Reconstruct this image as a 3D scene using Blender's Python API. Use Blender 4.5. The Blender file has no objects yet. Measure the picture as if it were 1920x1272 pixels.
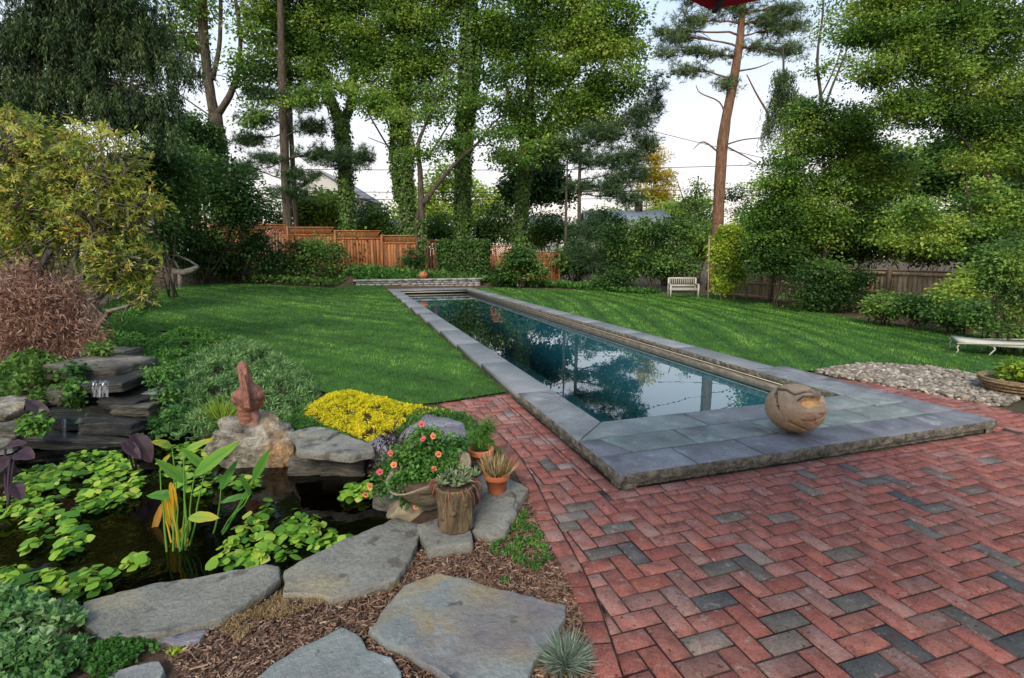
import bpy, bmesh, math, random
import numpy as np
from mathutils import Vector, Matrix, noise
from mathutils.geometry import delaunay_2d_cdt

# ------------------------------------------------------------------ scene, camera, world, sun
SC = bpy.context.scene
COL = SC.collection
RNG = np.random.default_rng(7)
random.seed(7)
FPX, HORIZON, CAM_H = 965.0, 477.0, 1.6
PIT = math.atan2(636 - HORIZON, FPX)
YAW = math.atan2(960 - 645, FPX / math.cos(PIT))
cam_d = bpy.data.cameras.new('camera')
cam = bpy.data.objects.new('camera', cam_d)
COL.objects.link(cam)
cam.location = (0, 0, CAM_H)
cam.rotation_euler = (math.pi / 2 - PIT, 0, -YAW)
cam_d.sensor_width = 36
cam_d.lens = FPX / 1920 * 36
cam_d.clip_start = 0.05
cam_d.clip_end = 2000
SC.camera = cam

SUN_AZ, SUN_EL = math.radians(212), math.radians(38)     # compass-like, measured clockwise from +Y
world = bpy.data.worlds.new('World')
SC.world = world
world.use_nodes = True
wn, wl = world.node_tree.nodes, world.node_tree.links
wn.clear()
w_out = wn.new('ShaderNodeOutputWorld')
w_bg = wn.new('ShaderNodeBackground')
w_bg.inputs['Strength'].default_value = 0.13
w_sky = wn.new('ShaderNodeTexSky')
w_sky.sky_type = 'NISHITA'
w_sky.sun_disc = False
w_sky.sun_elevation = SUN_EL
w_sky.sun_rotation = SUN_AZ
w_sky.dust_density = 3.0
w_tc = wn.new('ShaderNodeTexCoord')
w_sep = wn.new('ShaderNodeSeparateXYZ')
w_ramp = wn.new('ShaderNodeValToRGB')                    # thin high cloud over the whole sky: creamy near the horizon, pale blue above
w_ramp.color_ramp.elements[0].position = 0.02
w_ramp.color_ramp.elements[0].color = (1.0, 0.84, 0.72, 1)
w_ramp.color_ramp.elements[1].position = 0.46
w_ramp.color_ramp.elements[1].color = (0.56, 0.76, 1.0, 1)
e_ = w_ramp.color_ramp.elements.new(0.2)
e_.color = (0.95, 0.95, 0.97, 1)
w_noise = wn.new('ShaderNodeTexNoise')
w_noise.inputs['Scale'].default_value = 2.2
w_noise.inputs['Detail'].default_value = 5
w_mul = wn.new('ShaderNodeVectorMath'); w_mul.operation = 'SCALE'
w_mr = wn.new('ShaderNodeMapRange')
w_mr.inputs['To Min'].default_value = 5.2
w_mr.inputs['To Max'].default_value = 6.3
w_mix = wn.new('ShaderNodeMix'); w_mix.data_type = 'RGBA'
w_mix.inputs['Factor'].default_value = 0.85
wl.new(w_tc.outputs['Generated'], w_sep.inputs[0])
wl.new(w_sep.outputs['Z'], w_ramp.inputs['Fac'])
wl.new(w_tc.outputs['Generated'], w_noise.inputs['Vector'])
wl.new(w_noise.outputs['Fac'], w_mr.inputs['Value'])
wl.new(w_ramp.outputs['Color'], w_mul.inputs[0])
wl.new(w_mr.outputs['Result'], w_mul.inputs['Scale'])
wl.new(w_sky.outputs['Color'], w_mix.inputs['A'])
wl.new(w_mul.outputs['Vector'], w_mix.inputs['B'])
wl.new(w_mix.outputs['Result'], w_bg.inputs['Color'])
wl.new(w_bg.outputs['Background'], w_out.inputs['Surface'])

sun_d = bpy.data.lights.new('sun', 'SUN')
sun_d.energy = 2.2
sun_d.angle = math.radians(18)
sun_d.color = (1.0, 0.90, 0.74)
sun = bpy.data.objects.new('sun', sun_d)
COL.objects.link(sun)
sdir = Vector((math.sin(SUN_AZ) * math.cos(SUN_EL), math.cos(SUN_AZ) * math.cos(SUN_EL), math.sin(SUN_EL)))
sun.rotation_euler = sdir.to_track_quat('Z', 'Y').to_euler()
sun.location = (-20, -10, 30)

SC.view_settings.view_transform = 'Standard'
SC.view_settings.look = 'None'
SC.view_settings.exposure = 0.72
SC.view_settings.gamma = 1.0
SC.view_settings.use_curve_mapping = False
SC.render.engine = 'CYCLES'
SC.cycles.max_bounces = 6
SC.cycles.diffuse_bounces = 3
SC.cycles.glossy_bounces = 3
SC.cycles.transmission_bounces = 4
SC.cycles.transparent_max_bounces = 8
SC.cycles.caustics_reflective = False
SC.cycles.caustics_refractive = False
SC.cycles.use_denoising = True

# ------------------------------------------------------------------ geometry of the place: sight lines of the survey to world points
SP, CP = math.sin(PIT), math.cos(PIT)
SY, CY = math.sin(YAW), math.cos(YAW)

def ray(px, py):
    x, y = (px - 960) / FPX, (636 - py) / FPX
    fw, up = CP + y * SP, -SP + y * CP
    return np.array([x * CY + fw * SY, -x * SY + fw * CY, up]), fw

def A(px, py, D):
    """point at distance D in front of the viewpoint"""
    d, fw = ray(px, py)
    p = d * (D / fw)
    return np.array([p[0], p[1], p[2] + CAM_H])

def Gz(px, py, z=0.0):
    d, fw = ray(px, py)
    t = (z - CAM_H) / d[2]
    return np.array([d[0] * t, d[1] * t, z])

def ss(v, a, b):
    t = np.clip((v - a) / (b - a), 0, 1)
    return t * t * (3 - 2 * t)

def sdist(poly, x, y):
    """signed distance to polygon, positive inside"""
    poly = np.asarray(poly, float)[:, :2]
    x = np.asarray(x, float); y = np.asarray(y, float)
    best = np.full(x.shape, 1e9); ins = np.zeros(x.shape, bool)
    n = len(poly)
    for i in range(n):
        ax, ay = poly[i]; bx, by = poly[(i + 1) % n]
        dx, dy = bx - ax, by - ay
        L = dx * dx + dy * dy + 1e-12
        t = np.clip(((x - ax) * dx + (y - ay) * dy) / L, 0, 1)
        best = np.minimum(best, np.hypot(x - ax - t * dx, y - ay - t * dy))
        c = (ay > y) != (by > y)
        xi = ax + (y - ay) * dx / (dy if abs(dy) > 1e-12 else 1e-12)
        ins ^= c & (x < xi)
    return np.where(ins, best, -best)

# pool and platform dimensions
Z_TOP = 0.11
XL, XR, XR2 = 1.73, 5.42, 5.60
XI0, XI1 = 2.11, 5.04
YF, YN, YB, YE = 2.94, 3.98, 22.0, 22.75
WATER_Z, POND_Z = -0.055, -0.10
POND = [Gz(*p, POND_Z)[:2] for p in [(-420, 930), (-150, 830), (120, 812), (330, 800), (430, 845), (560, 868), (700, 890), (790, 930), (775, 985),
                                     (690, 1035), (560, 1085), (400, 1125), (200, 1160), (0, 1150), (-300, 1120)]]

def terrain(x, y):
    x = np.asarray(x, float); y = np.asarray(y, float)
    z = 0.27 * ss(y, 9, 25) * ss(-x, -1.6, 5)
    back = np.clip(0.60 - 0.075 * (x - 2), -0.32, 1.3)
    lft = ss(-x, -.6, .6)
    k = (ss(y, 23.9, 25.6) * (1 - lft) + ss(y, 26.6, 30.5) * lft) * ss(-x, -9, -5) + ss(y, 23.9, 27.5) * (1 - ss(-x, -9, -5))
    z = z * (1 - k) + back * k
    z = z - 0.30 * ss(x, 7.5, 15) * ss(y, 3, 8) * (1 - ss(y, 21, 27))
    z = z + 0.22 * ss(-x, 1.0, 3.0) * ss(y, 4.6, 6.5) * (1 - ss(y, 9, 14))
    return z

def ground_z(x, y):
    z = terrain(x, y)
    d = sdist(POND, x, y)
    z = z - 0.55 * ss(d, -0.10, 0.35)
    rect = [(XL, YF), (XR, YF), (XR, YE + .1), (XL, YE + .1)]
    d = sdist(rect, x, y)
    return z - 2.2 * ss(d, 0.10, 0.26)

def T(x, y):
    return float(terrain(np.array([x]), np.array([y]))[0])

def G(px, py, dz=0.0):
    """where a sight line meets the terrain"""
    p = Gz(px, py, 0.0)
    for _ in range(25):
        z = 0.5 * p[2] + 0.5 * (T(p[0], p[1]) + dz)
        p = Gz(px, py, z)
    return p

# ------------------------------------------------------------------ materials
def nt(name):
    m = bpy.data.materials.new(name)
    m.use_nodes = True
    n, l = m.node_tree.nodes, m.node_tree.links
    n.clear()
    o = n.new('ShaderNodeOutputMaterial')
    return m, n, l, o

def ramp(n, stops):
    r = n.new('ShaderNodeValToRGB')
    el = r.color_ramp.elements
    el[0].position, el[0].color = stops[0][0], (*stops[0][1], 1)
    el[1].position, el[1].color = stops[-1][0], (*stops[-1][1], 1)
    for p, c in stops[1:-1]:
        e = el.new(p); e.color = (*c, 1)
    return r

def m_rock(name, stops, scale=3.0, bump=0.4, rough=0.85, detail=10, stretch=(1, 1, 1), patches=None, spec=0.3, fine=40.0, dist=0.03, objcol=False, attr=None, speck=0.35):
    """stone, brick, soil and wood: noise colour, grain and fine relief"""
    m, n, l, o = nt(name)
    b = n.new('ShaderNodeBsdfPrincipled')
    b.inputs['Roughness'].default_value = rough
    b.inputs['Specular IOR Level'].default_value = spec
    tc = n.new('ShaderNodeTexCoord'); oi = n.new('ShaderNodeObjectInfo')
    mp = n.new('ShaderNodeMapping'); mp.inputs['Scale'].default_value = stretch
    mm = n.new('ShaderNodeMath'); mm.operation = 'MULTIPLY'; mm.inputs[1].default_value = 53.0
    ad = n.new('ShaderNodeVectorMath'); ad.operation = 'ADD'
    l.new(oi.outputs['Random'], mm.inputs[0])
    l.new(tc.outputs['Object'], ad.inputs[0]); l.new(mm.outputs[0], ad.inputs[1])
    l.new(ad.outputs[0], mp.inputs['Vector'])
    t1 = n.new('ShaderNodeTexNoise'); t1.inputs['Scale'].default_value = scale; t1.inputs['Detail'].default_value = detail; t1.inputs['Roughness'].default_value = 0.6
    t2 = n.new('ShaderNodeTexNoise'); t2.inputs['Scale'].default_value = fine; t2.inputs['Detail'].default_value = 6; t2.inputs['Roughness'].default_value = 0.7
    l.new(mp.outputs[0], t1.inputs['Vector']); l.new(mp.outputs[0], t2.inputs['Vector'])
    r = ramp(n, stops); l.new(t1.outputs['Fac'], r.inputs['Fac'])
    col = r.outputs['Color']
    if objcol or attr:
        if attr:
            ac = n.new('ShaderNodeAttribute'); ac.attribute_name = attr; src = ac.outputs['Color']
        else:
            src = oi.outputs['Color']
        mx = n.new('ShaderNodeMix'); mx.data_type = 'RGBA'; mx.blend_type = 'MULTIPLY'; mx.inputs['Factor'].default_value = 1
        l.new(src, mx.inputs['A']); l.new(col, mx.inputs['B']); col = mx.outputs['Result']
    if patches:
        for pc, psc, lo, hi in patches:
            tp = n.new('ShaderNodeTexNoise'); tp.inputs['Scale'].default_value = psc; tp.inputs['Detail'].default_value = 5
            av = n.new('ShaderNodeVectorMath'); av.operation = 'ADD'; av.inputs[1].default_value = (psc * 7.3, 3.1, pc[0] * 91)
            l.new(mp.outputs[0], av.inputs[0]); l.new(av.outputs[0], tp.inputs['Vector'])
            mr = n.new('ShaderNodeMapRange'); mr.inputs['From Min'].default_value = lo; mr.inputs['From Max'].default_value = hi
            l.new(tp.outputs['Fac'], mr.inputs['Value'])
            mx = n.new('ShaderNodeMix'); mx.data_type = 'RGBA'; mx.inputs['B'].default_value = (*pc, 1)
            l.new(mr.outputs[0], mx.inputs['Factor']); l.new(col, mx.inputs['A']); col = mx.outputs['Result']
    sp = n.new('ShaderNodeMapRange'); sp.inputs['From Min'].default_value = 0.3; sp.inputs['From Max'].default_value = 0.7
    sp.inputs['To Min'].default_value = 1 - speck; sp.inputs['To Max'].default_value = 1 + speck
    l.new(t2.outputs['Fac'], sp.inputs['Value'])
    ms = n.new('ShaderNodeVectorMath'); ms.operation = 'SCALE'
    l.new(col, ms.inputs[0]); l.new(sp.outputs[0], ms.inputs['Scale'])
    l.new(ms.outputs[0], b.inputs['Base Color'])
    if bump:
        mb = n.new('ShaderNodeMath'); mb.operation = 'ADD'
        l.new(t1.outputs['Fac'], mb.inputs[0]); l.new(t2.outputs['Fac'], mb.inputs[1])
        bp = n.new('ShaderNodeBump'); bp.inputs['Strength'].default_value = bump; bp.inputs['Distance'].default_value = dist
        l.new(mb.outputs[0], bp.inputs['Height']); l.new(bp.outputs[0], b.inputs['Normal'])
    l.new(b.outputs[0], o.inputs[0])
    return m

GAIN = {'leaf_green': 1.30, 'leaf_deep': 1.40, 'leaf_ivy': 1.25, 'needle_pine': 1.35, 'needle_hemlock': 1.35, 'leaf_lime': 1.4}

def m_leaf(name, stops, trans=0.35, rough=0.5, spec=0.22, big=0.0):
    m, n, l, o = nt(name)
    at = n.new('ShaderNodeAttribute'); at.attribute_name = 'tint'
    stops = [(p, tuple(min(1.0, v * GAIN.get(name, 1.0)) for v in c)) for p, c in stops]
    r = ramp(n, stops); l.new(at.outputs['Fac'], r.inputs['Fac'])
    b = n.new('ShaderNodeBsdfPrincipled')
    b.inputs['Roughness'].default_value = rough; b.inputs['Specular IOR Level'].default_value = spec
    tr = n.new('ShaderNodeBsdfTranslucent')
    hs = n.new('ShaderNodeHueSaturation'); hs.inputs['Hue'].default_value = 0.485; hs.inputs['Value'].default_value = 1.5
    l.new(r.outputs['Color'], b.inputs['Base Color']); l.new(r.outputs['Color'], hs.inputs['Color']); l.new(hs.outputs[0], tr.inputs['Color'])
    mx = n.new('ShaderNodeMixShader'); mx.inputs['Fac'].default_value = trans
    l.new(b.outputs[0], mx.inputs[1]); l.new(tr.outputs[0], mx.inputs[2]); l.new(mx.outputs[0], o.inputs[0])
    return m

def m_plain(name, c, rough=0.6, spec=0.4, metal=0.0, var=0.12, scale=8.0, bump=0.05):
    c = np.array(c)
    m = m_rock(name, [(0.3, tuple(c * (1 - var))), (0.7, tuple(np.minimum(1, c * (1 + var))))], scale=scale, bump=bump, rough=rough, spec=spec, speck=0.06, dist=0.01)
    if metal:
        m.node_tree.nodes['Principled BSDF'].inputs['Metallic'].default_value = metal
    return m

def m_water(name, tint, wave, wscale, ior=1.33):
    m, n, l, o = nt(name)
    tr = n.new('ShaderNodeBsdfTransparent'); tr.inputs['Color'].default_value = (*tint, 1)
    gl = n.new('ShaderNodeBsdfGlossy'); gl.inputs['Roughness'].default_value = 0.0; gl.inputs['Color'].default_value = (0.95, 0.97, 1.0, 1)
    fr = n.new('ShaderNodeFresnel'); fr.inputs['IOR'].default_value = ior
    tc = n.new('ShaderNodeTexCoord'); t = n.new('ShaderNodeTexNoise'); t.inputs['Scale'].default_value = wscale; t.inputs['Detail'].default_value = 3
    l.new(tc.outputs['Object'], t.inputs['Vector'])
    bp = n.new('ShaderNodeBump'); bp.inputs['Strength'].default_value = wave; bp.inputs['Distance'].default_value = 0.02
    l.new(t.outputs['Fac'], bp.inputs['Height']); l.new(bp.outputs[0], gl.inputs['Normal']); l.new(bp.outputs[0], fr.inputs['Normal'])
    gm = n.new('ShaderNodeNewGeometry'); bk = n.new('ShaderNodeMath'); bk.operation = 'SUBTRACT'; bk.inputs[0].default_value = 1.0; l.new(gm.outputs['Backfacing'], bk.inputs[1])
    fm = n.new('ShaderNodeMath'); fm.operation = 'MULTIPLY'; l.new(fr.outputs[0], fm.inputs[0]); l.new(bk.outputs[0], fm.inputs[1])
    mx = n.new('ShaderNodeMixShader')
    l.new(fm.outputs[0], mx.inputs['Fac']); l.new(tr.outputs[0], mx.inputs[1]); l.new(gl.outputs[0], mx.inputs[2]); l.new(mx.outputs[0], o.inputs[0])
    return m

M = {}
M['soil'] = m_rock('soil', [(0.3, (0.045, 0.028, 0.018)), (0.7, (0.12, 0.075, 0.05))], scale=6, bump=0.8, rough=1.0, patches=[((0.03, 0.05, 0.015), 0.7, 0.55, 0.75)])
M['lawn'] = m_rock('lawn_soil', [(0.3, (0.02, 0.06, 0.010)), (0.7, (0.045, 0.13, 0.02))], scale=1.3, bump=0.6, rough=1.0, fine=60)
M['brick'] = m_rock('brick', [(0.28, (0.68, 0.68, 0.70)), (0.48, (1.05, 1.05, 1.05)), (0.75, (1.32, 1.26, 1.24))], scale=11, bump=0.9, rough=0.95, objcol=True, fine=90, dist=0.012, speck=0.32, spec=0.15,
                    patches=[((0.13, 0.058, 0.05), 15.0, 0.50, 0.80), ((0.36, 0.26, 0.24), 3.1, 0.54, 0.85), ((0.34, 0.27, 0.25), 22.0, 0.60, 0.80), ((0.05, 0.035, 0.03), 48.0, 0.63, 0.72)])
M['brick_far'] = m_rock('brick_far', [(0.28, (0.68, 0.68, 0.70)), (0.48, (1.05, 1.05, 1.05)), (0.75, (1.32, 1.26, 1.24))], scale=11, bump=0.9, rough=0.95, attr='col', fine=90, dist=0.012, speck=0.32, spec=0.15,
                        patches=[((0.13, 0.058, 0.05), 15.0, 0.50, 0.80), ((0.36, 0.26, 0.24), 3.1, 0.54, 0.85), ((0.34, 0.27, 0.25), 22.0, 0.60, 0.80), ((0.05, 0.035, 0.03), 48.0, 0.63, 0.72)])
M['joint'] = m_rock('joint_sand', [(0.45, (0.016, 0.009, 0.008)), (0.72, (0.12, 0.08, 0.068))], scale=3.5, bump=0.6, rough=1.0, patches=[((0.04, 0.06, 0.02), 1.5, 0.55, 0.7)])
M['bluestone'] = m_rock('bluestone', [(0.3, (0.11, 0.113, 0.115)), (0.52, (0.18, 0.185, 0.187)), (0.72, (0.28, 0.285, 0.285))], scale=3.4, bump=0.4, rough=0.55, objcol=True, spec=0.4, fine=55, speck=0.28,
                        patches=[((0.20, 0.18, 0.21), 1.4, 0.52, 0.7), ((0.36, 0.36, 0.365), 5.0, 0.60, 0.78), ((0.11, 0.105, 0.12), 2.4, 0.58, 0.68)])
M['coping'] = m_rock('coping_bluestone', [(0.3, (0.145, 0.15, 0.16)), (0.55, (0.19, 0.198, 0.208)), (0.75, (0.25, 0.255, 0.262))], scale=2.2, bump=0.25, rough=0.6, objcol=True, spec=0.35, fine=60, speck=0.16)
M['rockface'] = m_rock('rock_face', [(0.3, (0.06, 0.055, 0.045)), (0.5, (0.20, 0.18, 0.14)), (0.7, (0.38, 0.34, 0.26))], scale=14, bump=1.0, rough=0.9, fine=60, dist=0.04, speck=0.5)
M['flag'] = m_rock('flagstone', [(0.3, (0.15, 0.165, 0.165)), (0.5, (0.195, 0.212, 0.208)), (0.72, (0.245, 0.255, 0.24))], scale=3.2, bump=0.7, rough=0.6, fine=30, dist=0.025, speck=0.2,
                   patches=[((0.26, 0.205, 0.12), 2.4, 0.54, 0.68), ((0.165, 0.15, 0.155), 2.0, 0.48, 0.66), ((0.245, 0.275, 0.30), 3.6, 0.58, 0.72), ((0.10, 0.10, 0.098), 14.0, 0.64, 0.70)])
M['flag_grey'] = m_rock('flagstone_grey', [(0.3, (0.15, 0.145, 0.125)), (0.5, (0.20, 0.195, 0.17)), (0.72, (0.26, 0.25, 0.22))], scale=4.0, bump=0.8, rough=0.85, fine=42, dist=0.025, speck=0.28,
                        patches=[((0.11, 0.10, 0.085), 9.0, 0.58, 0.66), ((0.30, 0.25, 0.16), 2.0, 0.58, 0.72)])
M['flag_purple'] = m_rock('flagstone_purple', [(0.3, (0.15, 0.145, 0.165)), (0.5, (0.24, 0.23, 0.26)), (0.72, (0.33, 0.31, 0.34))], scale=2.5, bump=1.0, rough=0.75, fine=18, stretch=(1, 3, 1), dist=0.03)
M['ledge'] = m_rock('ledge_stone', [(0.3, (0.03, 0.027, 0.022)), (0.5, (0.11, 0.10, 0.082)), (0.72, (0.26, 0.23, 0.185))], scale=3, bump=1.0, rough=0.8, fine=16, stretch=(1, 1, 4), dist=0.05, speck=0.4)
M['ledge_wet'] = m_rock('wet_ledge_stone', [(0.3, (0.007, 0.007, 0.007)), (0.5, (0.022, 0.022, 0.02)), (0.75, (0.085, 0.078, 0.066))], scale=3, bump=1.0, rough=0.3, spec=0.6, fine=16, stretch=(1, 1, 4), dist=0.05, speck=0.4)
M['boulder'] = m_rock('boulder', [(0.3, (0.05, 0.042, 0.035)), (0.45, (0.22, 0.195, 0.155)), (0.6, (0.42, 0.38, 0.31)), (0.75, (0.28, 0.19, 0.11))], scale=6.5, bump=1.0, rough=0.9, fine=22, dist=0.05, speck=0.5,
                      patches=[((0.40, 0.24, 0.12), 1.6, 0.54, 0.66)])
M['wallstone'] = m_rock('wall_stone', [(0.3, (0.17, 0.16, 0.15)), (0.5, (0.30, 0.29, 0.27)), (0.75, (0.44, 0.42, 0.38))], scale=5, bump=1.0, rough=0.9, fine=25, objcol=False)
M['tile'] = m_rock('waterline_tile', [(0.3, (0.06, 0.05, 0.04)), (0.5, (0.13, 0.108, 0.085)), (0.7, (0.22, 0.185, 0.145))], scale=7, bump=0.3, rough=0.4, spec=0.5, stretch=(1, 1, 3))
M['plaster'] = m_rock('pool_plaster', [(0.3, (0.006, 0.058, 0.085)), (0.7, (0.009, 0.078, 0.11))], scale=1.5, bump=0.1, rough=0.7, speck=0.1)
M['pool_water'] = m_water('pool_water', (0.70, 0.94, 0.97), 0.03, 2.2, 2.0)
M['pond_water'] = m_water('pond_water', (0.12, 0.12, 0.07), 0.12, 7.0)
M['cedar'] = m_rock('cedar', [(0.3, (0.15, 0.058, 0.024)), (0.55, (0.34, 0.14, 0.055)), (0.75, (0.48, 0.23, 0.10))], scale=3, bump=0.4, rough=0.8, stretch=(6, 6, 0.6), fine=30, objcol=True)
M['oldwood'] = m_rock('weathered_board', [(0.3, (0.22, 0.15, 0.09)), (0.55, (0.45, 0.32, 0.20)), (0.75, (0.60, 0.46, 0.31))], scale=3, bump=0.5, rough=0.9, stretch=(6, 6, 0.6), fine=30, objcol=True)
M['bark'] = m_rock('bark', [(0.3, (0.035, 0.027, 0.02)), (0.6, (0.12, 0.095, 0.07)), (0.8, (0.22, 0.18, 0.14))], scale=4, bump=1.0, rough=0.95, stretch=(3, 3, 0.5), fine=14, dist=0.06)
M['bark_red'] = m_rock('pine_bark', [(0.3, (0.09, 0.05, 0.03)), (0.6, (0.26, 0.14, 0.085)), (0.8, (0.36, 0.24, 0.17))], scale=4, bump=1.0, rough=0.95, stretch=(3, 3, 0.6), fine=14, dist=0.06)
M['twig'] = m_rock('twig', [(0.3, (0.10, 0.085, 0.07)), (0.7, (0.24, 0.21, 0.18))], scale=8, bump=0.3, rough=0.95)
M['white'] = m_plain('white_paint', (0.44, 0.42, 0.36), var=0.15)
M['siding'] = m_plain('white_siding', (0.55, 0.54, 0.51), rough=0.7)
M['shingle'] = m_rock('roof_shingle', [(0.3, (0.16, 0.17, 0.19)), (0.7, (0.28, 0.29, 0.31))], scale=6, bump=0.5, rough=0.95, stretch=(1, 1, 6))
M['glass'] = m_plain('window_glass', (0.05, 0.06, 0.07), rough=0.1, spec=0.8)
M['terracotta'] = m_rock('terracotta', [(0.3, (0.34, 0.095, 0.04)), (0.7, (0.50, 0.17, 0.075))], scale=7, bump=0.2, rough=0.8, speck=0.15, patches=[((0.55, 0.36, 0.27), 5.0, 0.66, 0.85)])
M['statue'] = m_rock('statue_clay', [(0.3, (0.13, 0.045, 0.028)), (0.6, (0.25, 0.095, 0.06)), (0.8, (0.36, 0.20, 0.145))], scale=6, bump=0.6, rough=0.42, spec=0.5, fine=30, speck=0.25, patches=[((0.13, 0.08, 0.08), 5, 0.58, 0.7)])
M['sphere'] = m_rock('fired_clay', [(0.3, (0.25, 0.155, 0.085)), (0.55, (0.38, 0.25, 0.15)), (0.75, (0.46, 0.34, 0.235))], scale=4, bump=0.4, rough=0.4, spec=0.5, fine=45, attr='col', speck=0.25)
M['stump'] = m_rock('log_pot', [(0.3, (0.06, 0.045, 0.025)), (0.55, (0.22, 0.16, 0.09)), (0.75, (0.40, 0.30, 0.18))], scale=9, bump=1.0, rough=0.8, stretch=(2.4, 2.4, 0.5), fine=30, dist=0.03)
M['planter'] = m_rock('stoneware', [(0.3, (0.12, 0.10, 0.07)), (0.55, (0.27, 0.22, 0.15)), (0.75, (0.40, 0.34, 0.25))], scale=4, bump=0.6, rough=0.75, fine=25)
M['wicker'] = m_rock('wicker', [(0.3, (0.16, 0.10, 0.05)), (0.6, (0.36, 0.25, 0.14)), (0.8, (0.5, 0.38, 0.24))], scale=20, bump=0.8, rough=0.8, stretch=(1, 1, 3))
M['red_fabric'] = m_plain('red_canvas', (0.42, 0.02, 0.04), rough=0.9, var=0.15)
M['dark_metal'] = m_plain('dark_metal', (0.03, 0.03, 0.03), rough=0.5)
M['black_pot'] = m_plain('black_pot', (0.02, 0.02, 0.02), rough=0.45)
M['wire'] = m_plain('wire', (0.03, 0.03, 0.035))
M['pebble'] = m_rock('pebble', [(0.3, (0.30, 0.26, 0.22)), (0.7, (0.58, 0.54, 0.48))], scale=6, bump=0.2, rough=0.8, attr='col')
M['chip'] = m_rock('bark_chip', [(0.3, (0.7, 0.7, 0.7)), (0.7, (1.2, 1.2, 1.2))], scale=30, bump=0.2, rough=0.95, attr='col')
M['driftwood'] = m_rock('driftwood', [(0.3, (0.10, 0.085, 0.07)), (0.7, (0.28, 0.25, 0.22))], scale=6, bump=0.5, rough=0.9, stretch=(1, 1, 3))
M['cover_bar'] = m_plain('cover_bar', (0.52, 0.46, 0.35), rough=0.5)
M['canvas'] = m_plain('canvas_cream', (0.42, 0.41, 0.35), rough=0.9)
M['fall'] = None

g = lambda *s: [(i / (len(s) - 1), c) for i, c in enumerate(s)]
L_ = {}
L_['maple'] = m_leaf('leaf_green', g((0.019, 0.050, 0.010), (0.056, 0.125, 0.02), (0.135, 0.235, 0.036), (0.26, 0.33, 0.058)))
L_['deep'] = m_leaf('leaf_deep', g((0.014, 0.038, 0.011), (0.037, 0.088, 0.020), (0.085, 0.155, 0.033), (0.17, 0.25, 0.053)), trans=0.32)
L_['lime'] = m_leaf('leaf_lime', g((0.07, 0.13, 0.02), (0.18, 0.27, 0.03), (0.34, 0.40, 0.05)), trans=0.45)
L_['sunlit_gold'] = m_leaf('leaf_sunlit_gold', g((0.20, 0.20, 0.02), (0.42, 0.36, 0.04), (0.60, 0.44, 0.06)), trans=0.45)  # yellow light of the low sun put into the leaf colour
L_['ivy'] = m_leaf('leaf_ivy', g((0.02, 0.05, 0.010), (0.055, 0.12, 0.02), (0.13, 0.20, 0.04)), trans=0.2)
L_['pine'] = m_leaf('needle_pine', g((0.012, 0.032, 0.014), (0.035, 0.075, 0.03), (0.09, 0.14, 0.05), (0.15, 0.19, 0.07)), trans=0.2)
L_['hemlock'] = m_leaf('needle_hemlock', g((0.010, 0.022, 0.010), (0.026, 0.052, 0.020), (0.06, 0.10, 0.032), (0.12, 0.16, 0.05)), trans=0.2)
L_['rhodo'] = m_leaf('leaf_rhododendron', g((0.05, 0.10, 0.02), (0.16, 0.23, 0.035), (0.33, 0.37, 0.06), (0.50, 0.46, 0.09), (0.52, 0.26, 0.06)), trans=0.3)
L_['jmaple'] = m_leaf('leaf_bronze', g((0.10, 0.045, 0.035), (0.24, 0.125, 0.085), (0.40, 0.25, 0.18), (0.52, 0.37, 0.28)), trans=0.3)
L_['juniper'] = m_leaf('needle_juniper', g((0.018, 0.055, 0.02), (0.06, 0.15, 0.045), (0.15, 0.27, 0.09), (0.27, 0.40, 0.15)), trans=0.2)
L_['cover'] = m_leaf('leaf_groundcover', g((0.02, 0.07, 0.015), (0.06, 0.17, 0.03), (0.14, 0.28, 0.05)), trans=0.3)
L_['sedum'] = m_leaf('leaf_yellow', g((0.30, 0.32, 0.01), (0.60, 0.55, 0.015), (0.78, 0.66, 0.03)), trans=0.35)
L_['grass'] = m_leaf('blade_grass', g((0.018, 0.060, 0.005), (0.065, 0.175, 0.013), (0.155, 0.32, 0.032), (0.34, 0.50, 0.10)), trans=0.3, spec=0.2)
L_['pond'] = m_leaf('leaf_pond', g((0.03, 0.10, 0.012), (0.11, 0.26, 0.025), (0.26, 0.42, 0.04), (0.46, 0.50, 0.09)), trans=0.3)
L_['canna'] = m_leaf('leaf_canna', g((0.035, 0.12, 0.02), (0.09, 0.25, 0.035), (0.22, 0.38, 0.05), (0.58, 0.34, 0.02), (0.36, 0.17, 0.05)), trans=0.35)
L_['purple'] = m_leaf('leaf_purple', g((0.014, 0.006, 0.014), (0.045, 0.022, 0.032), (0.10, 0.055, 0.06)), trans=0.15)
L_['variegated'] = m_leaf('leaf_variegated', g((0.02, 0.075, 0.02), (0.06, 0.17, 0.045), (0.15, 0.29, 0.10), (0.45, 0.55, 0.32)), trans=0.25)
L_['silver'] = m_leaf('blade_blue', g((0.07, 0.11, 0.08), (0.16, 0.22, 0.17), (0.32, 0.38, 0.32)), trans=0.15)
L_['coral'] = m_leaf('petal_coral', g((0.55, 0.10, 0.06), (0.80, 0.25, 0.13), (0.85, 0.42, 0.25)), trans=0.3)
L_['pink'] = m_leaf('petal_pink', g((0.55, 0.05, 0.10), (0.75, 0.20, 0.20)), trans=0.3)
L_['tan'] = m_leaf('blade_tan', g((0.16, 0.12, 0.04), (0.34, 0.24, 0.12), (0.50, 0.38, 0.22)), trans=0.2)
L_['agave'] = m_leaf('leaf_succulent', g((0.07, 0.13, 0.06), (0.22, 0.30, 0.16), (0.50, 0.16, 0.12)), trans=0.1)

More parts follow.
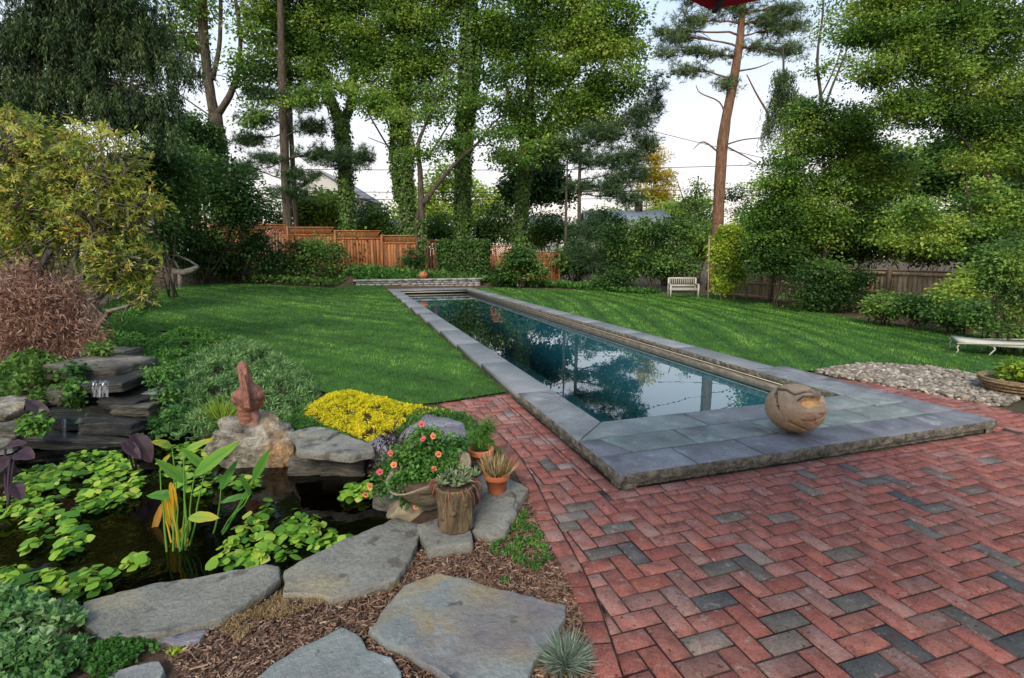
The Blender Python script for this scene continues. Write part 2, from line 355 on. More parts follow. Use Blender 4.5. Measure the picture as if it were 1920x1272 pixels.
# ------------------------------------------------------------------ mesh helpers
def mesh_np(name, V, quads=None, tris=None, tint=None, col=None, smooth=False):
    me = bpy.data.meshes.new(name)
    V = np.asarray(V, np.float32)
    me.vertices.add(len(V)); me.vertices.foreach_set('co', V.ravel())
    idx, starts, pos = [], [], 0
    for F in (quads, tris):
        if F is not None and len(F):
            F = np.asarray(F, np.int32); k = F.shape[1]
            idx.append(F.ravel()); starts.append(pos + np.arange(len(F)) * k); pos += F.size
    idx = np.concatenate(idx); starts = np.concatenate(starts).astype(np.int32)
    me.loops.add(len(idx)); me.loops.foreach_set('vertex_index', idx)
    me.polygons.add(len(starts)); me.polygons.foreach_set('loop_start', starts)
    if smooth:
        me.polygons.foreach_set('use_smooth', np.ones(len(starts), bool))
    if tint is not None:
        a = me.attributes.new('tint', 'FLOAT', 'POINT'); a.data.foreach_set('value', np.asarray(tint, np.float32))
    if col is not None:
        a = me.attributes.new('col', 'FLOAT_COLOR', 'POINT')
        c = np.ones((len(V), 4), np.float32); c[:, :3] = col
        a.data.foreach_set('color', c.ravel())
    me.update(calc_edges=True)
    me.validate()
    return me

class MB:
    """collects pieces of one mesh"""
    def __init__(s): s.V, s.Q, s.T, s.t, s.c, s.n = [], [], [], [], [], 0
    def add(s, V, quads=None, tris=None, tint=None, col=None):
        V = np.asarray(V, float).reshape(-1, 3)
        if quads is not None and len(quads): s.Q.append(np.asarray(quads, int) + s.n)
        if tris is not None and len(tris): s.T.append(np.asarray(tris, int) + s.n)
        s.V.append(V); s.n += len(V)
        s.t.append(np.full(len(V), 0.5) if tint is None else np.broadcast_to(tint, (len(V),)))
        s.c.append(np.ones((len(V), 3)) if col is None else np.broadcast_to(col, (len(V), 3)))
        return s
    def mesh(s, name, smooth=False, col=False):
        return mesh_np(name, np.concatenate(s.V), np.concatenate(s.Q) if s.Q else None, np.concatenate(s.T) if s.T else None,
                       np.concatenate(s.t), np.concatenate(s.c) if col else None, smooth)
    def obj(s, name, mat, parent=None, smooth=False, col=False):
        return link(name, s.mesh(name, smooth, col), mat, parent)

def link(name, me, mat=None, parent=None):
    o = bpy.data.objects.new(name, me)
    if mat is not None and not me.materials: me.materials.append(mat)
    COL.objects.link(o)
    if parent is not None:
        o.parent = parent
        off = Vector((0, 0, 0)); q = parent
        while q is not None: off += q.location; q = q.parent
        o.location = -off                              # parts are built in world coordinates
    return o

def tag(o, label=None, cat=None, group=None, kind=None):
    if label: o['label'] = label
    if cat: o['category'] = cat
    if group: o['group'] = group
    if kind: o['kind'] = kind
    return o

def thing(name, label, cat, loc=(0, 0, 0), group=None):
    o = bpy.data.objects.new(name, None)
    o.empty_display_size = 0.1
    COL.objects.link(o)
    o.location = loc
    return tag(o, label, cat, group)

def unit(v):
    v = np.asarray(v, float)
    return v / np.maximum(np.linalg.norm(v, axis=-1, keepdims=True), 1e-9)

def rings(mb, R, cap=True, tint=None):
    """R: list of rings (k,3) of equal length, bottom to top"""
    k = len(R[0]); V = np.concatenate(R); Q = []
    i = np.arange(k); j = (i + 1) % k
    for a in range(len(R) - 1):
        Q.append(np.stack([a * k + i, a * k + j, (a + 1) * k + j, (a + 1) * k + i], 1))
    T = []
    if cap:
        n = len(V); V = np.concatenate([V, [R[0].mean(0)], [R[-1].mean(0)]])
        T = np.concatenate([np.stack([np.full(k, n), j, i], 1), np.stack([np.full(k, n + 1), (len(R) - 1) * k + i, (len(R) - 1) * k + j], 1)])
    mb.add(V, np.concatenate(Q), T, tint)
    return mb

def tube(mb, pts, rad, k=7, jitter=0.0, tint=None, cap=True):
    pts = np.asarray(pts, float); n = len(pts)
    rad = np.broadcast_to(np.asarray(rad, float), (n,))
    tan = unit(np.gradient(pts, axis=0))
    ref = np.array([0.0, 0, 1]) if abs(tan[0][2]) < 0.9 else np.array([1.0, 0, 0])
    u = unit(np.cross(tan[0], ref)); R = []
    th = np.arange(k) / k * 2 * np.pi
    for i in range(n):
        u = unit(u - tan[i] * np.dot(u, tan[i])); v = np.cross(tan[i], u)
        r = rad[i] * (1 + jitter * RNG.standard_normal(k))
        R.append(pts[i] + (np.cos(th) * r)[:, None] * u + (np.sin(th) * r)[:, None] * v)
    return rings(mb, R, cap, tint)

def box(mb, c, s, rz=0.0, tint=None, bev=0.0):
    c = np.asarray(c, float); h = np.asarray(s, float) / 2
    if bev:
        lay = [(-1, 1), (-1, 0), (1, 0), (1, 1)]; R = []
        for zz, ins in [(-h[2], bev), (-h[2] + bev, 0), (h[2] - bev, 0), (h[2], bev)]:
            R.append(np.array([(-h[0] + ins, -h[1] + ins, zz), (h[0] - ins, -h[1] + ins, zz), (h[0] - ins, h[1] - ins, zz), (-h[0] + ins, h[1] - ins, zz)]))
    else:
        R = [np.array([(-h[0], -h[1], z), (h[0], -h[1], z), (h[0], h[1], z), (-h[0], h[1], z)]) for z in (-h[2], h[2])]
    ca, sa = math.cos(rz), math.sin(rz); rot = np.array([[ca, sa, 0], [-sa, ca, 0], [0, 0, 1]])
    n = 4; V = np.concatenate(R) @ rot + c; Q = []
    for a in range(len(R) - 1):
        for i in range(4): Q.append((a * 4 + i, a * 4 + (i + 1) % 4, a * 4 + 4 + (i + 1) % 4, a * 4 + 4 + i))
    Q += [(3, 2, 1, 0), tuple((len(R) - 1) * 4 + i for i in range(4))]
    mb.add(V, Q, None, tint)
    return mb

def beam(mb, a, b, w, h, tint=None):
    """rectangular bar between two points"""
    a, b = np.asarray(a, float), np.asarray(b, float); d = unit(b - a)
    up = np.array([0, 0, 1.0]) if abs(d[2]) < 0.95 else np.array([1.0, 0, 0])
    s = unit(np.cross(d, up)) * w / 2; u = np.cross(unit(s), d) * h / 2
    V = [a - s - u, a + s - u, a + s + u, a - s + u, b - s - u, b + s - u, b + s + u, b - s + u]
    mb.add(V, [(3, 2, 1, 0), (4, 5, 6, 7), (0, 1, 5, 4), (1, 2, 6, 5), (2, 3, 7, 6), (3, 0, 4, 7)], None, tint)
    return mb

def lathe(mb, c, prof, k=24, wob=0.0, tint=None):
    th = np.arange(k) / k * 2 * np.pi; c = np.asarray(c, float)
    R = [c + np.stack([np.cos(th) * r * (1 + wob * np.sin(3 * th + z * 9)), np.sin(th) * r * (1 + wob * np.sin(3 * th + z * 9)), np.full(k, z)], 1) for r, z in prof]
    return rings(mb, R, True, tint)

def nz(p, s=1.0, o=0.0):
    return noise.noise(Vector((p[0] * s + o, p[1] * s + o * .7, p[2] * s - o)))

def inset(poly, d):
    poly = np.asarray(poly, float); n = len(poly)
    e = unit(np.roll(poly, -1, 0) - poly); nn = np.stack([-e[:, 1], e[:, 0]], 1)      # inward for ccw
    pn = np.roll(nn, 1, 0); b = unit(nn + pn)
    c = np.maximum(np.sum(b * nn, 1), 0.35)
    return poly + b * (d / c)[:, None]

def area2(p):
    p = np.asarray(p); q = np.roll(p, -1, 0)
    return np.sum(p[:, 0] * q[:, 1] - q[:, 0] * p[:, 1]) / 2

def resample(poly, step, closed=True):
    poly = np.asarray(poly, float); out = []
    n = len(poly)
    for i in range(n if closed else n - 1):
        a, b = poly[i], poly[(i + 1) % n]; k = max(1, int(np.ceil(np.linalg.norm(b - a) / step)))
        out += [a + (b - a) * t / k for t in range(k)]
    if not closed: out.append(poly[-1])
    return np.array(out)

def sheet(name, poly, zf, step, mat, dz=0.0, kind='structure'):
    """flat area with an outline, draped on zf"""
    poly = resample(np.asarray(poly)[:, :2], step)
    lo, hi = poly.min(0), poly.max(0)
    gx, gy = np.meshgrid(np.arange(lo[0], hi[0], step), np.arange(lo[1], hi[1], step))
    gx, gy = gx.ravel(), gy.ravel(); k = sdist(poly, gx, gy) > step * 0.4
    P = np.concatenate([poly, np.stack([gx[k], gy[k]], 1)]); n = len(poly)
    v, e, f, *_ = delaunay_2d_cdt([Vector(p) for p in P], [(i, (i + 1) % n) for i in range(n)], [], 1, 1e-5)
    V = np.array([(p.x, p.y, 0) for p in v]); V[:, 2] = zf(V[:, 0], V[:, 1]) + dz
    F = np.array([t for t in f if len(t) == 3])
    a = V[F[:, 0]]; b = V[F[:, 1]]; c = V[F[:, 2]]
    flip = np.cross(b - a, c - a)[:, 2] < 0
    F[flip] = F[flip][:, ::-1]
    o = link(name, mesh_np(name, V, None, F, smooth=True), mat)
    if kind: o['kind'] = kind
    return o

def slab_mesh(name, poly, z, thick, bev=0.012, rough=0.010, relief=0.006, step=0.06, seed=0.0, tilt=(0, 0)):
    """a flat stone with a broken outline"""
    poly = np.asarray(poly, float)[:, :2]
    if area2(poly) < 0: poly = poly[::-1]
    o = resample(poly, step)
    q = inset(o, 1.0) - o
    off = np.array([nz((p[0], p[1], seed), 5.0, seed) * rough * 2 + nz((p[0], p[1], seed), 17.0, seed) * rough for p in o])
    o = o + q * off[:, None]
    c = o.mean(0); n = len(o)
    def zt(p): return z + (p[0] - c[0]) * tilt[0] + (p[1] - c[1]) * tilt[1]
    def relz(p):
        h = nz((p[0], p[1], seed), 2.4, seed) + 0.35 * nz((p[0], p[1], seed), 8.0, seed)
        return relief * (0.55 * math.floor(h * 3.2) / 3.2 + 0.45 * h + 0.25 * nz((p[0], p[1], seed), 23.0, seed))
    lays = [(-thick, 0.25 * bev), (-thick * 0.55, -0.35 * bev), (-bev, 0.0), (-bev * 0.3, bev * 0.35), (0, bev)]
    mb = MB(); V, Q = [], []
    for li, (dz, ins) in enumerate(lays):
        r = o + (inset(o, ins) - o)
        for i, p in enumerate(r):
            jig = 0.006 * nz((p[0], p[1], dz), 12, seed) if 0 < li < 4 else 0
            V.append((p[0] + jig, p[1] + jig, zt(p) + dz + (relz(p) if li == 4 else 0)))
    i = np.arange(n); j = (i + 1) % n
    for a in range(len(lays) - 1): Q.append(np.stack([a * n + i, a * n + j, (a + 1) * n + j, (a + 1) * n + i], 1))
    top = np.array(V[-n:])[:, :2]
    lo, hi = top.min(0), top.max(0)
    gx, gy = np.meshgrid(np.arange(lo[0], hi[0], step), np.arange(lo[1], hi[1], step)); gx, gy = gx.ravel(), gy.ravel()
    k = sdist(top, gx, gy) > step * 0.5
    P = np.concatenate([top, np.stack([gx[k], gy[k]], 1)])
    v, e, f, orig, *_ = delaunay_2d_cdt([Vector(p) for p in P], [(a, (a + 1) % n) for a in range(n)], [], 1, 1e-6)
    base = len(V); remap = {}
    for vi, p in enumerate(v):
        src = [s for s in orig[vi] if s < n]
        if src: remap[vi] = base - n + src[0]
        else:
            remap[vi] = len(V); V.append((p.x, p.y, zt((p.x, p.y)) + relz((p.x, p.y))))
    F = []
    V = np.array(V)
    for t in f:
        if len(t) != 3: continue
        t = [remap[x] for x in t]
        a, b, c_ = V[t[0]], V[t[1]], V[t[2]]
        F.append(t if np.cross(b - a, c_ - a)[2] > 0 else t[::-1])
    return mesh_np(name, V, np.concatenate(Q), np.array(F), smooth=False)

def rock_mesh(name, c, r, seed, boxy=0.0, cuts=14, rz=0.0, sub=4, rough=0.06, smooth=True):
    bm = bmesh.new(); bmesh.ops.create_icosphere(bm, subdivisions=sub, radius=1)
    rs = np.random.default_rng(seed)
    V = np.array([v.co[:] for v in bm.verts])
    if boxy:
        V = np.sign(V) * np.abs(V) ** (1 - boxy); V /= np.maximum(np.abs(V).max(1, keepdims=True), 1e-6) * 0.5 + 0.5
    N = unit(rs.standard_normal((cuts, 3))); Dd = rs.uniform(0.62, 0.95, cuts)
    for nn, dd in zip(N, Dd):
        s = V @ nn; ex = np.maximum(s - dd, 0); V = V - ex[:, None] * nn * 0.9
    off = rs.uniform(0, 50)
    dsp = np.array([nz(p, 1.6, off) * rough * 1.6 + nz(p, 4.5, off) * rough + nz(p, 12, off) * rough * 0.4 for p in V])
    V = V * (1 + dsp)[:, None]
    V = V * np.asarray(r)
    ca, sa = math.cos(rz), math.sin(rz)
    V = V @ np.array([[ca, sa, 0], [-sa, ca, 0], [0, 0, 1]]) + np.asarray(c)
    for v, p in zip(bm.verts, V): v.co = p
    me = bpy.data.meshes.new(name); bm.to_mesh(me); bm.free()
    if smooth: me.polygons.foreach_set('use_smooth', np.ones(len(me.polygons), bool))
    return me

def blob_mesh(name, parts, voxel):
    """a single skin over capsules (a, b, ra, rb)"""
    bm = bmesh.new()
    for a, b, ra, rb in parts:
        a, b = np.asarray(a, float), np.asarray(b, float); n = max(2, int(np.linalg.norm(b - a) / (min(ra, rb) * 0.5)) + 1)
        for t in np.linspace(0, 1, n):
            r = ra + (rb - ra) * t
            bmesh.ops.create_icosphere(bm, subdivisions=2, radius=r, matrix=Matrix.Translation(Vector(a + (b - a) * t)))
            if np.linalg.norm(b - a) < 1e-6: break
    me = bpy.data.meshes.new(name); bm.to_mesh(me); bm.free()
    o = bpy.data.objects.new(name + '_raw', me); COL.objects.link(o)
    md = o.modifiers.new('r', 'REMESH'); md.mode = 'VOXEL'; md.voxel_size = voxel
    sm = o.modifiers.new('s', 'SMOOTH'); sm.iterations = 1; sm.factor = 0.5
    dg = bpy.context.evaluated_depsgraph_get()
    out = bpy.data.meshes.new_from_object(o.evaluated_get(dg))
    out.name = name
    bpy.data.objects.remove(o); bpy.data.meshes.remove(me)
    out.polygons.foreach_set('use_smooth', np.ones(len(out.polygons), bool))
    return out

# ------------------------------------------------------------------ foliage helpers
def rand_dirs(n, zlo=-1.0, zhi=1.0):
    z = RNG.uniform(zlo, zhi, n); t = RNG.uniform(0, 2 * np.pi, n); r = np.sqrt(np.maximum(0, 1 - z * z))
    return np.stack([r * np.cos(t), r * np.sin(t), z], 1)

def add_leaves(mb, P, Dv, Nv, L, W, tint, fold=0.12, mid=0.45):
    """four-cornered leaves: base, two sides, tip"""
    P, Dv, Nv = np.asarray(P), unit(Dv), np.asarray(Nv); n = len(P)
    L = np.broadcast_to(L, (n,))[:, None]; W = np.broadcast_to(W, (n,))[:, None]
    S = unit(np.cross(Dv, Nv)); U = np.cross(S, Dv)
    a = P; b = P + Dv * L * mid + S * W / 2 + U * W * fold; c = P + Dv * L - U * L * 0.10; d = P + Dv * L * mid - S * W / 2 + U * W * fold
    V = np.stack([a, b, c, d], 1).reshape(-1, 3)
    mb.add(V, np.arange(4 * n).reshape(n, 4), None, np.repeat(np.broadcast_to(tint, (n,)), 4))
    return mb

def add_blades(mb, P, Dv, L, W, tint):
    """thin pointed triangles: needles and grass"""
    P, Dv = np.asarray(P), unit(Dv); n = len(P)
    L = np.broadcast_to(L, (n,))[:, None]; W = np.broadcast_to(W, (n,))[:, None]
    S = unit(np.cross(Dv, rand_dirs(n))) * W / 2
    V = np.stack([P - S, P + S, P + Dv * L], 1).reshape(-1, 3)
    mb.add(V, None, np.arange(3 * n).reshape(n, 3), np.repeat(np.broadcast_to(tint, (n,)), 3))
    return mb

def add_discs(mb, P, N, R, tint, k=7, cup=0.15):
    P, N = np.asarray(P), unit(N); n = len(P); R = np.broadcast_to(R, (n,))[:, None]
    u = unit(np.cross(N, rand_dirs(n))); v = np.cross(N, u)
    V = [P]
    for i in range(k):
        t = 2 * np.pi * (i + 0.25) / k * 0.96
        V.append(P + (u * math.cos(t) + v * math.sin(t)) * R * (0.92 + 0.16 * (i % 2)) + N * R * cup)
    V = np.stack(V, 1).reshape(-1, 3)
    base = np.arange(n)[:, None] * (k + 1)
    T = np.concatenate([np.stack([base[:, 0], base[:, 0] + 1 + i, base[:, 0] + 1 + (i + 1) % k], 1) for i in range(k)])
    mb.add(V, None, T, np.repeat(np.broadcast_to(tint, (n,)), k + 1))
    return mb

def lobes_px(lobes, D):
    """(px, py, rx, ry[, D[, depth]]) -> centre, radii in metres (world axes follow the view)"""
    out = []
    for lb in lobes:
        d = lb[4] if len(lb) > 4 else D
        dep = lb[5] if len(lb) > 5 else 0.85 * min(lb[2], lb[3] * 1.5) * d / FPX
        out.append((A(lb[0], lb[1], d), lb[2] * d / FPX, dep, lb[3] * d / FPX))
    return out

def clumps_in(lobes, n, shell=0.55):
    """clump centres spread through the lobes by volume, more toward the surface"""
    w = np.array([rx * dy * rz for _, rx, dy, rz in lobes]) ** 0.8; w = w / w.sum()
    which = RNG.choice(len(lobes), n, p=w); d = rand_dirs(n)
    rr = (shell + (1 - shell) * RNG.random(n)) * RNG.random(n) ** 0.25
    C = np.array([l[0] for l in lobes])[which]; R = np.array([l[1:] for l in lobes])[which]
    q = d * rr[:, None] * R
    P = C + np.stack([q[:, 0] * CY + q[:, 1] * SY, -q[:, 0] * SY + q[:, 1] * CY, q[:, 2]], 1)
    return P, which

def patchy(P, sc, off=0.0):
    return np.array([noise.noise(Vector((p[0] * sc + off, p[1] * sc, p[2] * sc * 1.3 - off))) for p in P])

def foliage(mb, lobes, nclump, per, cr, L, W, flat=0.5, droop=0.25, tint=(0.15, 0.85), shell=0.55, floor=None, updir=0.6, gate=-0.12):
    P, which = clumps_in(lobes, int(nclump * 1.55), shell)
    pn = patchy(P, 0.42 / max(cr, .03), 3.0); k = np.argsort(-pn + RNG.normal(0, .10, len(P)))[:nclump]; k.sort()
    P, which, pn = P[k], which[k], pn[k]
    n = nclump * per
    C = np.repeat(P, per, 0)
    off = RNG.standard_normal((n, 3)) * cr * np.array([0.62, 0.62, 0.62 * flat])
    p = C + off
    base = np.repeat(np.clip((tint[0] + tint[1]) / 2 + (tint[1] - tint[0]) * (.95 * patchy(P, 0.26 / max(cr, .03), 11.0) + RNG.normal(0, .16, nclump)), 0, 1), per)
    tt = np.clip(base + RNG.normal(0, 0.14, n), 0.01, 0.99)
    if floor is not None: p[:, 2] = np.maximum(p[:, 2], floor)
    d = unit(off * np.array([1, 1, 0.4]) + 0.5 * RNG.standard_normal((n, 3)) * cr); d[:, 2] -= droop
    N = RNG.standard_normal((n, 3)) * 0.55; N[:, 2] += updir + 0.2
    s = RNG.uniform(0.7, 1.25, n)
    add_leaves(mb, p, d, N, L * s, W * s, tt)
    return P, which

def needles(mb, lobes, ntuft, per, L, W, tint=(0.1, 0.9), shell=0.3, up=0.35, branchlets=True):
    P, which = clumps_in(lobes, ntuft, shell)
    n = ntuft * per
    tt = np.clip(np.repeat(RNG.uniform(*tint, ntuft), per) + RNG.normal(0, .12, n), .01, .99)
    ax = rand_dirs(ntuft, -0.2, 0.8); AX = np.repeat(ax, per, 0)
    p = np.repeat(P, per, 0) + AX * (RNG.random(n)[:, None] - 0.5) * L * 1.6
    d = unit(AX * 0.5 + rand_dirs(n)); d[:, 2] += up
    add_blades(mb, p, d, L * RNG.uniform(.7, 1.2, n), W, tt)
    return P, which

def hang(mb, lobes, nstr, length, L, W, per=26, tint=(0.05, 0.8)):
    """hanging branchlets"""
    P, which = clumps_in(lobes, int(nstr * 1.35), 0.35)
    bn = np.array([noise.noise(Vector((p[0] * .35, p[1] * .35, p[2] * 1.25 + .3 * p[0]))) for p in P]); k = np.argsort(-bn)[:nstr]; k.sort(); P, which, bn = P[k], which[k], bn[k]
    n = nstr * per
    s = np.tile(np.linspace(0, 1, per), nstr); ln = np.repeat(RNG.uniform(0.5, 1.2, nstr) * length, per)
    dirs = np.repeat(rand_dirs(nstr, 0, 0.1) * 0.22, per, 0)
    p = np.repeat(P, per, 0) + dirs * (s * ln)[:, None]; p[:, 2] -= s ** 1.4 * ln
    p += RNG.standard_normal((n, 3)) * 0.03
    d = rand_dirs(n, -1, 0.1); d[:, 2] -= 0.9
    tt = np.clip(np.repeat(RNG.uniform(*tint, nstr) + .5 * (bn - bn.mean()), per) + .25 * (1 - s) - .1 + RNG.normal(0, .12, n), .01, .99)
    add_leaves(mb, p, d, rand_dirs(n), L * RNG.uniform(.7, 1.3, n), W, tt)
    return P, which

def bend(a, b, sag=0.0, n=6, wob=0.0):
    a, b = np.asarray(a, float), np.asarray(b, float); t = np.linspace(0, 1, n)[:, None]
    p = a + (b - a) * t
    p[:, 2] += sag * np.sin(t[:, 0] * np.pi)
    if wob: p[1:-1] += RNG.standard_normal((n - 2, 3)) * wob
    return p

def trunk_px(path, D, ws=0.60):
    """[(px, py, width_px[, D])] -> points, radii; smoothed"""
    P = np.array([A(q[0], q[1], q[3] if len(q) > 3 else D) for q in path]); R = np.array([ws * q[2] * (q[3] if len(q) > 3 else D) / FPX / 2 for q in path])
    n = len(P); k = (n - 1) * 4 + 1; t = np.linspace(0, n - 1, k); P2 = np.stack([np.interp(t, np.arange(n), P[:, i]) for i in range(3)], 1); R2 = np.interp(t, np.arange(n), R)
    for _ in range(2):
        P2[1:-1] = (P2[:-2] + 2 * P2[1:-1] + P2[2:]) / 4
    return P2, R2

def ivy_on(mb, P, R, dens, L, tint=(0.1, 0.9), thick=0.10):
    for i in range(len(P) - 1):
        seg = np.linalg.norm(P[i + 1] - P[i]); n = int(seg * dens * (R[i] + 0.1) * 6)
        if n < 1: continue
        t = RNG.random(n)[:, None]; c = P[i] * (1 - t) + P[i + 1] * t; th = RNG.uniform(0, 2 * np.pi, n)
        o = np.stack([np.cos(th), np.sin(th), np.zeros(n)], 1)
        lump = np.array([.35 + 2.6 * max(0.0, noise.noise(Vector((q[0] * .9 + 2 * w_[0], q[1] * .9 + 2 * w_[1], q[2] * .9))) + .15) for q, w_ in zip(c, o)])
        p = c + o * (R[i] + RNG.random(n) ** 1.6 * thick * 1.6 * lump * (1 + 1.5 * (RNG.random(n) > .93)))[:, None]
        d = o * 0.45 + rand_dirs(n) * 0.5; d[:, 2] -= 0.7
        add_leaves(mb, p, d, o + 0.5 * rand_dirs(n), L * RNG.uniform(.7, 1.3, n), L * .9, np.clip(RNG.uniform(*tint, n), 0, 1))

def tree(name, label, trunks, D, lobes, leaf='maple', n=140, per=60, cr=0.55, L=0.17, W=0.10, flat=0.5, droop=0.25, bark='bark', ivy=None, mode='leaf', tint=(0.1, 0.85),
         shell=0.5, limbs=True, cat='tree', group=None, extra=None, twigs=0.5, updir=0.6):
    tp = [trunk_px(t, D) for t in trunks]
    b = tp[0][0][0].copy(); gz = T(b[0], b[1])
    if b[2] > gz - 0.05:
        tp[0] = (np.concatenate([[[b[0], b[1], gz - 0.1]], tp[0][0]]), np.concatenate([[tp[0][1][0] * 1.25], tp[0][1]]))
    root = thing(name, label, cat, (b[0], b[1], gz), group)
    tm = MB()
    for P, R in tp: tube(tm, P, R, 9, 0.05)
    LB = lobes_px(lobes, D); fm = MB()
    if mode == 'leaf': CPs, wh = foliage(fm, LB, n, per, cr, L, W, flat, droop, tint, shell, updir=updir)
    elif mode == 'needle': CPs, wh = needles(fm, LB, n, per, L, W, tint)
    else: CPs, wh = hang(fm, LB, n, cr, L, W, per, tint)
    if limbs:
        allP = np.concatenate([p for p, r in tp]); allR = np.concatenate([r for p, r in tp])
        for i, lb in enumerate(LB):
            d = np.linalg.norm((allP - lb[0]) * np.array([1, 1, 1.6]) + np.array([0, 0, 0.6 * lb[3]]), axis=1) - allP[:, 2] * 0.05
            k = int(np.argmin(d)); r0 = min(allR[k] * 0.45, 0.12 if mode == 'leaf' else 0.05)
            q = bend(allP[k], lb[0], 0.12 * np.linalg.norm(lb[0] - allP[k]) * (1 if mode == 'leaf' else 0.3), 8, 0.05)
            tube(tm, q, np.linspace(r0, r0 * 0.35, 8), 6, 0.05)
            cs = CPs[wh == i]; m = int(len(cs) * twigs)
            for c in cs[:min(m, 40)]:
                tube(tm, bend(q[RNG.integers(3, 8)], c, 0.1, 4, 0.05), [r0 * .32, r0 * .25, r0 * .18, 0.006], 4, cap=False)
    if extra:
        for path, dd in extra:
            P, R = trunk_px(path, dd); tube(tm, P, R, 6, 0.04)
    tm.obj('trunk', M[bark], root, smooth=True)
    fm.obj('crown', L_[leaf], root)
    if ivy:
        im = MB()
        for P, R in [tp[i] for i in ivy.get('on', range(len(tp)))]:
            z1 = ivy.get('to', 99); k = P[:, 2] < z1
            if k.sum() > 1: ivy_on(im, P[k], R[k], ivy.get('dens', 90), ivy.get('L', 0.13), thick=ivy.get('thick', 0.14))
        im.obj('ivy', L_['ivy'], root)
    return root

def shrub(name, label, lobes, D, leaf='deep', n=70, per=45, cr=0.3, L=0.10, W=0.06, flat=0.8, droop=0.2, mode='leaf', tint=(0.1, 0.85), shell=0.6, stems=7, cat='shrub', group=None, base=None, sr=0.02, bark='bark', updir=0.5):
    LB = lobes_px(lobes, D)
    c = np.mean([l[0] for l in LB], 0) if base is None else np.asarray(base, float)
    gz = T(c[0], c[1]); root = thing(name, label, cat, (c[0], c[1], gz), group)
    fm = MB()
    if mode == 'leaf': CPs, wh = foliage(fm, LB, n, per, cr, L, W, flat, droop, tint, shell, floor=gz + 0.02, updir=updir)
    elif mode == 'needle': CPs, wh = needles(fm, LB, n, per, L, W, tint)
    else: CPs, wh = hang(fm, LB, n, cr, L, W, per, tint)
    tm = MB()
    for c2 in CPs[:stems]:
        s = np.array([c[0] + RNG.normal(0, .12), c[1] + RNG.normal(0, .12), gz - 0.05])
        tube(tm, bend(s, c2, 0.15, 7, 0.03), np.linspace(sr, sr * 0.3, 7), 5)
    tm.obj('stem', M[bark], root, smooth=True)
    fm.obj('foliage', L_[leaf], root)
    return root

def ledge_mesh(name, c, rx, dep, h, seed, rz):
    """split slate block: angular outline, rough layered sides"""
    rs = np.random.default_rng(seed); pts = []
    for sx, sy in ((-1, -1), (-.3, -1), (.35, -1), (1, -1), (1, .1), (1, 1), (.2, 1), (-.4, 1), (-1, 1), (-1, 0)):
        pts.append((rx * sx * rs.uniform(.82, 1.05), dep * sy * rs.uniform(.78, 1.05)))
    ca, sa = math.cos(rz), math.sin(rz); P = np.array([(x * ca - y * sa + c[0], x * sa + y * ca + c[1]) for x, y in pts])
    if area2(P) < 0: P = P[::-1]
    step = max(.02, min(.05, rx / 6)); o = resample(P, step); n = len(o); lev = 7
    V, Q = [], []
    tl = rs.uniform(-.08, .08, 2)
    for j in range(lev + 1):
        t = j / lev; z = c[2] - h + 2 * h * t
        band = (rs.uniform(-1, 1) * .014) if 0 < j < lev else (.010 if j == lev else .0)
        for p in inset(o, .0):
            nn = nz((p[0] * 1.0, p[1], z * 4), 9, seed) * .016 + nz((p[0], p[1], z * 3), 24, seed) * .008
            d = unit(p - np.array(c[:2])); ins = band + nn
            V.append((p[0] - d[0] * ins, p[1] - d[1] * ins, z + (p[0] - c[0]) * tl[0] + (p[1] - c[1]) * tl[1] + .004 * nz((p[0], p[1], z), 14, seed)))
    i = np.arange(n); k = (i + 1) % n
    for j in range(lev): Q.append(np.stack([j * n + i, j * n + k, (j + 1) * n + k, (j + 1) * n + i], 1))
    top = np.array(V[-n:]); lo, hi = top[:, :2].min(0), top[:, :2].max(0)
    gx, gy = np.meshgrid(np.arange(lo[0], hi[0], step), np.arange(lo[1], hi[1], step)); gx, gy = gx.ravel(), gy.ravel(); kk = sdist(top[:, :2], gx, gy) > step * .5
    PP = np.concatenate([top[:, :2], np.stack([gx[kk], gy[kk]], 1)])
    v, e, f, orig, *_ = delaunay_2d_cdt([Vector(p) for p in PP], [(a, (a + 1) % n) for a in range(n)], [], 1, 1e-6)
    base = len(V) - n; V = list(V); rm = {}
    for vi, p in enumerate(v):
        src = [q for q in orig[vi] if q < n]
        if src: rm[vi] = base + src[0]
        else: rm[vi] = len(V); V.append((p.x, p.y, c[2] + h + (p.x - c[0]) * tl[0] + (p.y - c[1]) * tl[1] + .012 * nz((p.x, p.y, 0), 8, seed)))
    V = np.array(V); F = []
    for t in f:
        if len(t) != 3: continue
        t = [rm[q] for q in t]; F.append(t if np.cross(V[t[1]] - V[t[0]], V[t[2]] - V[t[0]])[2] > 0 else t[::-1])
    return mesh_np(name, V, np.concatenate(Q), np.array(F))

# ================================================================== THE SETTING
# ground sheet to the horizon
def lines(*seg):
    out = []
    for a, b, s in seg: out += list(np.arange(a, b, s))
    return np.array(sorted(set(np.round(out, 4))))
gx_ = lines((-400, -60, 60), (-60, -12, 3), (-12, -5, 0.4), (-5, 6.2, 0.11), (6.2, 20, 0.5), (20, 60, 4), (60, 401, 60))
gy_ = lines((-60, 0, 6), (0, 7, 0.11), (7, 22, 0.5), (22, 26, 0.12), (26, 34, 0.5), (34, 90, 5), (90, 601, 60))
X, Y = np.meshgrid(gx_, gy_)
Zg = ground_z(X.ravel(), Y.ravel()) - 0.012
nx, ny = len(gx_), len(gy_)
ii = (np.arange(ny - 1)[:, None] * nx + np.arange(nx - 1)[None, :]).ravel()
tag(link('ground', mesh_np('ground', np.stack([X.ravel(), Y.ravel(), Zg], 1), np.stack([ii, ii + 1, ii + nx + 1, ii + nx], 1), smooth=True), M['soil']), kind='structure')

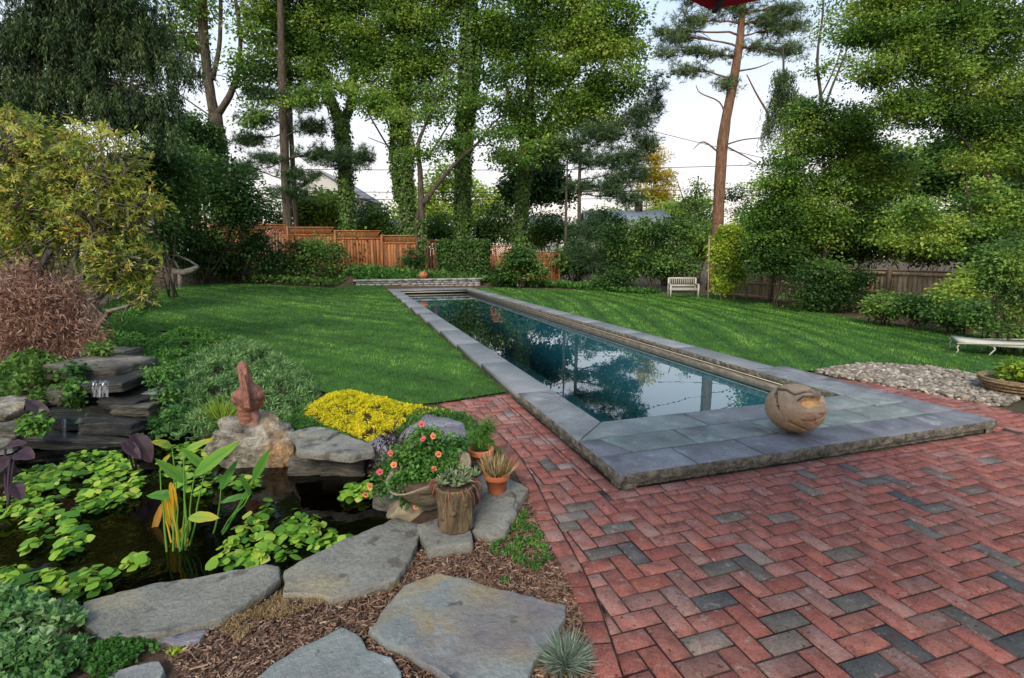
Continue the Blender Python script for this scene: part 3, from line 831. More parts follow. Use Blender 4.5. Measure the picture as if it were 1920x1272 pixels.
# ---- brick patio outline
EDGE_L = [(1250, 1700), (1160, 1420), (1118, 1272), (1101, 1206), (1080, 1130), (1058, 1075), (1029, 1016), (1007, 976), (992, 940), (975, 900), (945, 850), (900, 800), (860, 773), (822, 757)]
edge_l = np.array([Gz(*p)[:2] for p in EDGE_L])
lawn_e = np.array([Gz(822, 757)[:2], Gz(972, 735)[:2]])
EDGE_R = [(1586, 711), (1640, 719), (1700, 730), (1770, 743), (1840, 757), (1920, 776), (2050, 812)]
edge_r = np.array([Gz(*p)[:2] for p in EDGE_R])
X_FAR = 8.6
PATIO = np.concatenate([edge_l, [lawn_e[1]], [(XL + .1, lawn_e[1][1])], [(XL + .1, YF + .1), (XR2 - .1, YF + .1), (XR2 - .1, edge_r[0][1])], edge_r, [(X_FAR + 1, 0.2), (edge_l[0][0], 0.2)]])
PATIO_O = sheet('patio', PATIO, lambda x, y: 0 * x, 0.35, M['joint'], dz=-0.007)

PB = 0.1030; JW = 0.0095
REDS = [(0.272, 0.096, 0.078), (0.255, 0.091, 0.074), (0.285, 0.109, 0.088), (0.235, 0.081, 0.066), (0.268, 0.113, 0.093), (0.24, 0.099, 0.082), (0.278, 0.097, 0.074)]
GREYS = [(0.145, 0.125, 0.105), (0.12, 0.112, 0.10), (0.165, 0.13, 0.115), (0.105, 0.10, 0.092)]
DARK = (0.075, 0.079, 0.082)
BROWN = [(0.205, 0.108, 0.094), (0.215, 0.115, 0.10)]
z6 = lambda x, y: Gz(1000 + x * .479, 860 + y * .479)[:2]
GREY_AT = [z6(*p) for p in [(145, 90), (175, 172), (145, 215), (135, 250), (320, 260), (275, 350), (750, 155), (750, 230), (950, 235), (1050, 280), (1060, 130), (1130, 185), (1100, 65),
           (500, 130), (1180, 375), (720, 420), (1250, 265), (1520, 390), (1270, 285), (1590, 180), (1560, 290), (1700, 250), (1840, 170), (1430, 100), (1350, 80), (1840, 400),
           (1640, 620), (1300, 580), (380, 775), (970, 620), (690, 705), (850, 370), (1690, 105), (1230, 200), (1330, 210), (1020, 180), (60, 30), (110, 25)]]
DARK_AT = [z6(*p) for p in [(395, 355), (1150, 235), (710, 545), (1400, 380), (1490, 165), (1900, 490), (1840, 710), (1410, 720), (1290, 800), (440, 840), (1900, 250)]]
BROWN_AT = [z6(*p) for p in [(620, 365), (600, 480), (450, 545), (1450, 555), (1490, 490), (1000, 545), (1100, 560), (1230, 545), (960, 800), (700, 840), (1500, 620)]]
def brick_col(c):
    for pts, cols in ((DARK_AT, [DARK]), (GREY_AT, GREYS), (BROWN_AT, BROWN)):
        for p in pts:
            if abs(p[0] - c[0]) < 0.07 and abs(p[1] - c[1]) < 0.07 and (p[0] - c[0]) ** 2 + (p[1] - c[1]) ** 2 < 0.0042: return np.array(random.choice(cols)) * random.uniform(.9, 1.1)
    r = random.random()
    far = c[0] > 3.2 or c[1] < 1.3
    if r < (0.035 if far else 0.008): return np.array(random.choice(GREYS))
    if r < (0.09 if far else 0.05): return np.array(random.choice(BROWN))
    return np.array(random.choice(REDS)) * random.uniform(.95, 1.12)

def clip(poly, a, nrm):
    out = []; n = len(poly)
    for i in range(n):
        p, q = poly[i], poly[(i + 1) % n]; dp, dq = np.dot(p - a, nrm), np.dot(q - a, nrm)
        if dp >= 0: out.append(p)
        if (dp >= 0) != (dq >= 0): out.append(p + (q - p) * dp / (dp - dq))
    return out

def left_normals(poly):     # offset a polyline to its right-hand side (into the patio)
    t = unit(np.gradient(poly, axis=0)); return np.stack([t[:, 1], -t[:, 0]], 1)
edge_fine = resample(edge_l, 0.21, closed=False)
en = left_normals(edge_fine)
edge_rf = resample(edge_r, .15, closed=False)
SAIL = 0.098
edge_in = edge_fine + en * (SAIL + 0.004)
bricks = []                                     # (polygon, colour)
for i in range(len(edge_fine) - 1):             # sailor course along the planting bed
    t = unit(edge_fine[i + 1] - edge_fine[i]) * JW / 2
    q = np.array([edge_fine[i] + t, edge_fine[i + 1] - t, edge_in[i + 1] - t, edge_in[i] + t])
    bricks.append((q, np.array(random.choice(REDS)) * random.uniform(.85, 1.1)))
lx = np.arange(lawn_e[0][0] + .05, lawn_e[1][0], PB * 2)
for x in lx:                                    # edging against the lawn
    y0 = np.interp(x, lawn_e[:, 0], lawn_e[:, 1])
    bricks.append((np.array([(x, y0 - .10), (x + PB * 2 - JW, y0 - .10), (x + PB * 2 - JW, y0), (x, y0)]), np.array(random.choice(REDS))))
BW = 0.108
for a, b, y in ((XL - BW, XR2 + BW, YF - BW),):  # course round the platform
    for x in np.arange(a, b, PB * 2): bricks.append((np.array([(x, y), (min(b, x + PB * 2 - JW), y), (min(b, x + PB * 2 - JW), y + BW - JW), (x, y + BW - JW)]), np.array(random.choice(REDS)) * random.uniform(.9, 1.1)))
for xa, y1 in ((XL - BW, lawn_e[1][1] - .11), (XR2 + JW, edge_r[0][1] - .05)):
    for y in np.arange(YF, y1, PB * 2):
        yy = min(y1, y + PB * 2 - JW); bricks.append((np.array([(xa, y), (xa + BW - JW, y), (xa + BW - JW, yy), (xa, yy)]), np.array(random.choice(REDS)) * random.uniform(.9, 1.1)))
PX0, PX1, PYF = XL - BW - .002, XR2 + BW + .004, YF - BW - .002
ox, oy = 1.579 - PB * 1.0, 1.792 - PB * 0.5
for ix in range(-30, 80):
    for iy in range(-20, 60):
        k = (ix - iy) % 4
        if k == 0: r = (ix, iy, ix + 2, iy + 1)
        elif k == 3: r = (ix, iy, ix + 1, iy + 2)
        else: continue
        x0, y0, x1, y1 = ox + r[0] * PB, oy + r[1] * PB, ox + r[2] * PB - JW, oy + r[3] * PB - JW
        cx, cy = (x0 + x1) / 2, (y0 + y1) / 2
        if cy < 0.75 or cx > X_FAR or cy > 5.6 or cx < -.2: continue
        p = [np.array(v) for v in ((x0, y0), (x1, y0), (x1, y1), (x0, y1))]
        if x1 > PX0 and x0 < PX1 and y1 > PYF:                      # beside the platform
            if y0 < PYF - .012: p = clip(p, np.array((0, PYF - JW)), np.array((0, -1.0)))
            elif cx < (PX0 + PX1) / 2: p = clip(p, np.array((PX0 - JW, 0)), np.array((-1.0, 0)))
            else: p = clip(p, np.array((PX1 + JW, 0)), np.array((1.0, 0)))
        if len(p) < 3: continue
        for poly, nn in ((edge_in, en), (edge_rf, left_normals(edge_rf))):
            ds = np.linalg.norm(poly - np.mean(p, 0), axis=1); j = int(np.argmin(ds))
            if ds[j] < .35: p = clip(p, poly[j] + nn[j] * JW, nn[j])
            if len(p) < 3: break
        if len(p) < 3: continue
        m = np.mean(p, 0)
        if m[1] > np.interp(m[0], lawn_e[:, 0], lawn_e[:, 1]) - .1 and m[0] < XL + .1:
            p = clip(p, np.array((0, np.interp(m[0], lawn_e[:, 0], lawn_e[:, 1]) - .106)), np.array((0, -1.0)))
            if len(p) < 3: continue
        p = np.array(p); m = p.mean(0)
        if sdist(PATIO, m[:1], m[1:2])[0] < 0.005 or abs(area2(p)) < 0.0002: continue
        bricks.append((p, brick_col(((x0 + x1) / 2, (y0 + y1) / 2))))
def px_of(x, y, z=0.0):
    zz = z - CAM_H; r = x * CY - y * SY; fw = x * SY + y * CY; d = fw * CP - zz * SP; u = fw * SP + zz * CP
    return (960 + FPX * r / d, 636 - FPX * u / d, d)
def brick_mesh(p):
    if area2(p) < 0: p = p[::-1]
    mb = MB(); R = []
    for z, ins in ((-0.05, 0), (-0.005, 0), (0, 0.0045)):
        r = inset(p, ins); R.append(np.column_stack([r, np.full(len(r), z)]))
    k = len(p); V = np.concatenate(R); i = np.arange(k); j = (i + 1) % k
    Q = np.concatenate([np.stack([a * k + i, a * k + j, (a + 1) * k + j, (a + 1) * k + i], 1) for a in (0, 1)])
    Tt = [(2 * k, 2 * k + a, 2 * k + a + 1) for a in range(1, k - 1)]
    return V, Q, Tt
keyed = []
for p, c in bricks:
    m = p.mean(0); u, v, d = px_of(m[0], m[1])
    vis = -40 < u < 1960 and v < 1320 and d > 0
    keyed.append((-(abs(area2(p)) / d ** 3) if vis else 1, len(keyed)))
keyed.sort(); near = set(k for s, k in keyed[:300])
far_mb = MB(); full = {}
for bi, (p, c) in enumerate(bricks):
    m = p.mean(0); zj = random.uniform(-.0022, .0022)
    if bi in near:
        w, h = np.ptp(p[:, 0]), np.ptp(p[:, 1]); key = (round(w, 3), round(h, 3)) if len(p) == 4 and abs(abs(area2(p)) - w * h) < 1e-5 else None
        if key is None or key not in full:
            V, Q, Tt = brick_mesh(p - m); me = mesh_np('brick', V, Q, Tt); me.materials.append(M['brick'])
            if key: full[key] = me
        else: me = full[key]
        o = bpy.data.objects.new('brick', me); COL.objects.link(o); o.parent = PATIO_O
        o.location = (m[0], m[1], zj); o.rotation_euler = (random.gauss(0, .006), random.gauss(0, .006), random.gauss(0, .008)); o.color = (*c, 1)
    else:
        V, Q, Tt = brick_mesh(p); V[:, 2] += zj; far_mb.add(V, Q, Tt, col=c)
o = far_mb.obj('paving_bricks', M['brick_far'], PATIO_O, col=True); o['kind'] = 'stuff'

# ---- pool
POOL = tag(MB().obj if False else box(MB(), ((XI0 + XI1) / 2, (YN + YB) / 2, -1.75), (XI1 - XI0 - .02, YB - YN - .02, 0.1)).obj('pool', M['plaster']), kind='structure')
def stone_box(name, x0, x1, y0, y1, z0, z1, mat, parent, col=None, bev=0.006, jit=0.0):
    mb = box(MB(), ((x0 + x1) / 2, (y0 + y1) / 2, (z0 + z1) / 2), (x1 - x0, y1 - y0, z1 - z0), 0, None, bev)
    o = mb.obj(name, mat, parent)
    o.color = (*(col if col is not None else (1, 1, 1)), 1)
    return o
for nm, x0, x1, y0, y1 in (('side_wall', XI0 - .25, XI0, YN - .3, YB + .3), ('side_wall', XI1, XI1 + .25, YN - .3, YB + .3), ('end_wall', XI0, XI1, YN - .25, YN), ('end_wall', XI0, XI1, YB + .3, YB + .5)):
    box(MB(), ((x0 + x1) / 2, (y0 + y1) / 2, -0.93), (x1 - x0, y1 - y0, 1.64)).obj(nm, M['plaster'], POOL)
    tb = box(MB(), ((x0 + x1) / 2, (y0 + y1) / 2, -0.052), (x1 - x0 + (.02 if nm == 'side_wall' else 0), y1 - y0 + (.02 if nm == 'end_wall' else -.04), 0.115)).obj('waterline_tiles', M['tile'], POOL)
for x in (XI0 + .012, XI1 - .012):          # bright aluminium track under the coping
    beam(MB(), (x, YN + .02, Z_TOP - .088), (x, YB + .28, Z_TOP - .088), .02, .010).obj('cover_track', M['cover_bar'], POOL)
tag(sheet('pool_water', [(XI0 - .01, YN - .01), (XI1 + .01, YN - .01), (XI1 + .01, YB + .31), (XI0 - .01, YB + .31)], lambda x, y: 0 * x + WATER_Z, 1.0, M['pool_water']), kind='structure')
BLUE = lambda: tuple(np.array((1, 1, 1)) * random.uniform(.86, 1.12) * np.array((1, 1, random.uniform(.97, 1.05))))
# left and right coping
def coping(x0, x1, ya, yb, step):
    ys = list(np.arange(ya, yb - .3, step)) + [yb]
    for a, b in zip(ys[:-1], ys[1:]):
        stone_box('coping_stone', x0, x1, a + .008, b - .008, Z_TOP - .075, Z_TOP + random.uniform(-.0015, .0015), M['coping'], POOL, tuple(np.array((1, 1, 1)) * random.uniform(.93, 1.07)))
coping(XL, XI0 + .02, 5.15, YB + .3, 1.62)
coping(XI1 - .02, XR, 5.35, YB + .3, 1.62)
for x0, x1 in ((XL + .03, XI0 - .02), (XI1 + .02, XR - .03)):
    box(MB(), ((x0 + x1) / 2, (YN + YE) / 2, -0.15), (x1 - x0, YE - YN - .2, .36)).obj('coping_bed', M['rockface'], POOL)
for x0, x1, ya in ((XL + .004, XI0 + .016, 5.15), (XI1 - .016, XR - .004, 5.35)):
    for y in np.arange(ya, YB, 1.62): box(MB(), ((x0 + x1) / 2, y, Z_TOP - .04), (x1 - x0, .014, .072)).obj('grout_joint', M['wallstone'], POOL)
# mitred near corners and the platform paving, each stone a part
def paver(pts, col=None, z=Z_TOP, th=.075, mat='bluestone', name='paving_stone'):
    o = link(name, slab_mesh(name, pts, z + random.uniform(-.0015, .0015), th, bev=.005, rough=.0012, relief=.0015, step=.16, seed=random.uniform(0, 50)), M[mat], POOL)
    o.color = (*(col if col is not None else BLUE()), 1); return o
e = .007
GREEN = lambda: tuple(np.array((1.0, 1.10, 1.02)) * random.uniform(.92, 1.08))
PURP = lambda: tuple(np.array((0.98, 0.93, 1.02)) * random.uniform(.82, 1.0))
ROW1, ROW2, ROW3 = YN + .01, 3.62, 3.27
paver([(XL, 5.15 - e), (XL, ROW2 + .01), (XI0 + .02 - e, YN + .012), (XI0 + .02 - e, 5.15 - e)], BLUE())
paver([(XL + .02, ROW2 + e), (3.0 - e, ROW2 + e), (3.0 - e, YN + .02), (XI0 + .03, YN + .02)], GREEN())
for a, b in ((3.0, 4.05), (4.05, XI1 - .03)): paver([(a + e, ROW2 + e), (b - e, ROW2 + e), (b - e, YN + .02), (a + e, YN + .02)], GREEN() if a > 4 else BLUE())
paver([(XI1 - .03 + e, ROW2 + e), (XR - .02, ROW2 + e), (XI1 - .02 + e, YN + .02)], GREEN())
paver([(XI1 - .02 + e, YN + .03), (XR - .003, ROW2 + e + .01), (XR - .003, 5.35 - e), (XI1 - .02 + e, 5.35 - e)], BLUE())
xs = [2.03, 2.62, 3.42, 4.0, 4.55, XR - .17]
paver([(XL, ROW2 - e), (XL, ROW3 + e), (2.03 - e, ROW3 + e), (2.03 - .13, ROW2 - e)], PURP())
for a, b in zip(xs[:-1], xs[1:]):
    paver([((a - .13 + e) if a == 2.03 else a + e, ROW2 - e), (a + e, ROW3 + e), (b - e, ROW3 + e), (b - e, ROW2 - e)], GREEN())
xs = [XL, 2.36, 2.95, 3.55, 4.15, 4.8, XR2]
for a, b in zip(xs[:-1], xs[1:]):
    paver([(a + (e if a > XL else 0), ROW3 - e), (a + (e if a > XL else 0), YF), (b - (e if b < XR2 else 0), YF), (b - (e if b < XR2 else 0), ROW3 - e)], PURP())
ys = [ROW3, 3.95, 4.65, 5.35]
for a, b in zip(ys[:-1], ys[1:]):
    paver([(XR + .002 if a > ROW2 else XR - .165, a + e), (XR2, a + e), (XR2, b - e), (XR + .002 if a > ROW3 else XR - .165, b - e)] if a > ROW3 else [(XR - .165, a + e), (XR2, a + e), (XR2, b - e), (XR + .002, b - e), (XR + .002, ROW2 - e), (XR - .165, ROW2 - e)], PURP())
# rough split faces of the platform rim and the stones under it
def face_run(a, b, nrm, z0, z1, step, inset_=0.0, name='rim_stone'):
    a, b, nrm = np.array(a), np.array(b), np.array(nrm); Ln = np.linalg.norm(b - a); t = (b - a) / Ln; s = 0
    while s < Ln - .02:
        w = min(step * random.uniform(.8, 1.25), Ln - s)
        if Ln - s - w < .15: w = Ln - s
        nu, nv = max(3, int(w / .03)), 4
        V, Q = [], []
        for i in range(nu + 1):
            for j in range(nv + 1):
                q = a + t * (s + .003 + (w - .006) * i / nu); zz = z0 + (z1 - z0) * j / nv
                ed = (i in (0, nu)) or (j in (0, nv))
                d = (0 if ed else .007 + .016 * noise.noise(Vector((q[0] * 22, q[1] * 22, zz * 30)))) - inset_
                p = q + nrm * (d + .002); V.append((p[0], p[1], zz))
        for i in range(nu):
            for j in range(nv): Q.append((i * (nv + 1) + j, (i + 1) * (nv + 1) + j, (i + 1) * (nv + 1) + j + 1, i * (nv + 1) + j + 1))
        nfront = len(V)
        for i in range(nu + 1):
            for j in (0, nv): pass
        back = [tuple(np.array(v) - np.array([nrm[0] * .1, nrm[1] * .1, 0])) for v in (V[0], V[nu * (nv + 1)], V[-1], V[nv])]
        V += back; bq = nfront
        Q += [(0, nv, bq + 3, bq), (nu * (nv + 1) + nv, nu * (nv + 1), bq + 1, bq + 2)]
        mb = MB().add(V, Q); mb.obj(name, M['rockface'], POOL)
        s += w
face_run((XL, YF), (XR2, YF), (0, -1), Z_TOP - .073, Z_TOP - .005, .62)
face_run((XL, 5.15), (XL, YF), (-1, 0), Z_TOP - .073, Z_TOP - .005, .75)
face_run((XR2, YF), (XR2, 5.35), (1, 0), Z_TOP - .073, Z_TOP - .005, .75)
face_run((XL, YF), (XR2, YF), (0, -1), -.02, Z_TOP - .079, .34, .035, 'base_stone')
face_run((XL, 5.6), (XL, YF), (-1, 0), -.02, Z_TOP - .079, .34, .03, 'base_stone')
face_run((XR2, YF), (XR2, 5.35), (1, 0), -.02, Z_TOP - .079, .34, .03, 'base_stone')
face_run((XI1 - .02, YN), (XI1 - .02, YB + .3), (-1, 0), Z_TOP - .073, Z_TOP - .008, 1.6, 0, 'coping_face')
box(MB(), ((XL + XR2) / 2, (YF + .04 + YN - .02) / 2, -.01), (XR2 - XL - .1, YN - YF - .08, .088)).obj('platform_bed', M['joint'], POOL)
# far end: lid of the cover box, dark slot, roller bar
stone_box('cover_lid', XI0 + .03, XI1 - .03, YB + .02, YB + .42, Z_TOP - .05, Z_TOP, M['coping'], POOL)
stone_box('coping_stone', XL, XR, YB + .45, YE + .25, Z_TOP - .075, Z_TOP, M['coping'], POOL)
tube(MB(), [(XI0 + .04, YB + .1, .01), (XI1 - .04, YB + .1, .01)], .035, 10).obj('roller_bar', M['cover_bar'], POOL)

# ---- low retaining wall behind the pool
WX0, WX1, WY = 0.32, 6.40, 24.5
WALL = thing('retaining_wall', 'low grey stone wall with flat caps behind the far pool end', 'wall', ((WX0 + WX1) / 2, WY, 0))
z = -.05
for r in range(4):
    x = WX0 + .12; hh = .105
    while x < WX1 - .12:
        w = min(random.uniform(.22, .48), WX1 - .12 - x)
        if w < .08: break
        d = random.uniform(0, .03)
        c = (x + w / 2, WY + .14 - d / 2, z + hh / 2)
        me = box(MB(), c, (w - .012, .26 + d, hh - .012), 0, None, .014).mesh('stone')
        link('stone', me, M['wallstone'], WALL)
        x += w
    z += hh
x = WX0
while x < WX1 - .05:
    w = min(.76, WX1 - x); link('cap_stone', box(MB(), (x + w / 2, WY + .15, z + .04), (w - .01, .40, .085), 0, None, .012).mesh('cap_stone'), M['wallstone'], WALL); x += w
WALL_TOP = z + .083
box(MB(), ((WX0 + WX1) / 2, WY + .2, z / 2 - .03), (WX1 - WX0 - .3, .2, z)).obj('wall_core', M['joint'], WALL)

# ---- lawns
LAWN_L = [(XL - .015, lawn_e[1][1] + .01), (XL - .015, YE + .3), (XL - .015, WY - .05), (WX0, WY - .02)] + [tuple(p) for p in
         [A(610, 525, 23.4)[:2], A(520, 524, 23.2)[:2], A(410, 524, 23)[:2], A(330, 522, 22.0)[:2], A(300, 540, 19)[:2]]] + [tuple(G(*p)[:2]) for p in [(262, 560), (235, 590), (270, 618), (380, 632), (470, 650), (545, 690), (600, 735), (660, 752), (760, 762)]] + [tuple(lawn_e[0] + np.array((0, .01)))]
LAWN_R = [(XR + .015, 5.4), (XR + .03, YE + .3), (6.5, 24.2)] + [tuple(G(*p)[:2]) for p in [(940, 541), (1010, 543), (1110, 545), (1255, 550), (1330, 553), (1400, 562), (1500, 578), (1640, 605), (1760, 620), (1850, 632), (1960, 650), (2150, 690), (2100, 730), (1960, 722), (1880, 714), (1800, 700), (1740, 692), (1640, 685), (1580, 688), (1535, 697)]] + [(XR2 + .2, 5.42)]
sheet('lawn', LAWN_L, terrain, .35, M['lawn'], dz=0.012)
sheet('lawn', LAWN_R, terrain, .35, M['lawn'], dz=0.012)
def grass(name, poly, n_try, stripes):
    poly = np.asarray(poly); lo, hi = poly.min(0), poly.max(0)
    P = []
    # denser near the viewpoint: sample in polar coordinates about the viewpoint
    need = n_try; rs = np.random.default_rng(3)
    th = rs.uniform(math.radians(-75), math.radians(80), need); rmin, rmax = 4.2, 32
    r = rmin * (rmax / rmin) ** (rs.random(need) ** 0.8)
    x, y = r * np.sin(th + .0), r * np.cos(th)
    k = sdist(poly, x, y) > -0.05; x, y, r = x[k], y[k], r[k]
    u = (x - r * 0 - 960 * 0)
    z = terrain(x, y) + .010
    n = len(x)
    if stripes == 'diag': a1, a2, ph = x * .80 + y * .60, -x * .60 + y * .80, (x * .80 + y * .60) / .62
    else: a1, a2 = .91 * x - .42 * y + .015 * (y - 10) ** 2, .42 * x + .91 * y; ph = a1 / .52
    streak = np.array([noise.noise(Vector((a * 2.6, b * .45, 2.2))) for a, b in zip(a1, a2)])
    stripe_dark = np.exp(-((ph % 1 - .5) / .11) ** 2) * (.28 if stripes == 'diag' else .50)
    lane = np.sin(ph * np.pi) ; wob = np.array([noise.noise(Vector((a * .8, b * .8, 1.3))) for a, b in zip(x[::1], y[::1])])
    fine = np.array([noise.noise(Vector((a * 3.0, b * 3.0, 7.3))) for a, b in zip(x, y)])
    tuftn = np.array([noise.noise(Vector((a * 8.0, b * 6.0, 3.3))) for a, b in zip(x, y)])
    sgn = np.tanh(lane * 3)
    d = rs.standard_normal((n, 3)) * .55; d[:, 2] = 1.0 + .2 * rs.random(n)
    d[:, 0] += sgn * .45; d[:, 1] += sgn * .35
    s = np.clip(r / 8.0, .75, 3.2)
    tt = np.clip(.44 + .05 * sgn + -.03 + .18 * wob + .30 * fine + .38 * tuftn + .46 * streak - stripe_dark + rs.normal(0, .15, n), .01, .99)  # mowing stripes: light and dark of leaning blades painted into the tint
    mb = MB(); add_blades(mb, np.stack([x, y, z], 1), d, (.045 * (.75 + .25 * s)) * rs.uniform(.6, 1.3, n) * (1 + .25 * fine), .0062 * s, tt)
    o = mb.obj(name, L_['grass']); return o
tag(grass('grass', LAWN_L, 420000, 'diag'), 'short mown green grass on the lawn left of the pool', 'grass', kind='stuff')
tag(grass('grass', LAWN_R, 420000, 'arc'), 'short mown green grass on the lawn right of the pool', 'grass', kind='stuff')

# ---- pebble bed on the right
PEB = [tuple(Gz(*p)[:2]) for p in [(1530, 698), (1585, 688), (1645, 685), (1745, 692), (1810, 702), (1880, 716), (1905, 745), (1880, 762), (1840, 757), (1770, 743), (1700, 730), (1640, 719), (1586, 711)]]
def pebbles():
    bm = bmesh.new(); bmesh.ops.create_icosphere(bm, subdivisions=1, radius=1); bm.verts.ensure_lookup_table()
    U = np.array([v.co[:] for v in bm.verts]); F = np.array([[v.index for v in f.verts] for f in bm.faces]); bm.free()
    poly = np.array(PEB); lo, hi = poly.min(0), poly.max(0); n = 5600
    x, y = RNG.uniform(lo[0], hi[0], n), RNG.uniform(lo[1], hi[1], n); k = sdist(poly, x, y) > -.02; x, y = x[k], y[k]
    mb = MB()
    for a, b in zip(x, y):
        s = RNG.uniform(.016, .042) * np.array([RNG.uniform(.8, 1.5), RNG.uniform(.7, 1.1), RNG.uniform(.45, .8)]); t = RNG.uniform(0, 6.28)
        V = U * s; V = np.stack([V[:, 0] * math.cos(t) - V[:, 1] * math.sin(t), V[:, 0] * math.sin(t) + V[:, 1] * math.cos(t), V[:, 2]], 1)
        c = np.array(random.choice([(1, .95, .88), (.85, .78, .7), (.7, .6, .5), (1.25, 1.2, 1.15), (.6, .58, .56), (1.1, 1.0, .9)])) * RNG.uniform(.35, .8)
        mb.add(V + np.array([a, b, T(a, b) + RNG.uniform(-.005, .035)]), None, F, col=c)
    return mb.obj('pebble_bed', M['pebble'], smooth=True, col=True)
tag(pebbles(), 'bed of rounded tan and grey river pebbles beside the lawn', 'pebbles', kind='stuff')

# ---- pond
tag(sheet('pond_water', POND, lambda x, y: 0 * x + POND_Z, .5, M['pond_water']), kind='structure')

# ================================================================== FENCES
def cedar_fence():
    F0, F1 = np.array((-7.6, 31.4)), np.array((11.6, 27.3))
    Ln = np.linalg.norm(F1 - F0); t = (F1 - F0) / Ln; ang = math.atan2(t[1], t[0]); nrm = np.array((t[1], -t[0]))
    root = thing('cedar_fence', 'reddish cedar board fence with lattice top behind the pool', 'fence', (*((F0 + F1) / 2), 0.5))
    pw = 2.4; npan = int(Ln / pw); bmesh_ = {}
    pw = Ln / npan
    tops = np.interp(np.arange(npan) / (npan - 1), [0, .25, .42, .62, .80, 1], [3.26, 3.06, 2.86, 2.52, 2.2, 1.72])
    board = box(MB(), (0, 0, 0), (.138, .02, 1.62), 0, None, .004).mesh('board'); board.materials.append(M['cedar'])
    post_me = box(MB(), (0, 0, 0), (.10, .10, 2.3), 0, None, .006).mesh('post'); post_me.materials.append(M['cedar'])
    def put(nm, me, p, z, col):
        o = bpy.data.objects.new(nm, me); COL.objects.link(o); o.parent = root; o.location = Vector((p[0], p[1], z)) - root.location; o.rotation_euler[2] = ang; o.color = (*col, 1); return o
    for k in range(npan):
        top = tops[k]; a = F0 + t * pw * k; zb = top - .44 - .81
        put('post', post_me, a + nrm * .05, top - 1.1, (1.1, 1.05, 1))
        nb = int(pw / .145)
        for i in range(nb):
            p = a + t * (pw * (i + .5) / nb)
            put('board', board, p, zb + random.uniform(-.012, .012), np.array((1, .95, .92)) * random.uniform(.55, 1.35))
        b = a + t * pw
        for zz, hh in ((top, .05), (top - .40, .06)):
            o = beam(MB(), (*(a + nrm * .02), zz), (*(b + nrm * .02), zz), .07, hh).obj('rail', M['cedar'], root); o.color = (1.35, 1.3, 1.25, 1)
        o = beam(MB(), (*(a + nrm * .035), top - 2.02), (*(b + nrm * .035), top - 2.02), .05, .10).obj('kick_board', M['cedar'], root); o.color = (1.3, 1.2, 1.1, 1)
        lat = MB(); h0, h1 = top - .37, top - .03
        for s in np.arange(-.34, pw, .125):
            for sg in (1, -1):
                s0, s1 = (s, s + .34) if sg > 0 else (s + .34, s)
                za, zb2 = h0, h1
                q0, q1 = s0, s1
                if min(q0, q1) < .02 or max(q0, q1) > pw - .02: continue
                beam(lat, (*(a + t * q0 + nrm * (.012 * sg)), za), (*(a + t * q1 + nrm * (.012 * sg)), zb2), .012, .034)
        o = lat.obj('lattice', M['cedar'], root); o.color = (1.2, 1.1, 1.0, 1); o['kind'] = 'stuff'
    put('post', post_me, F1 + nrm * .05, tops[-1] - 1.1, (1, 1, 1))
cedar_fence()

def board_fence():
    F0, F1 = np.array((16.9, 19.6)), np.array((17.3, 5.5))
    Ln = np.linalg.norm(F1 - F0); t = (F1 - F0) / Ln; ang = math.atan2(t[1], t[0]); nrm = np.array((t[1], -t[0]))
    if nrm[0] > 0: nrm = -nrm
    root = thing('board_fence', 'weathered brown board fence behind shrubs on the right', 'fence', (*((F0 + F1) / 2), -.3))
    top = 1.08; me = box(MB(), (0, 0, 0), (.142, .022, 1.42), 0, None, .004).mesh('board'); me.materials.append(M['oldwood'])
    pm = box(MB(), (0, 0, 0), (.11, .11, 1.6), 0, None, .006).mesh('post'); pm.materials.append(M['oldwood'])
    for i in range(int(Ln / .15)):
        p = F0 + t * .15 * i; o = bpy.data.objects.new('board', me); COL.objects.link(o); o.parent = root
        o.location = Vector((p[0], p[1], top - .71 + random.uniform(-.01, .01))) - root.location; o.rotation_euler[2] = ang; o.color = (*(np.array((1, 1, 1)) * random.uniform(.65, 1.2)), 1)
    for i in range(int(Ln / 2.4) + 1):
        p = F0 + t * 2.4 * i + nrm * .08; o = bpy.data.objects.new('post', pm); COL.objects.link(o); o.parent = root; o.location = Vector((p[0], p[1], top - .72)) - root.location; o.rotation_euler[2] = ang; o.color = (.55, .5, .5, 1)
    for zz in (top - .10, top - .72, top - 1.28):
        beam(MB(), (*(F0 + nrm * .04), zz), (*(F1 + nrm * .04), zz), .05, .10).obj('rail', M['oldwood'], root)
    beam(MB(), (*F0, top + .01), (*F1, top + .01), .10, .03).obj('cap_rail', M['oldwood'], root)
board_fence()

# ================================================================== STONES OF THE POND AND PATH
def P_(pts, z): return [Gz(*p, z)[:2] for p in pts]
def flag(label, pts, z, th, mat='flag_grey', name='flagstone', cat='stone', tilt=(0, 0), rough=.014, relief=.008, bev=.006, group=None, step=.035):
    poly = np.array(P_(pts, z)); o = link(name, slab_mesh(name, poly, z, th, bev, rough, relief, step, random.uniform(0, 60), tilt), M[mat])
    return tag(o, label, cat, group)
flag('long grey flagstone edging the pond at the lower left', [(150, 1128), (225, 1108), (330, 1090), (430, 1070), (500, 1056), (524, 1062), (520, 1085), (490, 1110), (410, 1158), (380, 1165), (290, 1188), (180, 1200), (158, 1170)], .045, .05, 'flag_grey')
flag('broad grey flagstone at the pond edge left of the log pot', [(528, 1070), (620, 1022), (700, 990), (745, 974), (785, 985), (790, 1010), (775, 1045), (735, 1088), (680, 1108), (620, 1122), (575, 1112), (530, 1112)], .045, .05, 'flag_grey')
flag('small tan flagstone under the log pot', [(786, 985), (830, 968), (880, 980), (888, 1018), (850, 1022), (800, 1030)], .06, .07, 'flag_grey')
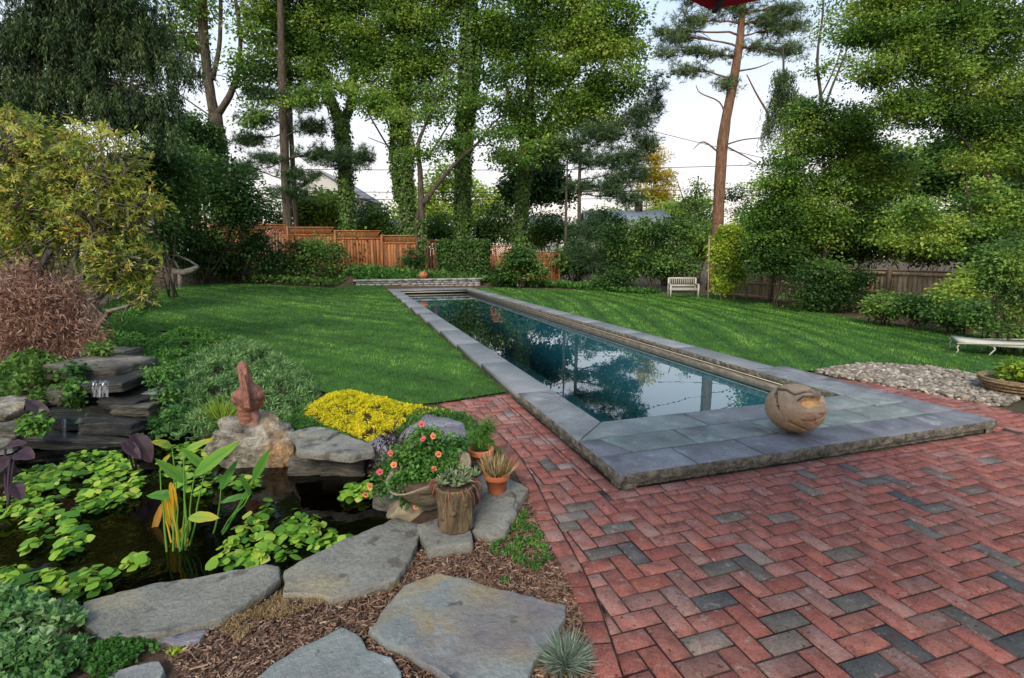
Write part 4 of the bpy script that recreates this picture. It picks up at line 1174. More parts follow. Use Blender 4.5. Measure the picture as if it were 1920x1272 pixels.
flag('big angular blue grey stepping stone with rusty stain', [(757, 1098), (820, 1074), (880, 1084), (935, 1104), (1063, 1134), (1060, 1158), (1045, 1180), (1006, 1240), (985, 1300), (870, 1290), (820, 1255), (760, 1222), (690, 1181)], .035, .045, 'flag', rough=.008, relief=.010)
flag('blue grey stepping stone at the bottom edge', [(470, 1282), (520, 1240), (560, 1210), (610, 1190), (640, 1174), (668, 1190), (690, 1216), (735, 1230), (752, 1285), (700, 1330), (480, 1340)], .03, .045, 'flag', rough=.010)
flag('small pale blue stone corner at the bottom left', [(200, 1262), (250, 1245), (298, 1238), (306, 1258), (290, 1300), (190, 1310)], .02, .05, 'flag')
flag('dark grey stone shard under the long pond flagstone', [(296, 1200), (320, 1188), (400, 1172), (375, 1205), (340, 1215)], .015, .05, 'flag_purple')
flag('grey flat rock right of the log pot', [(884, 960), (905, 930), (950, 918), (972, 932), (968, 962), (945, 995), (920, 998), (888, 985)], .06, .11, 'flag_grey', tilt=(.06, .1), relief=.02, rough=.02)
flag('grey stone under the terracotta pot', [(885, 900), (925, 880), (985, 915), (975, 940), (955, 958), (900, 930)], .055, .09, 'flag_grey', relief=.01)
flag('grey flat pond capstone beside the boulder', [(545, 812), (590, 800), (700, 830), (698, 846), (655, 856), (610, 848), (560, 846)], .155, .055, 'flag_grey', relief=.012)
flag('large purple grey boulder slab behind the flowers', [(752, 812), (768, 790), (800, 772), (850, 778), (880, 800), (870, 822), (800, 838), (765, 835)], .20, .26, 'flag_purple', name='boulder', relief=.05, rough=.03, bev=.07)
flag('small mauve slab left of the purple boulder', [(690, 832), (715, 818), (762, 824), (760, 842), (720, 846)], .14, .12, 'flag_purple', relief=.02, rough=.02)
flag('low grey stone beneath the yellow groundcover', [(560, 812), (600, 800), (640, 808), (610, 822)], .185, .07, 'flag_grey', relief=.012)

def ledge(label, px, py, D, rx, ry, dep, seed, mat='ledge'):
    c = A(px, py, D); s = D / FPX
    return tag(link('ledge_stone', ledge_mesh('ledge_stone', c, rx * s, dep, ry * s, seed, -YAW + random.uniform(-.2, .2)), M[mat]), label, 'stone')
def rock(label, px, py, D, rx, ry, dep, seed, mat='ledge', boxy=.45, name='rock', cuts=14, rough=.05, sub=4, rz=None, cat='rock'):
    c = A(px, py, D); s = D / FPX
    o = link(name, rock_mesh(name, c, (rx * s, dep, ry * s), seed, boxy, cuts, -YAW if rz is None else rz, sub, rough), M[mat])
    return tag(o, label, cat)
# stacked ledge under the capstone
ledge('brown ledge stone in the pond wall, upper of the stack', 600, 872, 3.98, 58, 15, .22, 3)
ledge('grey ledge stone in the pond wall at the waterline', 590, 893, 3.92, 72, 14, .22, 4)
ledge('dark ledge stone in the pond wall nearest the flower planter', 662, 866, 3.95, 42, 26, .2, 5)
ledge('thin ledge stone directly under the flat capstone', 625, 854, 4.02, 62, 9, .2, 6)
rock('squat brown rock supporting the flower planter', 790, 955, 3.18, 72, 30, .17, 8, mat='planter', boxy=.3)
rock('small dark rock beside the log pot base', 740, 935, 3.35, 40, 34, .14, 9, mat='ledge')
# statue boulder
rock('large pale craggy boulder carrying the pelican statue', 484, 842, 4.10, 84, 66, .28, 27, mat='boulder', boxy=.45, name='boulder', cuts=16, rough=.13, sub=5, cat='boulder')
rock('tan rock leaning on the right of the statue boulder', 536, 845, 4.1, 28, 42, .15, 23, mat='boulder', boxy=.2, name='boulder', cuts=12, rough=.1, cat='boulder')
# waterfall ledges
FALL = [('long pale capstone at the top of the waterfall', 205, 688, 5.35, 62, 13, .40, 'ledge', .5), ('small grey stone behind the waterfall top', 222, 663, 6.0, 24, 7, .22, 'ledge', .4), ('wet slab the upper waterfall runs over', 225, 712, 5.05, 58, 9, .36, 'ledge_wet', .5),
        ('dark wet back stone behind the upper waterfall', 225, 745, 5.2, 62, 28, .30, 'ledge_wet', .5), ('dark wet ledge stone right of the upper waterfall', 262, 742, 4.95, 46, 9, .3, 'ledge_wet', .5), ('brown dry ledge stone at the right of the waterfall', 272, 760, 4.85, 34, 10, .25, 'ledge', .5), ('wide wet ledge stone below the upper waterfall', 200, 775, 4.8, 100, 11, .34, 'ledge_wet', .55),
        ('brown wet ledge stone, lowest right of the waterfall', 248, 792, 4.7, 54, 11, .3, 'ledge_wet', .5), ('lowest wet ledge stone at the pond waterline', 175, 812, 4.62, 96, 10, .3, 'ledge_wet', .5), ('dark bottom stone under the waterfall stack', 190, 830, 4.65, 118, 14, .3, 'ledge_wet', .5),
        ('round brown boulder left of the waterfall', 12, 768, 4.55, 42, 22, .26, 'boulder', .2), ('flat grey stone below the round brown boulder', 20, 797, 4.45, 44, 11, .26, 'ledge', .5), ('pale grey stone at the pond edge far left', 10, 822, 4.38, 40, 14, .24, 'flag_grey', .4), ('dark stone between the brown boulder and waterfall', 90, 790, 4.75, 46, 20, .24, 'ledge_wet', .4), ('mossy stone left of the upper waterfall', 128, 735, 5.0, 34, 12, .25, 'ledge', .4), ('blue grey stone at right end of the waterfall', 300, 737, 5.0, 18, 6, .14, 'flag_purple', .4)]
for i, (lb, px, py, D, rx, ry, dep, mt, bx_) in enumerate(FALL):
    if bx_ < .35: rock(lb, px, py, D, rx, ry, dep, 40 + i, mt, bx_)
    else: ledge(lb, px, py, D, rx, ry, dep, 40 + i, mt)
for i, (lb, px, py, D, rx, ry) in enumerate([('brown rounded rock in the mint at the lower left', 115, 1120, 2.75, 34, 22), ('half hidden brown rock at the left frame edge', 18, 1095, 2.9, 36, 18), ('small reddish rock beside the bottom left stone', 175, 1258, 2.35, 26, 12)]):
    rock(lb, px, py, D, rx, ry, .1, 70 + i, 'planter', .2, sub=3)
# falling water
mw, n_, l_, o_ = nt('falling_water')
gb = n_.new('ShaderNodeBsdfGlossy'); gb.inputs['Roughness'].default_value = .15; df = n_.new('ShaderNodeBsdfDiffuse'); df.inputs['Color'].default_value = (.55, .6, .7, 1); tb_ = n_.new('ShaderNodeBsdfTransparent')
m1 = n_.new('ShaderNodeMixShader'); m1.inputs[0].default_value = .4; m2 = n_.new('ShaderNodeMixShader')
tcw = n_.new('ShaderNodeTexCoord'); mpw = n_.new('ShaderNodeMapping'); mpw.inputs['Scale'].default_value = (40, 40, 3); tnw = n_.new('ShaderNodeTexNoise'); tnw.inputs['Scale'].default_value = 1.0
mrw = n_.new('ShaderNodeMapRange'); mrw.inputs['From Min'].default_value = .4; mrw.inputs['From Max'].default_value = .75; mrw.inputs['To Max'].default_value = .42
l_.new(tcw.outputs['Object'], mpw.inputs[0]); l_.new(mpw.outputs[0], tnw.inputs['Vector']); l_.new(tnw.outputs['Fac'], mrw.inputs['Value'])
l_.new(df.outputs[0], m1.inputs[1]); l_.new(gb.outputs[0], m1.inputs[2]); l_.new(mrw.outputs[0], m2.inputs[0]); l_.new(tb_.outputs[0], m2.inputs[1]); l_.new(m1.outputs[0], m2.inputs[2]); l_.new(m2.outputs[0], o_.inputs[0])
def waterfall(label, x0, x1, y0, y1, D):
    V, Q = [], []; nu, nv = 8, 7
    for j in range(nv + 1):
        for i in range(nu + 1):
            t = j / nv; px = x0 + (x1 - x0) * i / nu; py = y0 + (y1 - y0) * t
            V.append(A(px, py, D - .03 - .05 * math.sqrt(t) + .012 * math.sin(i * 2.1)))
    for j in range(nv):
        for i in range(nu): Q.append((j * (nu + 1) + i, j * (nu + 1) + i + 1, (j + 1) * (nu + 1) + i + 1, (j + 1) * (nu + 1) + i))
    tag(MB().add(V, Q).obj('waterfall', mw, smooth=True), label, 'waterfall')
waterfall('upper little waterfall spilling over the wet slab', 172, 204, 714, 745, 4.72)
waterfall('thin left trickle falling into the pond', 116, 124, 786, 822, 4.42)
waterfall('thin right trickle falling into the pond', 147, 153, 784, 818, 4.42)

# ================================================================== SCULPTURES
def pelican():
    s = 4.12 / FPX; W0 = lambda px, py, dd=0.0: A(px, py, 4.06 + dd)
    z = lambda r: r * s
    q = lambda px, py, dd=0.0: W0(px, py, dd)
    parts = [(q(455, 690), q(455, 688), z(11), z(9)), (q(454, 684), q(453, 678), z(7), z(2.5)), (q(457, 695, .02), q(466, 730, .02), z(9), z(13)),       # head and neck
             (q(468, 742, .02), q(470, 752, .02), z(26), z(24)),                                                                         # body
             (q(446, 742, -.02), q(443, 750, -.02), z(11), z(10)), (q(485, 742, .01), q(492, 738, .03), z(11), z(6)),                              # folded wings
             (q(449, 694, -.04), q(461, 764, -.12), z(4.5), z(3)), (q(460, 694, -.04), q(467, 764, -.12), z(4.5), z(3)),                                  # long bill
             (q(462, 765, .01), q(462, 790, .01), z(17), z(14)), (q(452, 770), q(452, 798, -.01), z(7), z(7)), (q(478, 768), q(482, 796, -.01), z(7), z(7)), (q(455, 800, -.02), q(482, 800, -.02), z(7), z(7))]
    o = link('pelican_statue', blob_mesh('pelican_statue', parts, z(1.25)), M['statue'])
    tag(o, 'terracotta pelican statue with long bill standing on the pale boulder', 'statue')
    b = MB(); tube(b, [q(456, 702, -.088), q(464, 735, -.117), q(470, 768, -.13)], [z(1.6), z(1.4), z(.8)], 6); b.obj('bill_ridge', M['statue'], o, True)
    for px, py, d in ((446, 691, -.03),): lathe(MB(), q(px, py, d), [(0.002, -.008), (.008, -.004), (.008, .004), (.002, .008)], 8).obj('eye', M['dark_metal'], o)
pelican()

def carved_ball(name, label, c, r, seed, view=True):
    """fired-clay sphere with gouged lines and a raw hollow; u, v measured on the side facing the viewpoint"""
    bm = bmesh.new(); bmesh.ops.create_icosphere(bm, subdivisions=6 if view else 4, radius=1)
    V = np.array([v.co[:] for v in bm.verts]); c = np.asarray(c, float)
    f = unit(np.array([-c[0], -c[1], (CAM_H - c[2]) * .35])); rgt = unit(np.cross(np.array([0, 0, 1.0]), f)); up = np.cross(f, rgt)
    u, v_, w = V @ rgt, V @ up, V @ f
    d = np.zeros(len(V)); col = np.ones((len(V), 3)); front = w > -.1
    def line(pts, wd, dep):
        nonlocal d
        best = np.full(len(V), 9.0)
        for a, b in zip(pts[:-1], pts[1:]):
            a, b = np.array(a), np.array(b); ab = b - a; t = np.clip(((u - a[0]) * ab[0] + (v_ - a[1]) * ab[1]) / (ab @ ab), 0, 1)
            best = np.minimum(best, np.hypot(u - a[0] - t * ab[0], v_ - a[1] - t * ab[1]))
        g_ = np.exp(-(best / wd) ** 2) * front; d -= dep * g_
        k = np.clip(g_ * 1.3, 0, 1)[:, None]; col[:] = col * (1 - k) + np.array((.12, .08, .055)) * k
    S = lambda x, y: ((x - 372) / 212.0, -(y - 342) / 170.0)      # measured across the sphere
    line([S(225, 250), S(235, 215), S(300, 205), S(360, 225), S(420, 205), S(470, 200)], .032, .085)
    line([S(470, 200), S(520, 225), S(545, 245)], .05, .05)
    line([S(238, 225), S(246, 290), S(268, 340)], .022, .06); line([S(244, 320), S(266, 322)], .02, .04); line([S(225, 262), S(246, 268)], .018, .03)
    line([S(345, 415), S(395, 435), S(455, 462)], .038, .09)
    line([S(430, 392), S(500, 398), S(560, 360)], .035, .05); line([S(505, 375), S(512, 420)], .03, .05); line([S(540, 345), S(585, 350)], .035, .05)
    line([S(385, 260), S(420, 232), S(500, 228)], .035, .06)
    rag = np.array([nz(p, 5.0, seed + 9) for p in V])
    g_ = ss(1.0 - (((u - .56) / .36) ** 2 + ((v_ - .43) / .24) ** 2) + .5 * rag, .0, .22) * front; d -= .24 * g_; k = np.clip(g_ * 1.2, 0, 1)[:, None]
    col[:] = col * (1 - k) + np.array((1.75, 1.45, .8)) * k * (1 + .25 * rag[:, None])
    g_ = np.exp(-(((u - .50) / .34) ** 2 + ((v_ - .10) / .06) ** 2)) * front; k = np.clip(g_, 0, 1)[:, None]; col[:] = col * (1 - k) + np.array((1.6, 1.55, 1.5)) * k; d += .015 * g_
    if view: d += np.array([.022 * nz(p, 2.2, seed) + .010 * nz(p, 7, seed) for p in V]) * 1.0
    k = ss(np.array([nz(p, 1.3, seed + 4) for p in V]), .0, .35)[:, None] * .45; col = col * (1 - k) + np.array((1.15, 1.1, 1.15)) * k
    k = ss(-V[:, 2] + .25 * u, -.2, .6)[:, None] * .5; col = col * (1 - k) + np.array((1.05, .85, .55)) * k
    P = c + V * (1 + d)[:, None] * np.array((1.06, 1.06, .93)) * r
    F = np.array([[q.index for q in f_.verts] for f_ in bm.faces]); bm.free()
    o = link(name, mesh_np(name, P, None, F, None, col, True), M['sphere'] if view else M['terracotta'])
    return tag(o, label, 'sculpture')
cb = Gz(1487, 818, Z_TOP)
rb = 58 * np.linalg.norm(cb[:2]) / FPX * 1.0
Dn = cb[0] * SY + cb[1] * CY + .10
rb = 57.0 / FPX * Dn * .93
cc = A(1490, 772, Dn); cc[2] = Z_TOP + rb * .925
carved_ball('carved_sphere', 'carved tan clay sphere with gouged lines on the bluestone platform', cc, rb / 1.06, 3.0)
c2 = A(797, 515, 24.0); c2 = np.array([c2[0], WY + .15, WALL_TOP + .17])
carved_ball('clay_sphere', 'small orange clay ball on top of the far stone wall', c2, .185, 9.0, False)

# ================================================================== POTS AND PLANTERS
def pot(name, label, base, r0, r1, h, mat, rim=.02, rimh=.04, k=28, wob=0.0, soil=True, cat='pot'):
    base = np.asarray(base, float); root = thing(name, label, cat, base)
    t = .85; prof = [(r0 * .96, 0), (r0, .006), (r1 * .97, h - rimh), (r1 + rim * .9, h - rimh + .002), (r1 + rim, h - rimh + .008), (r1 + rim, h - .006), (r1 + rim * .8, h), (r1 - .006, h), (r1 - .012, h - .03), (r0 * .9, h * .45)]
    lathe(MB(), base, prof, k, wob).obj('body', M[mat], root, True)
    if soil: lathe(MB(), base, [(r1 * .90, h - .045), (r1 * .90, h - .03)], k).obj('soil', M['soil'], root)
    return root
# terracotta pot with a spiky tan plant
tp = Gz(931, 938, .055); tp = tp + np.array([SY, CY, 0]) * .075
pot('terracotta_pot', 'terracotta pot of tan spiky grass beside the brick edge', tp, .052, .075, .15, 'terracotta', .010, .035)
mb = MB(); n = 260; b0 = tp + np.array([0, 0, .12]); th = RNG.uniform(0, 6.28, n); rr = .06 * np.sqrt(RNG.random(n))
Pp = b0 + np.stack([np.cos(th) * rr, np.sin(th) * rr, np.zeros(n)], 1); d = np.stack([np.cos(th) * rr * 9, np.sin(th) * rr * 9, np.full(n, .9)], 1) + RNG.standard_normal((n, 3)) * .15
add_leaves(mb, Pp, d, rand_dirs(n), RNG.uniform(.09, .18, n), .011, RNG.random(n), mid=.35)
tag(mb.obj('spiky_plant', L_['tan']), 'tan spiky leaves growing in the terracotta pot', 'plant')
sb = MB()
for a, b in (((958, 872), (963, 815)), ((945, 868), (970, 790))): tube(sb, bend(b0 + np.array([.01, 0, 0]), A(b[0], b[1], 3.45), .02, 6, .004), [.0025] * 5 + [.0012], 4)
fl = sb.obj('flower_stalk', M['twig']); tag(fl, 'thin flower stalks with tiny red bloom above the terracotta pot', 'flower')
mb = MB(); add_discs(mb, np.repeat([A(963, 813, 3.45)], 6, 0) + RNG.standard_normal((6, 3)) * .006, rand_dirs(6), .008, RNG.random(6)); mb.obj('bloom', L_['pink'], fl)
# second terracotta pot behind, with feathery green plant
t2 = Gz(900, 893, .05); t2 = t2 + np.array([SY, CY, 0]) * .1
pot('terracotta_pot', 'shaded terracotta pot of feathery greens behind the tan plant', t2, .065, .085, .17, 'terracotta', .012, .04)
def feather(name, label, lobes, D, leaf, n, per, L, W, cat='plant', mode='needle', cr=.06, tint=(.1, .9), droop=.1, flat=.9):
    mb = MB(); LB = lobes_px(lobes, D)
    if mode == 'needle': needles(mb, LB, n, per, L, W, tint, .1)
    else: foliage(mb, LB, n, per, cr, L, W, flat, droop, tint, .3)
    return tag(mb.obj(name, L_[leaf]), label, cat)
feather('feathery_plant', 'feathery light green herb rising from the rear pot', [(900, 830, 32, 42), (915, 800, 18, 30), (880, 850, 30, 26), (925, 850, 16, 26)], 3.62, 'cover', 240, 16, .05, .005, tint=(.4, .95))
# black pot
t3 = Gz(878, 915, .05) + np.array([SY, CY, 0]) * .1
pot('black_pot', 'small black pot between the planter and the terracotta pots', t3, .05, .065, .12, 'black_pot', .008, .02)
# big stoneware planter with petunias
def planter():
    c = Gz(800, 962, .08) + np.array([SY, CY, 0]) * .14; c[2] = .09
    root = thing('stoneware_bowl', 'wide brown stoneware bowl overflowing with coral petunias', 'planter', c)
    mb = MB(); k = 30; th = np.arange(k) / k * 2 * np.pi
    R = []
    for r, z in [(.10, 0), (.13, .02), (.19, .10), (.24, .165), (.255, .18), (.25, .195), (.235, .19), (.20, .13), (.10, .10)]:
        zz = z + (.045 * np.cos(th - .4) + .02 * np.sin(3 * th)) * (z / .19) ** 2
        rr = r * (1 + .05 * np.sin(2 * th + 1) + .02 * np.sin(7 * th))
        R.append(c + np.stack([np.cos(th) * rr, np.sin(th) * rr * .8, zz], 1))
    rings(mb, R, True); mb.obj('bowl', M['planter'], root, True)
    s2 = MB(); rings(s2, [c + np.stack([np.cos(th) * .215, np.sin(th) * .17, np.full(k, z)], 1) for z in (.12, .15)]); s2.obj('soil', M['soil'], root)
    return c
pc = planter()
feather('petunia_plant', 'trailing green petunia foliage in the stoneware bowl', [(775, 855, 62, 34), (820, 850, 46, 34), (735, 890, 40, 34), (785, 885, 40, 30), (850, 835, 38, 22, 3.35), (720, 910, 30, 22), (800, 820, 40, 20), (770, 930, 24, 22, 3.0), (795, 892, 50, 16, 2.98), (755, 900, 36, 22, 2.95), (835, 872, 26, 14, 3.05)], 3.14, 'cover', 520, 18, .028, .017, mode='leaf', cr=.035, tint=(.25, .95))
PET = [(775, 905, 'coral'), (795, 893, 'coral'), (813, 880, 'coral'), (822, 852, 'coral'), (738, 872, 'coral'), (742, 884, 'coral'), (780, 950, 'coral'), (693, 912, 'coral'), (685, 928, 'coral'), (762, 910, 'coral'), (718, 860, 'pink'), (712, 885, 'pink'), (725, 880, 'pink'), (750, 855, 'pink'), (732, 850, 'pink'), (793, 823, 'pink'), (812, 818, 'coral'), (790, 795, 'pink')]
CLOCK = ['log pot', 'bowl rim', 'purple boulder']
def petunia(px, py, mat, label):
    c = A(px, py, 2.98 if py > 840 else 3.05); root = thing('petunia_bloom', label, 'flower', c, 'petunia blooms around the stoneware bowl')
    n = unit(np.array([-.35, -1, .45]) + RNG.standard_normal(3) * .35); u = unit(np.cross(n, [0, 0, 1])); v = np.cross(u, n)
    k = 15; V = [c - n * .022]
    for ring, (r, z) in enumerate(((.005, -.007), (.020, .0))):
        for i in range(k):
            t = 2 * math.pi * i / k; rr = r * (1 + (.10 * math.cos(5 * t) if ring else 0)); V.append(c + (u * math.cos(t) + v * math.sin(t)) * rr + n * (z + (.003 * math.sin(10 * t) if ring else 0)))
    Tt = [(0, 1 + i, 1 + (i + 1) % k) for i in range(k)]; Q = [(1 + i, 1 + (i + 1) % k, 1 + k + (i + 1) % k, 1 + k + i) for i in range(k)]
    tint = [0.05] + [.1] * k + list(RNG.uniform(.55, .9, k)); MB().add(V, Q, Tt, np.array(tint)).obj('corolla', L_[mat], root, True)
    lathe(MB(), c - n * .006, [(.002, 0), (.004, .003), (.002, .006)], 6).obj('throat', L_['sedum'], root)
PLAB = ['coral petunia bloom, lower left of the three on the bowl rim', 'coral petunia bloom, middle of the three on the bowl rim', 'coral petunia bloom, upper right of the three on the bowl rim', 'coral petunia bloom highest on the right of the bowl', 'coral petunia bloom at the left of the bowl foliage', 'coral petunia bloom at left of bowl, lower of a pair', 'coral petunia bloom hanging below the bowl rim', 'coral petunia bloom trailing over the pond, upper one', 'coral petunia bloom trailing over the pond, lowest', 'narrow coral petunia bloom at the front rim left end', 'pink bloom on dark stems, top left', 'pink bloom on dark stems, leftmost low', 'pink bloom on dark stems, right of the lowest', 'pink bloom nearest the bowl foliage', 'deep pink bloom among the dark stems centre', 'pink bloom in front of the purple boulder', 'orange bloom in front of the purple boulder', 'red bud highest over the purple boulder']
for (px, py, mt), lb in zip(PET, PLAB):
    if 'lower of a pair' not in lb and 'right of the lowest' not in lb and 'nearest the bowl' not in lb and 'top left' not in lb: petunia(px, py, mt, lb)
mb = MB()
for i in range(26):
    a = A(RNG.uniform(705, 760), RNG.uniform(850, 895), 3.3); b = A(RNG.uniform(700, 800), RNG.uniform(770, 840), 3.45); tube(mb, bend(a, b, .02, 6, .012), np.linspace(.004, .0015, 6), 4)
db = mb.obj('dark_stem_plant', M['bark']); tag(db, 'dark reddish bare stemmed plant left of the petunias', 'plant')
m3 = MB(); foliage(m3, lobes_px([(735, 840, 34, 40), (720, 875, 22, 20)], 3.35), 60, 5, .03, .03, .018, tint=(.2, .9)); m3.obj('foliage', L_['purple'], db)
# log shaped pot with succulents
def log_pot():
    c = Gz(852, 1000, .065) + np.array([SY, CY, 0]) * .085; c[2] = .062
    root = thing('log_pot', 'log shaped brown pot of succulents on the tan flagstone', 'pot', c)
    k = 36; th = np.arange(k) / k * 2 * np.pi; R = []
    for r, z in [(.098, 0), (.102, .01), (.100, .08), (.101, .16), (.108, .225), (.118, .25), (.114, .262), (.095, .255), (.09, .22)]:
        rr = r * (1 + .035 * np.sin(9 * th + 2 * np.sin(z * 18)) + .03 * np.sin(17 * th + z * 12) + .03 * np.sin(2 * th))
        R.append(c + np.stack([np.cos(th) * rr, np.sin(th) * rr, np.full(k, z)], 1))
    rings(MB(), R, True).obj('body', M['stump'], root, True) if False else None
    mb = MB(); rings(mb, R, True); mb.obj('body', M['stump'], root, True)
    for a, z in ((-1.9, .13), (-1.2, .17), (-2.6, .09)):
        p = c + np.array([math.cos(a) * .10, math.sin(a) * .10, z]); kb = MB(); lathe(kb, p, [(.004, -.018), (.018, -.008), (.018, .008), (.004, .018)], 10); kb.obj('knot', M['stump'], root, True)
    s2 = MB(); lathe(s2, c, [(.088, .23), (.088, .245)], 20); s2.obj('soil', M['soil'], root)
    return c
lc = log_pot()
mb = MB()
for i in range(16):
    cx = lc + np.array([RNG.normal(0, .045), RNG.normal(0, .04), .262 + RNG.uniform(0, .05)]); n = 24
    d = rand_dirs(n, .15, .95); add_leaves(mb, np.repeat([cx], n, 0), d, rand_dirs(n), RNG.uniform(.035, .065, n), .012, RNG.uniform(.1, .7, n), mid=.5)
tag(mb.obj('succulent_plant', L_['agave']), 'spiky grey green succulent rosettes filling the log pot', 'plant')
mb = MB()
for i in range(36):
    a = RNG.uniform(0, 6.28); s = lc + np.array([math.cos(a) * .10, math.sin(a) * .10, .262]); e2 = s + np.array([math.cos(a) * RNG.uniform(.03, .07), math.sin(a) * RNG.uniform(.03, .07), -RNG.uniform(.03, .13)])
    tube(mb, bend(s, e2, .03, 6, .003), [.0035] * 5 + [.002], 5)
tag(mb.obj('trailing_stems', M['statue']), 'reddish succulent stems hanging over the log pot rim', 'plant', kind='stuff')
# blue fescue tuft
def tuft(name, label, base, n, L, W, leaf, spread=1.0, cat='plant'):
    mb = MB(); th = RNG.uniform(0, 6.28, n); d = rand_dirs(n, .05, 1.0); d[:, :2] *= spread
    Pp = np.asarray(base) + np.stack([np.cos(th), np.sin(th), np.zeros(n)], 1) * (.025 * RNG.random(n))[:, None]
    ln = L * RNG.uniform(.6, 1.15, n); mid = Pp + d * ln[:, None] * .6
    d2 = d.copy(); d2[:, 2] -= .35
    tt = RNG.random(n); add_leaves(mb, Pp, d, rand_dirs(n), ln, W, tt, mid=.5)
    return tag(mb.obj(name, L_[leaf]), label, cat)
tuft('fescue_tuft', 'blue grey fescue grass tuft at the brick edge bottom', Gz(1060, 1245, .0), 900, .14, .0035, 'silver')
tuft('fescue_tuft', 'small green grass clump behind the statue boulder base', A(415, 800, 4.6) , 300, .30, .010, 'lime', .7)
# basket planter on the right
def basket():
    c = Gz(1950, 752, -.0) + np.array([SY, CY, 0]) * .28; c[2] = T(c[0], c[1])
    root = thing('basket_planter', 'shallow woven basket planter of light green leaves at right edge', 'planter', c)
    mb = MB()
    lathe(mb, c, [(.20, 0), (.24, .02), (.31, .10), (.35, .17), (.36, .19), (.35, .20), (.32, .19), (.22, .10)], 30); mb.obj('bowl', M['wicker'], root, True)
    for z, r in ((.04, .262), (.08, .295), (.12, .32), (.16, .347)):
        t = np.linspace(0, 2 * np.pi, 31); b = MB(); tube(b, c + np.stack([np.cos(t) * r, np.sin(t) * r, np.full(31, z)], 1), .014, 6); b.obj('weave_band', M['wicker'], root, True)
    lathe(MB(), c, [(.30, .15), (.30, .165)], 24).obj('soil', M['soil'], root)
    return c
bc = basket()
feather('leafy_plant', 'bright lime leafy plant filling the woven basket', [(1920, 700, 34, 26), (1955, 700, 40, 30), (1905, 716, 22, 14)], bc[0] * SY + bc[1] * CY, 'lime', 120, 14, .07, .045, mode='leaf', cr=.08, tint=(.2, .8))
feather('leafy_plant', 'low green hosta like leaves under the woven basket', [(1890, 770, 26, 8), (1915, 775, 20, 8)], 5.6, 'cover', 40, 10, .07, .045, mode='leaf', cr=.06)

# ================================================================== GARDEN FURNITURE
def garden_bench():
    c = A(1281, 548, 22.6); gz = T(c[0], c[1]); c[2] = gz
    root = thing('garden_bench', 'white slatted garden bench at the far lawn edge', 'bench', c)
    ang = -YAW - .08; X_ = np.array([math.cos(ang), math.sin(ang), 0]); Y_ = np.array([-X_[1], X_[0], 0]); Zv = np.array([0, 0, 1.0]); w = .585
    p = lambda x, y, z: c + X_ * x + Y_ * y + Zv * z
    for x in (-w, w):
        for y, h in ((-.22, .58), (.24, .86)): beam(MB(), p(x, y, -.03), p(x, y + (.06 if y > 0 else 0), h), .06, .06).obj('leg', M['white'], root)
        beam(MB(), p(x, -.26, .59), p(x, .27, .60), .065, .03).obj('armrest', M['white'], root)
        beam(MB(), p(x, -.20, .36), p(x, .24, .36), .035, .06).obj('side_rail', M['white'], root)
    for i in range(5): beam(MB(), p(-w, -.20 + i * .095, .42), p(w, -.20 + i * .095, .42), .075, .022).obj('seat_slat', M['white'], root)
    beam(MB(), p(-w, -.21, .37), p(w, -.21, .37), .025, .07).obj('apron', M['white'], root)
    for z in (.52, .84): beam(MB(), p(-w, .25 + (z - .4) * .1, z), p(w, .25 + (z - .4) * .1, z), .03, .075).obj('back_rail', M['white'], root)
    for i in range(13):
        x = -w + .09 + i * (2 * w - .18) / 12; beam(MB(), p(x, .26, .53), p(x, .292, .83), .040, .014).obj('back_slat', M['white'], root)
garden_bench()
def chaise():
    D = 8.4; root = thing('chaise_lounge', 'cream garden lounger with curved metal legs under shrubs at right', 'lounger', (*A(1860, 668, D)[:2], T(*A(1860, 668, D)[:2])))
    g0 = root.location.z; a, b = A(1797, 641, D), A(1990, 643, D - .6); t = unit((b - a) * np.array([1, 1, 0])); s = np.array([-t[1], t[0], 0]); Ln = np.linalg.norm(b - a)
    zs = a[2]
    mb = MB(); V = []; nu = 14
    for i in range(nu + 1):
        q = a + t * Ln * i / nu; q[2] = zs - .02 * math.sin(math.pi * i / nu)
        for y, dz in ((-.02, -.02), (-.02, .03), (.52, .03), (.52, -.02)): V.append(q + s * y + np.array([0, 0, dz]))
    Q = []
    for i in range(nu):
        for j in range(4): Q.append((i * 4 + j, i * 4 + (j + 1) % 4, i * 4 + 4 + (j + 1) % 4, i * 4 + 4 + j))
    Q += [(0, 3, 2, 1), (nu * 4, nu * 4 + 1, nu * 4 + 2, nu * 4 + 3)]
    mb.add(V, Q).obj('cushion', M['canvas'], root)
    for y in (-.03, .53): tube(MB(), [a + s * y - t * .02 - np.array([0, 0, .03]), b + s * y - np.array([0, 0, .03])], .012, 8).obj('frame_rail', M['white'], root, True)
    for f in (.02, .36, .92):
        for y in (0, .50):
            q = a + t * Ln * f + s * y; q[2] = zs - .03; g1 = T(q[0], q[1]) - .01
            pts = [q, q + t * .03 * (1 if f > .2 else -1) + np.array([0, 0, (g1 - q[2]) * .3]), q - t * .01 + np.array([0, 0, (g1 - q[2]) * .65]), np.array([q[0], q[1], g1]) - t * .05]
            tube(MB(), pts, [.013, .012, .011, .010], 7).obj('leg', M['white'], root, True)
chaise()
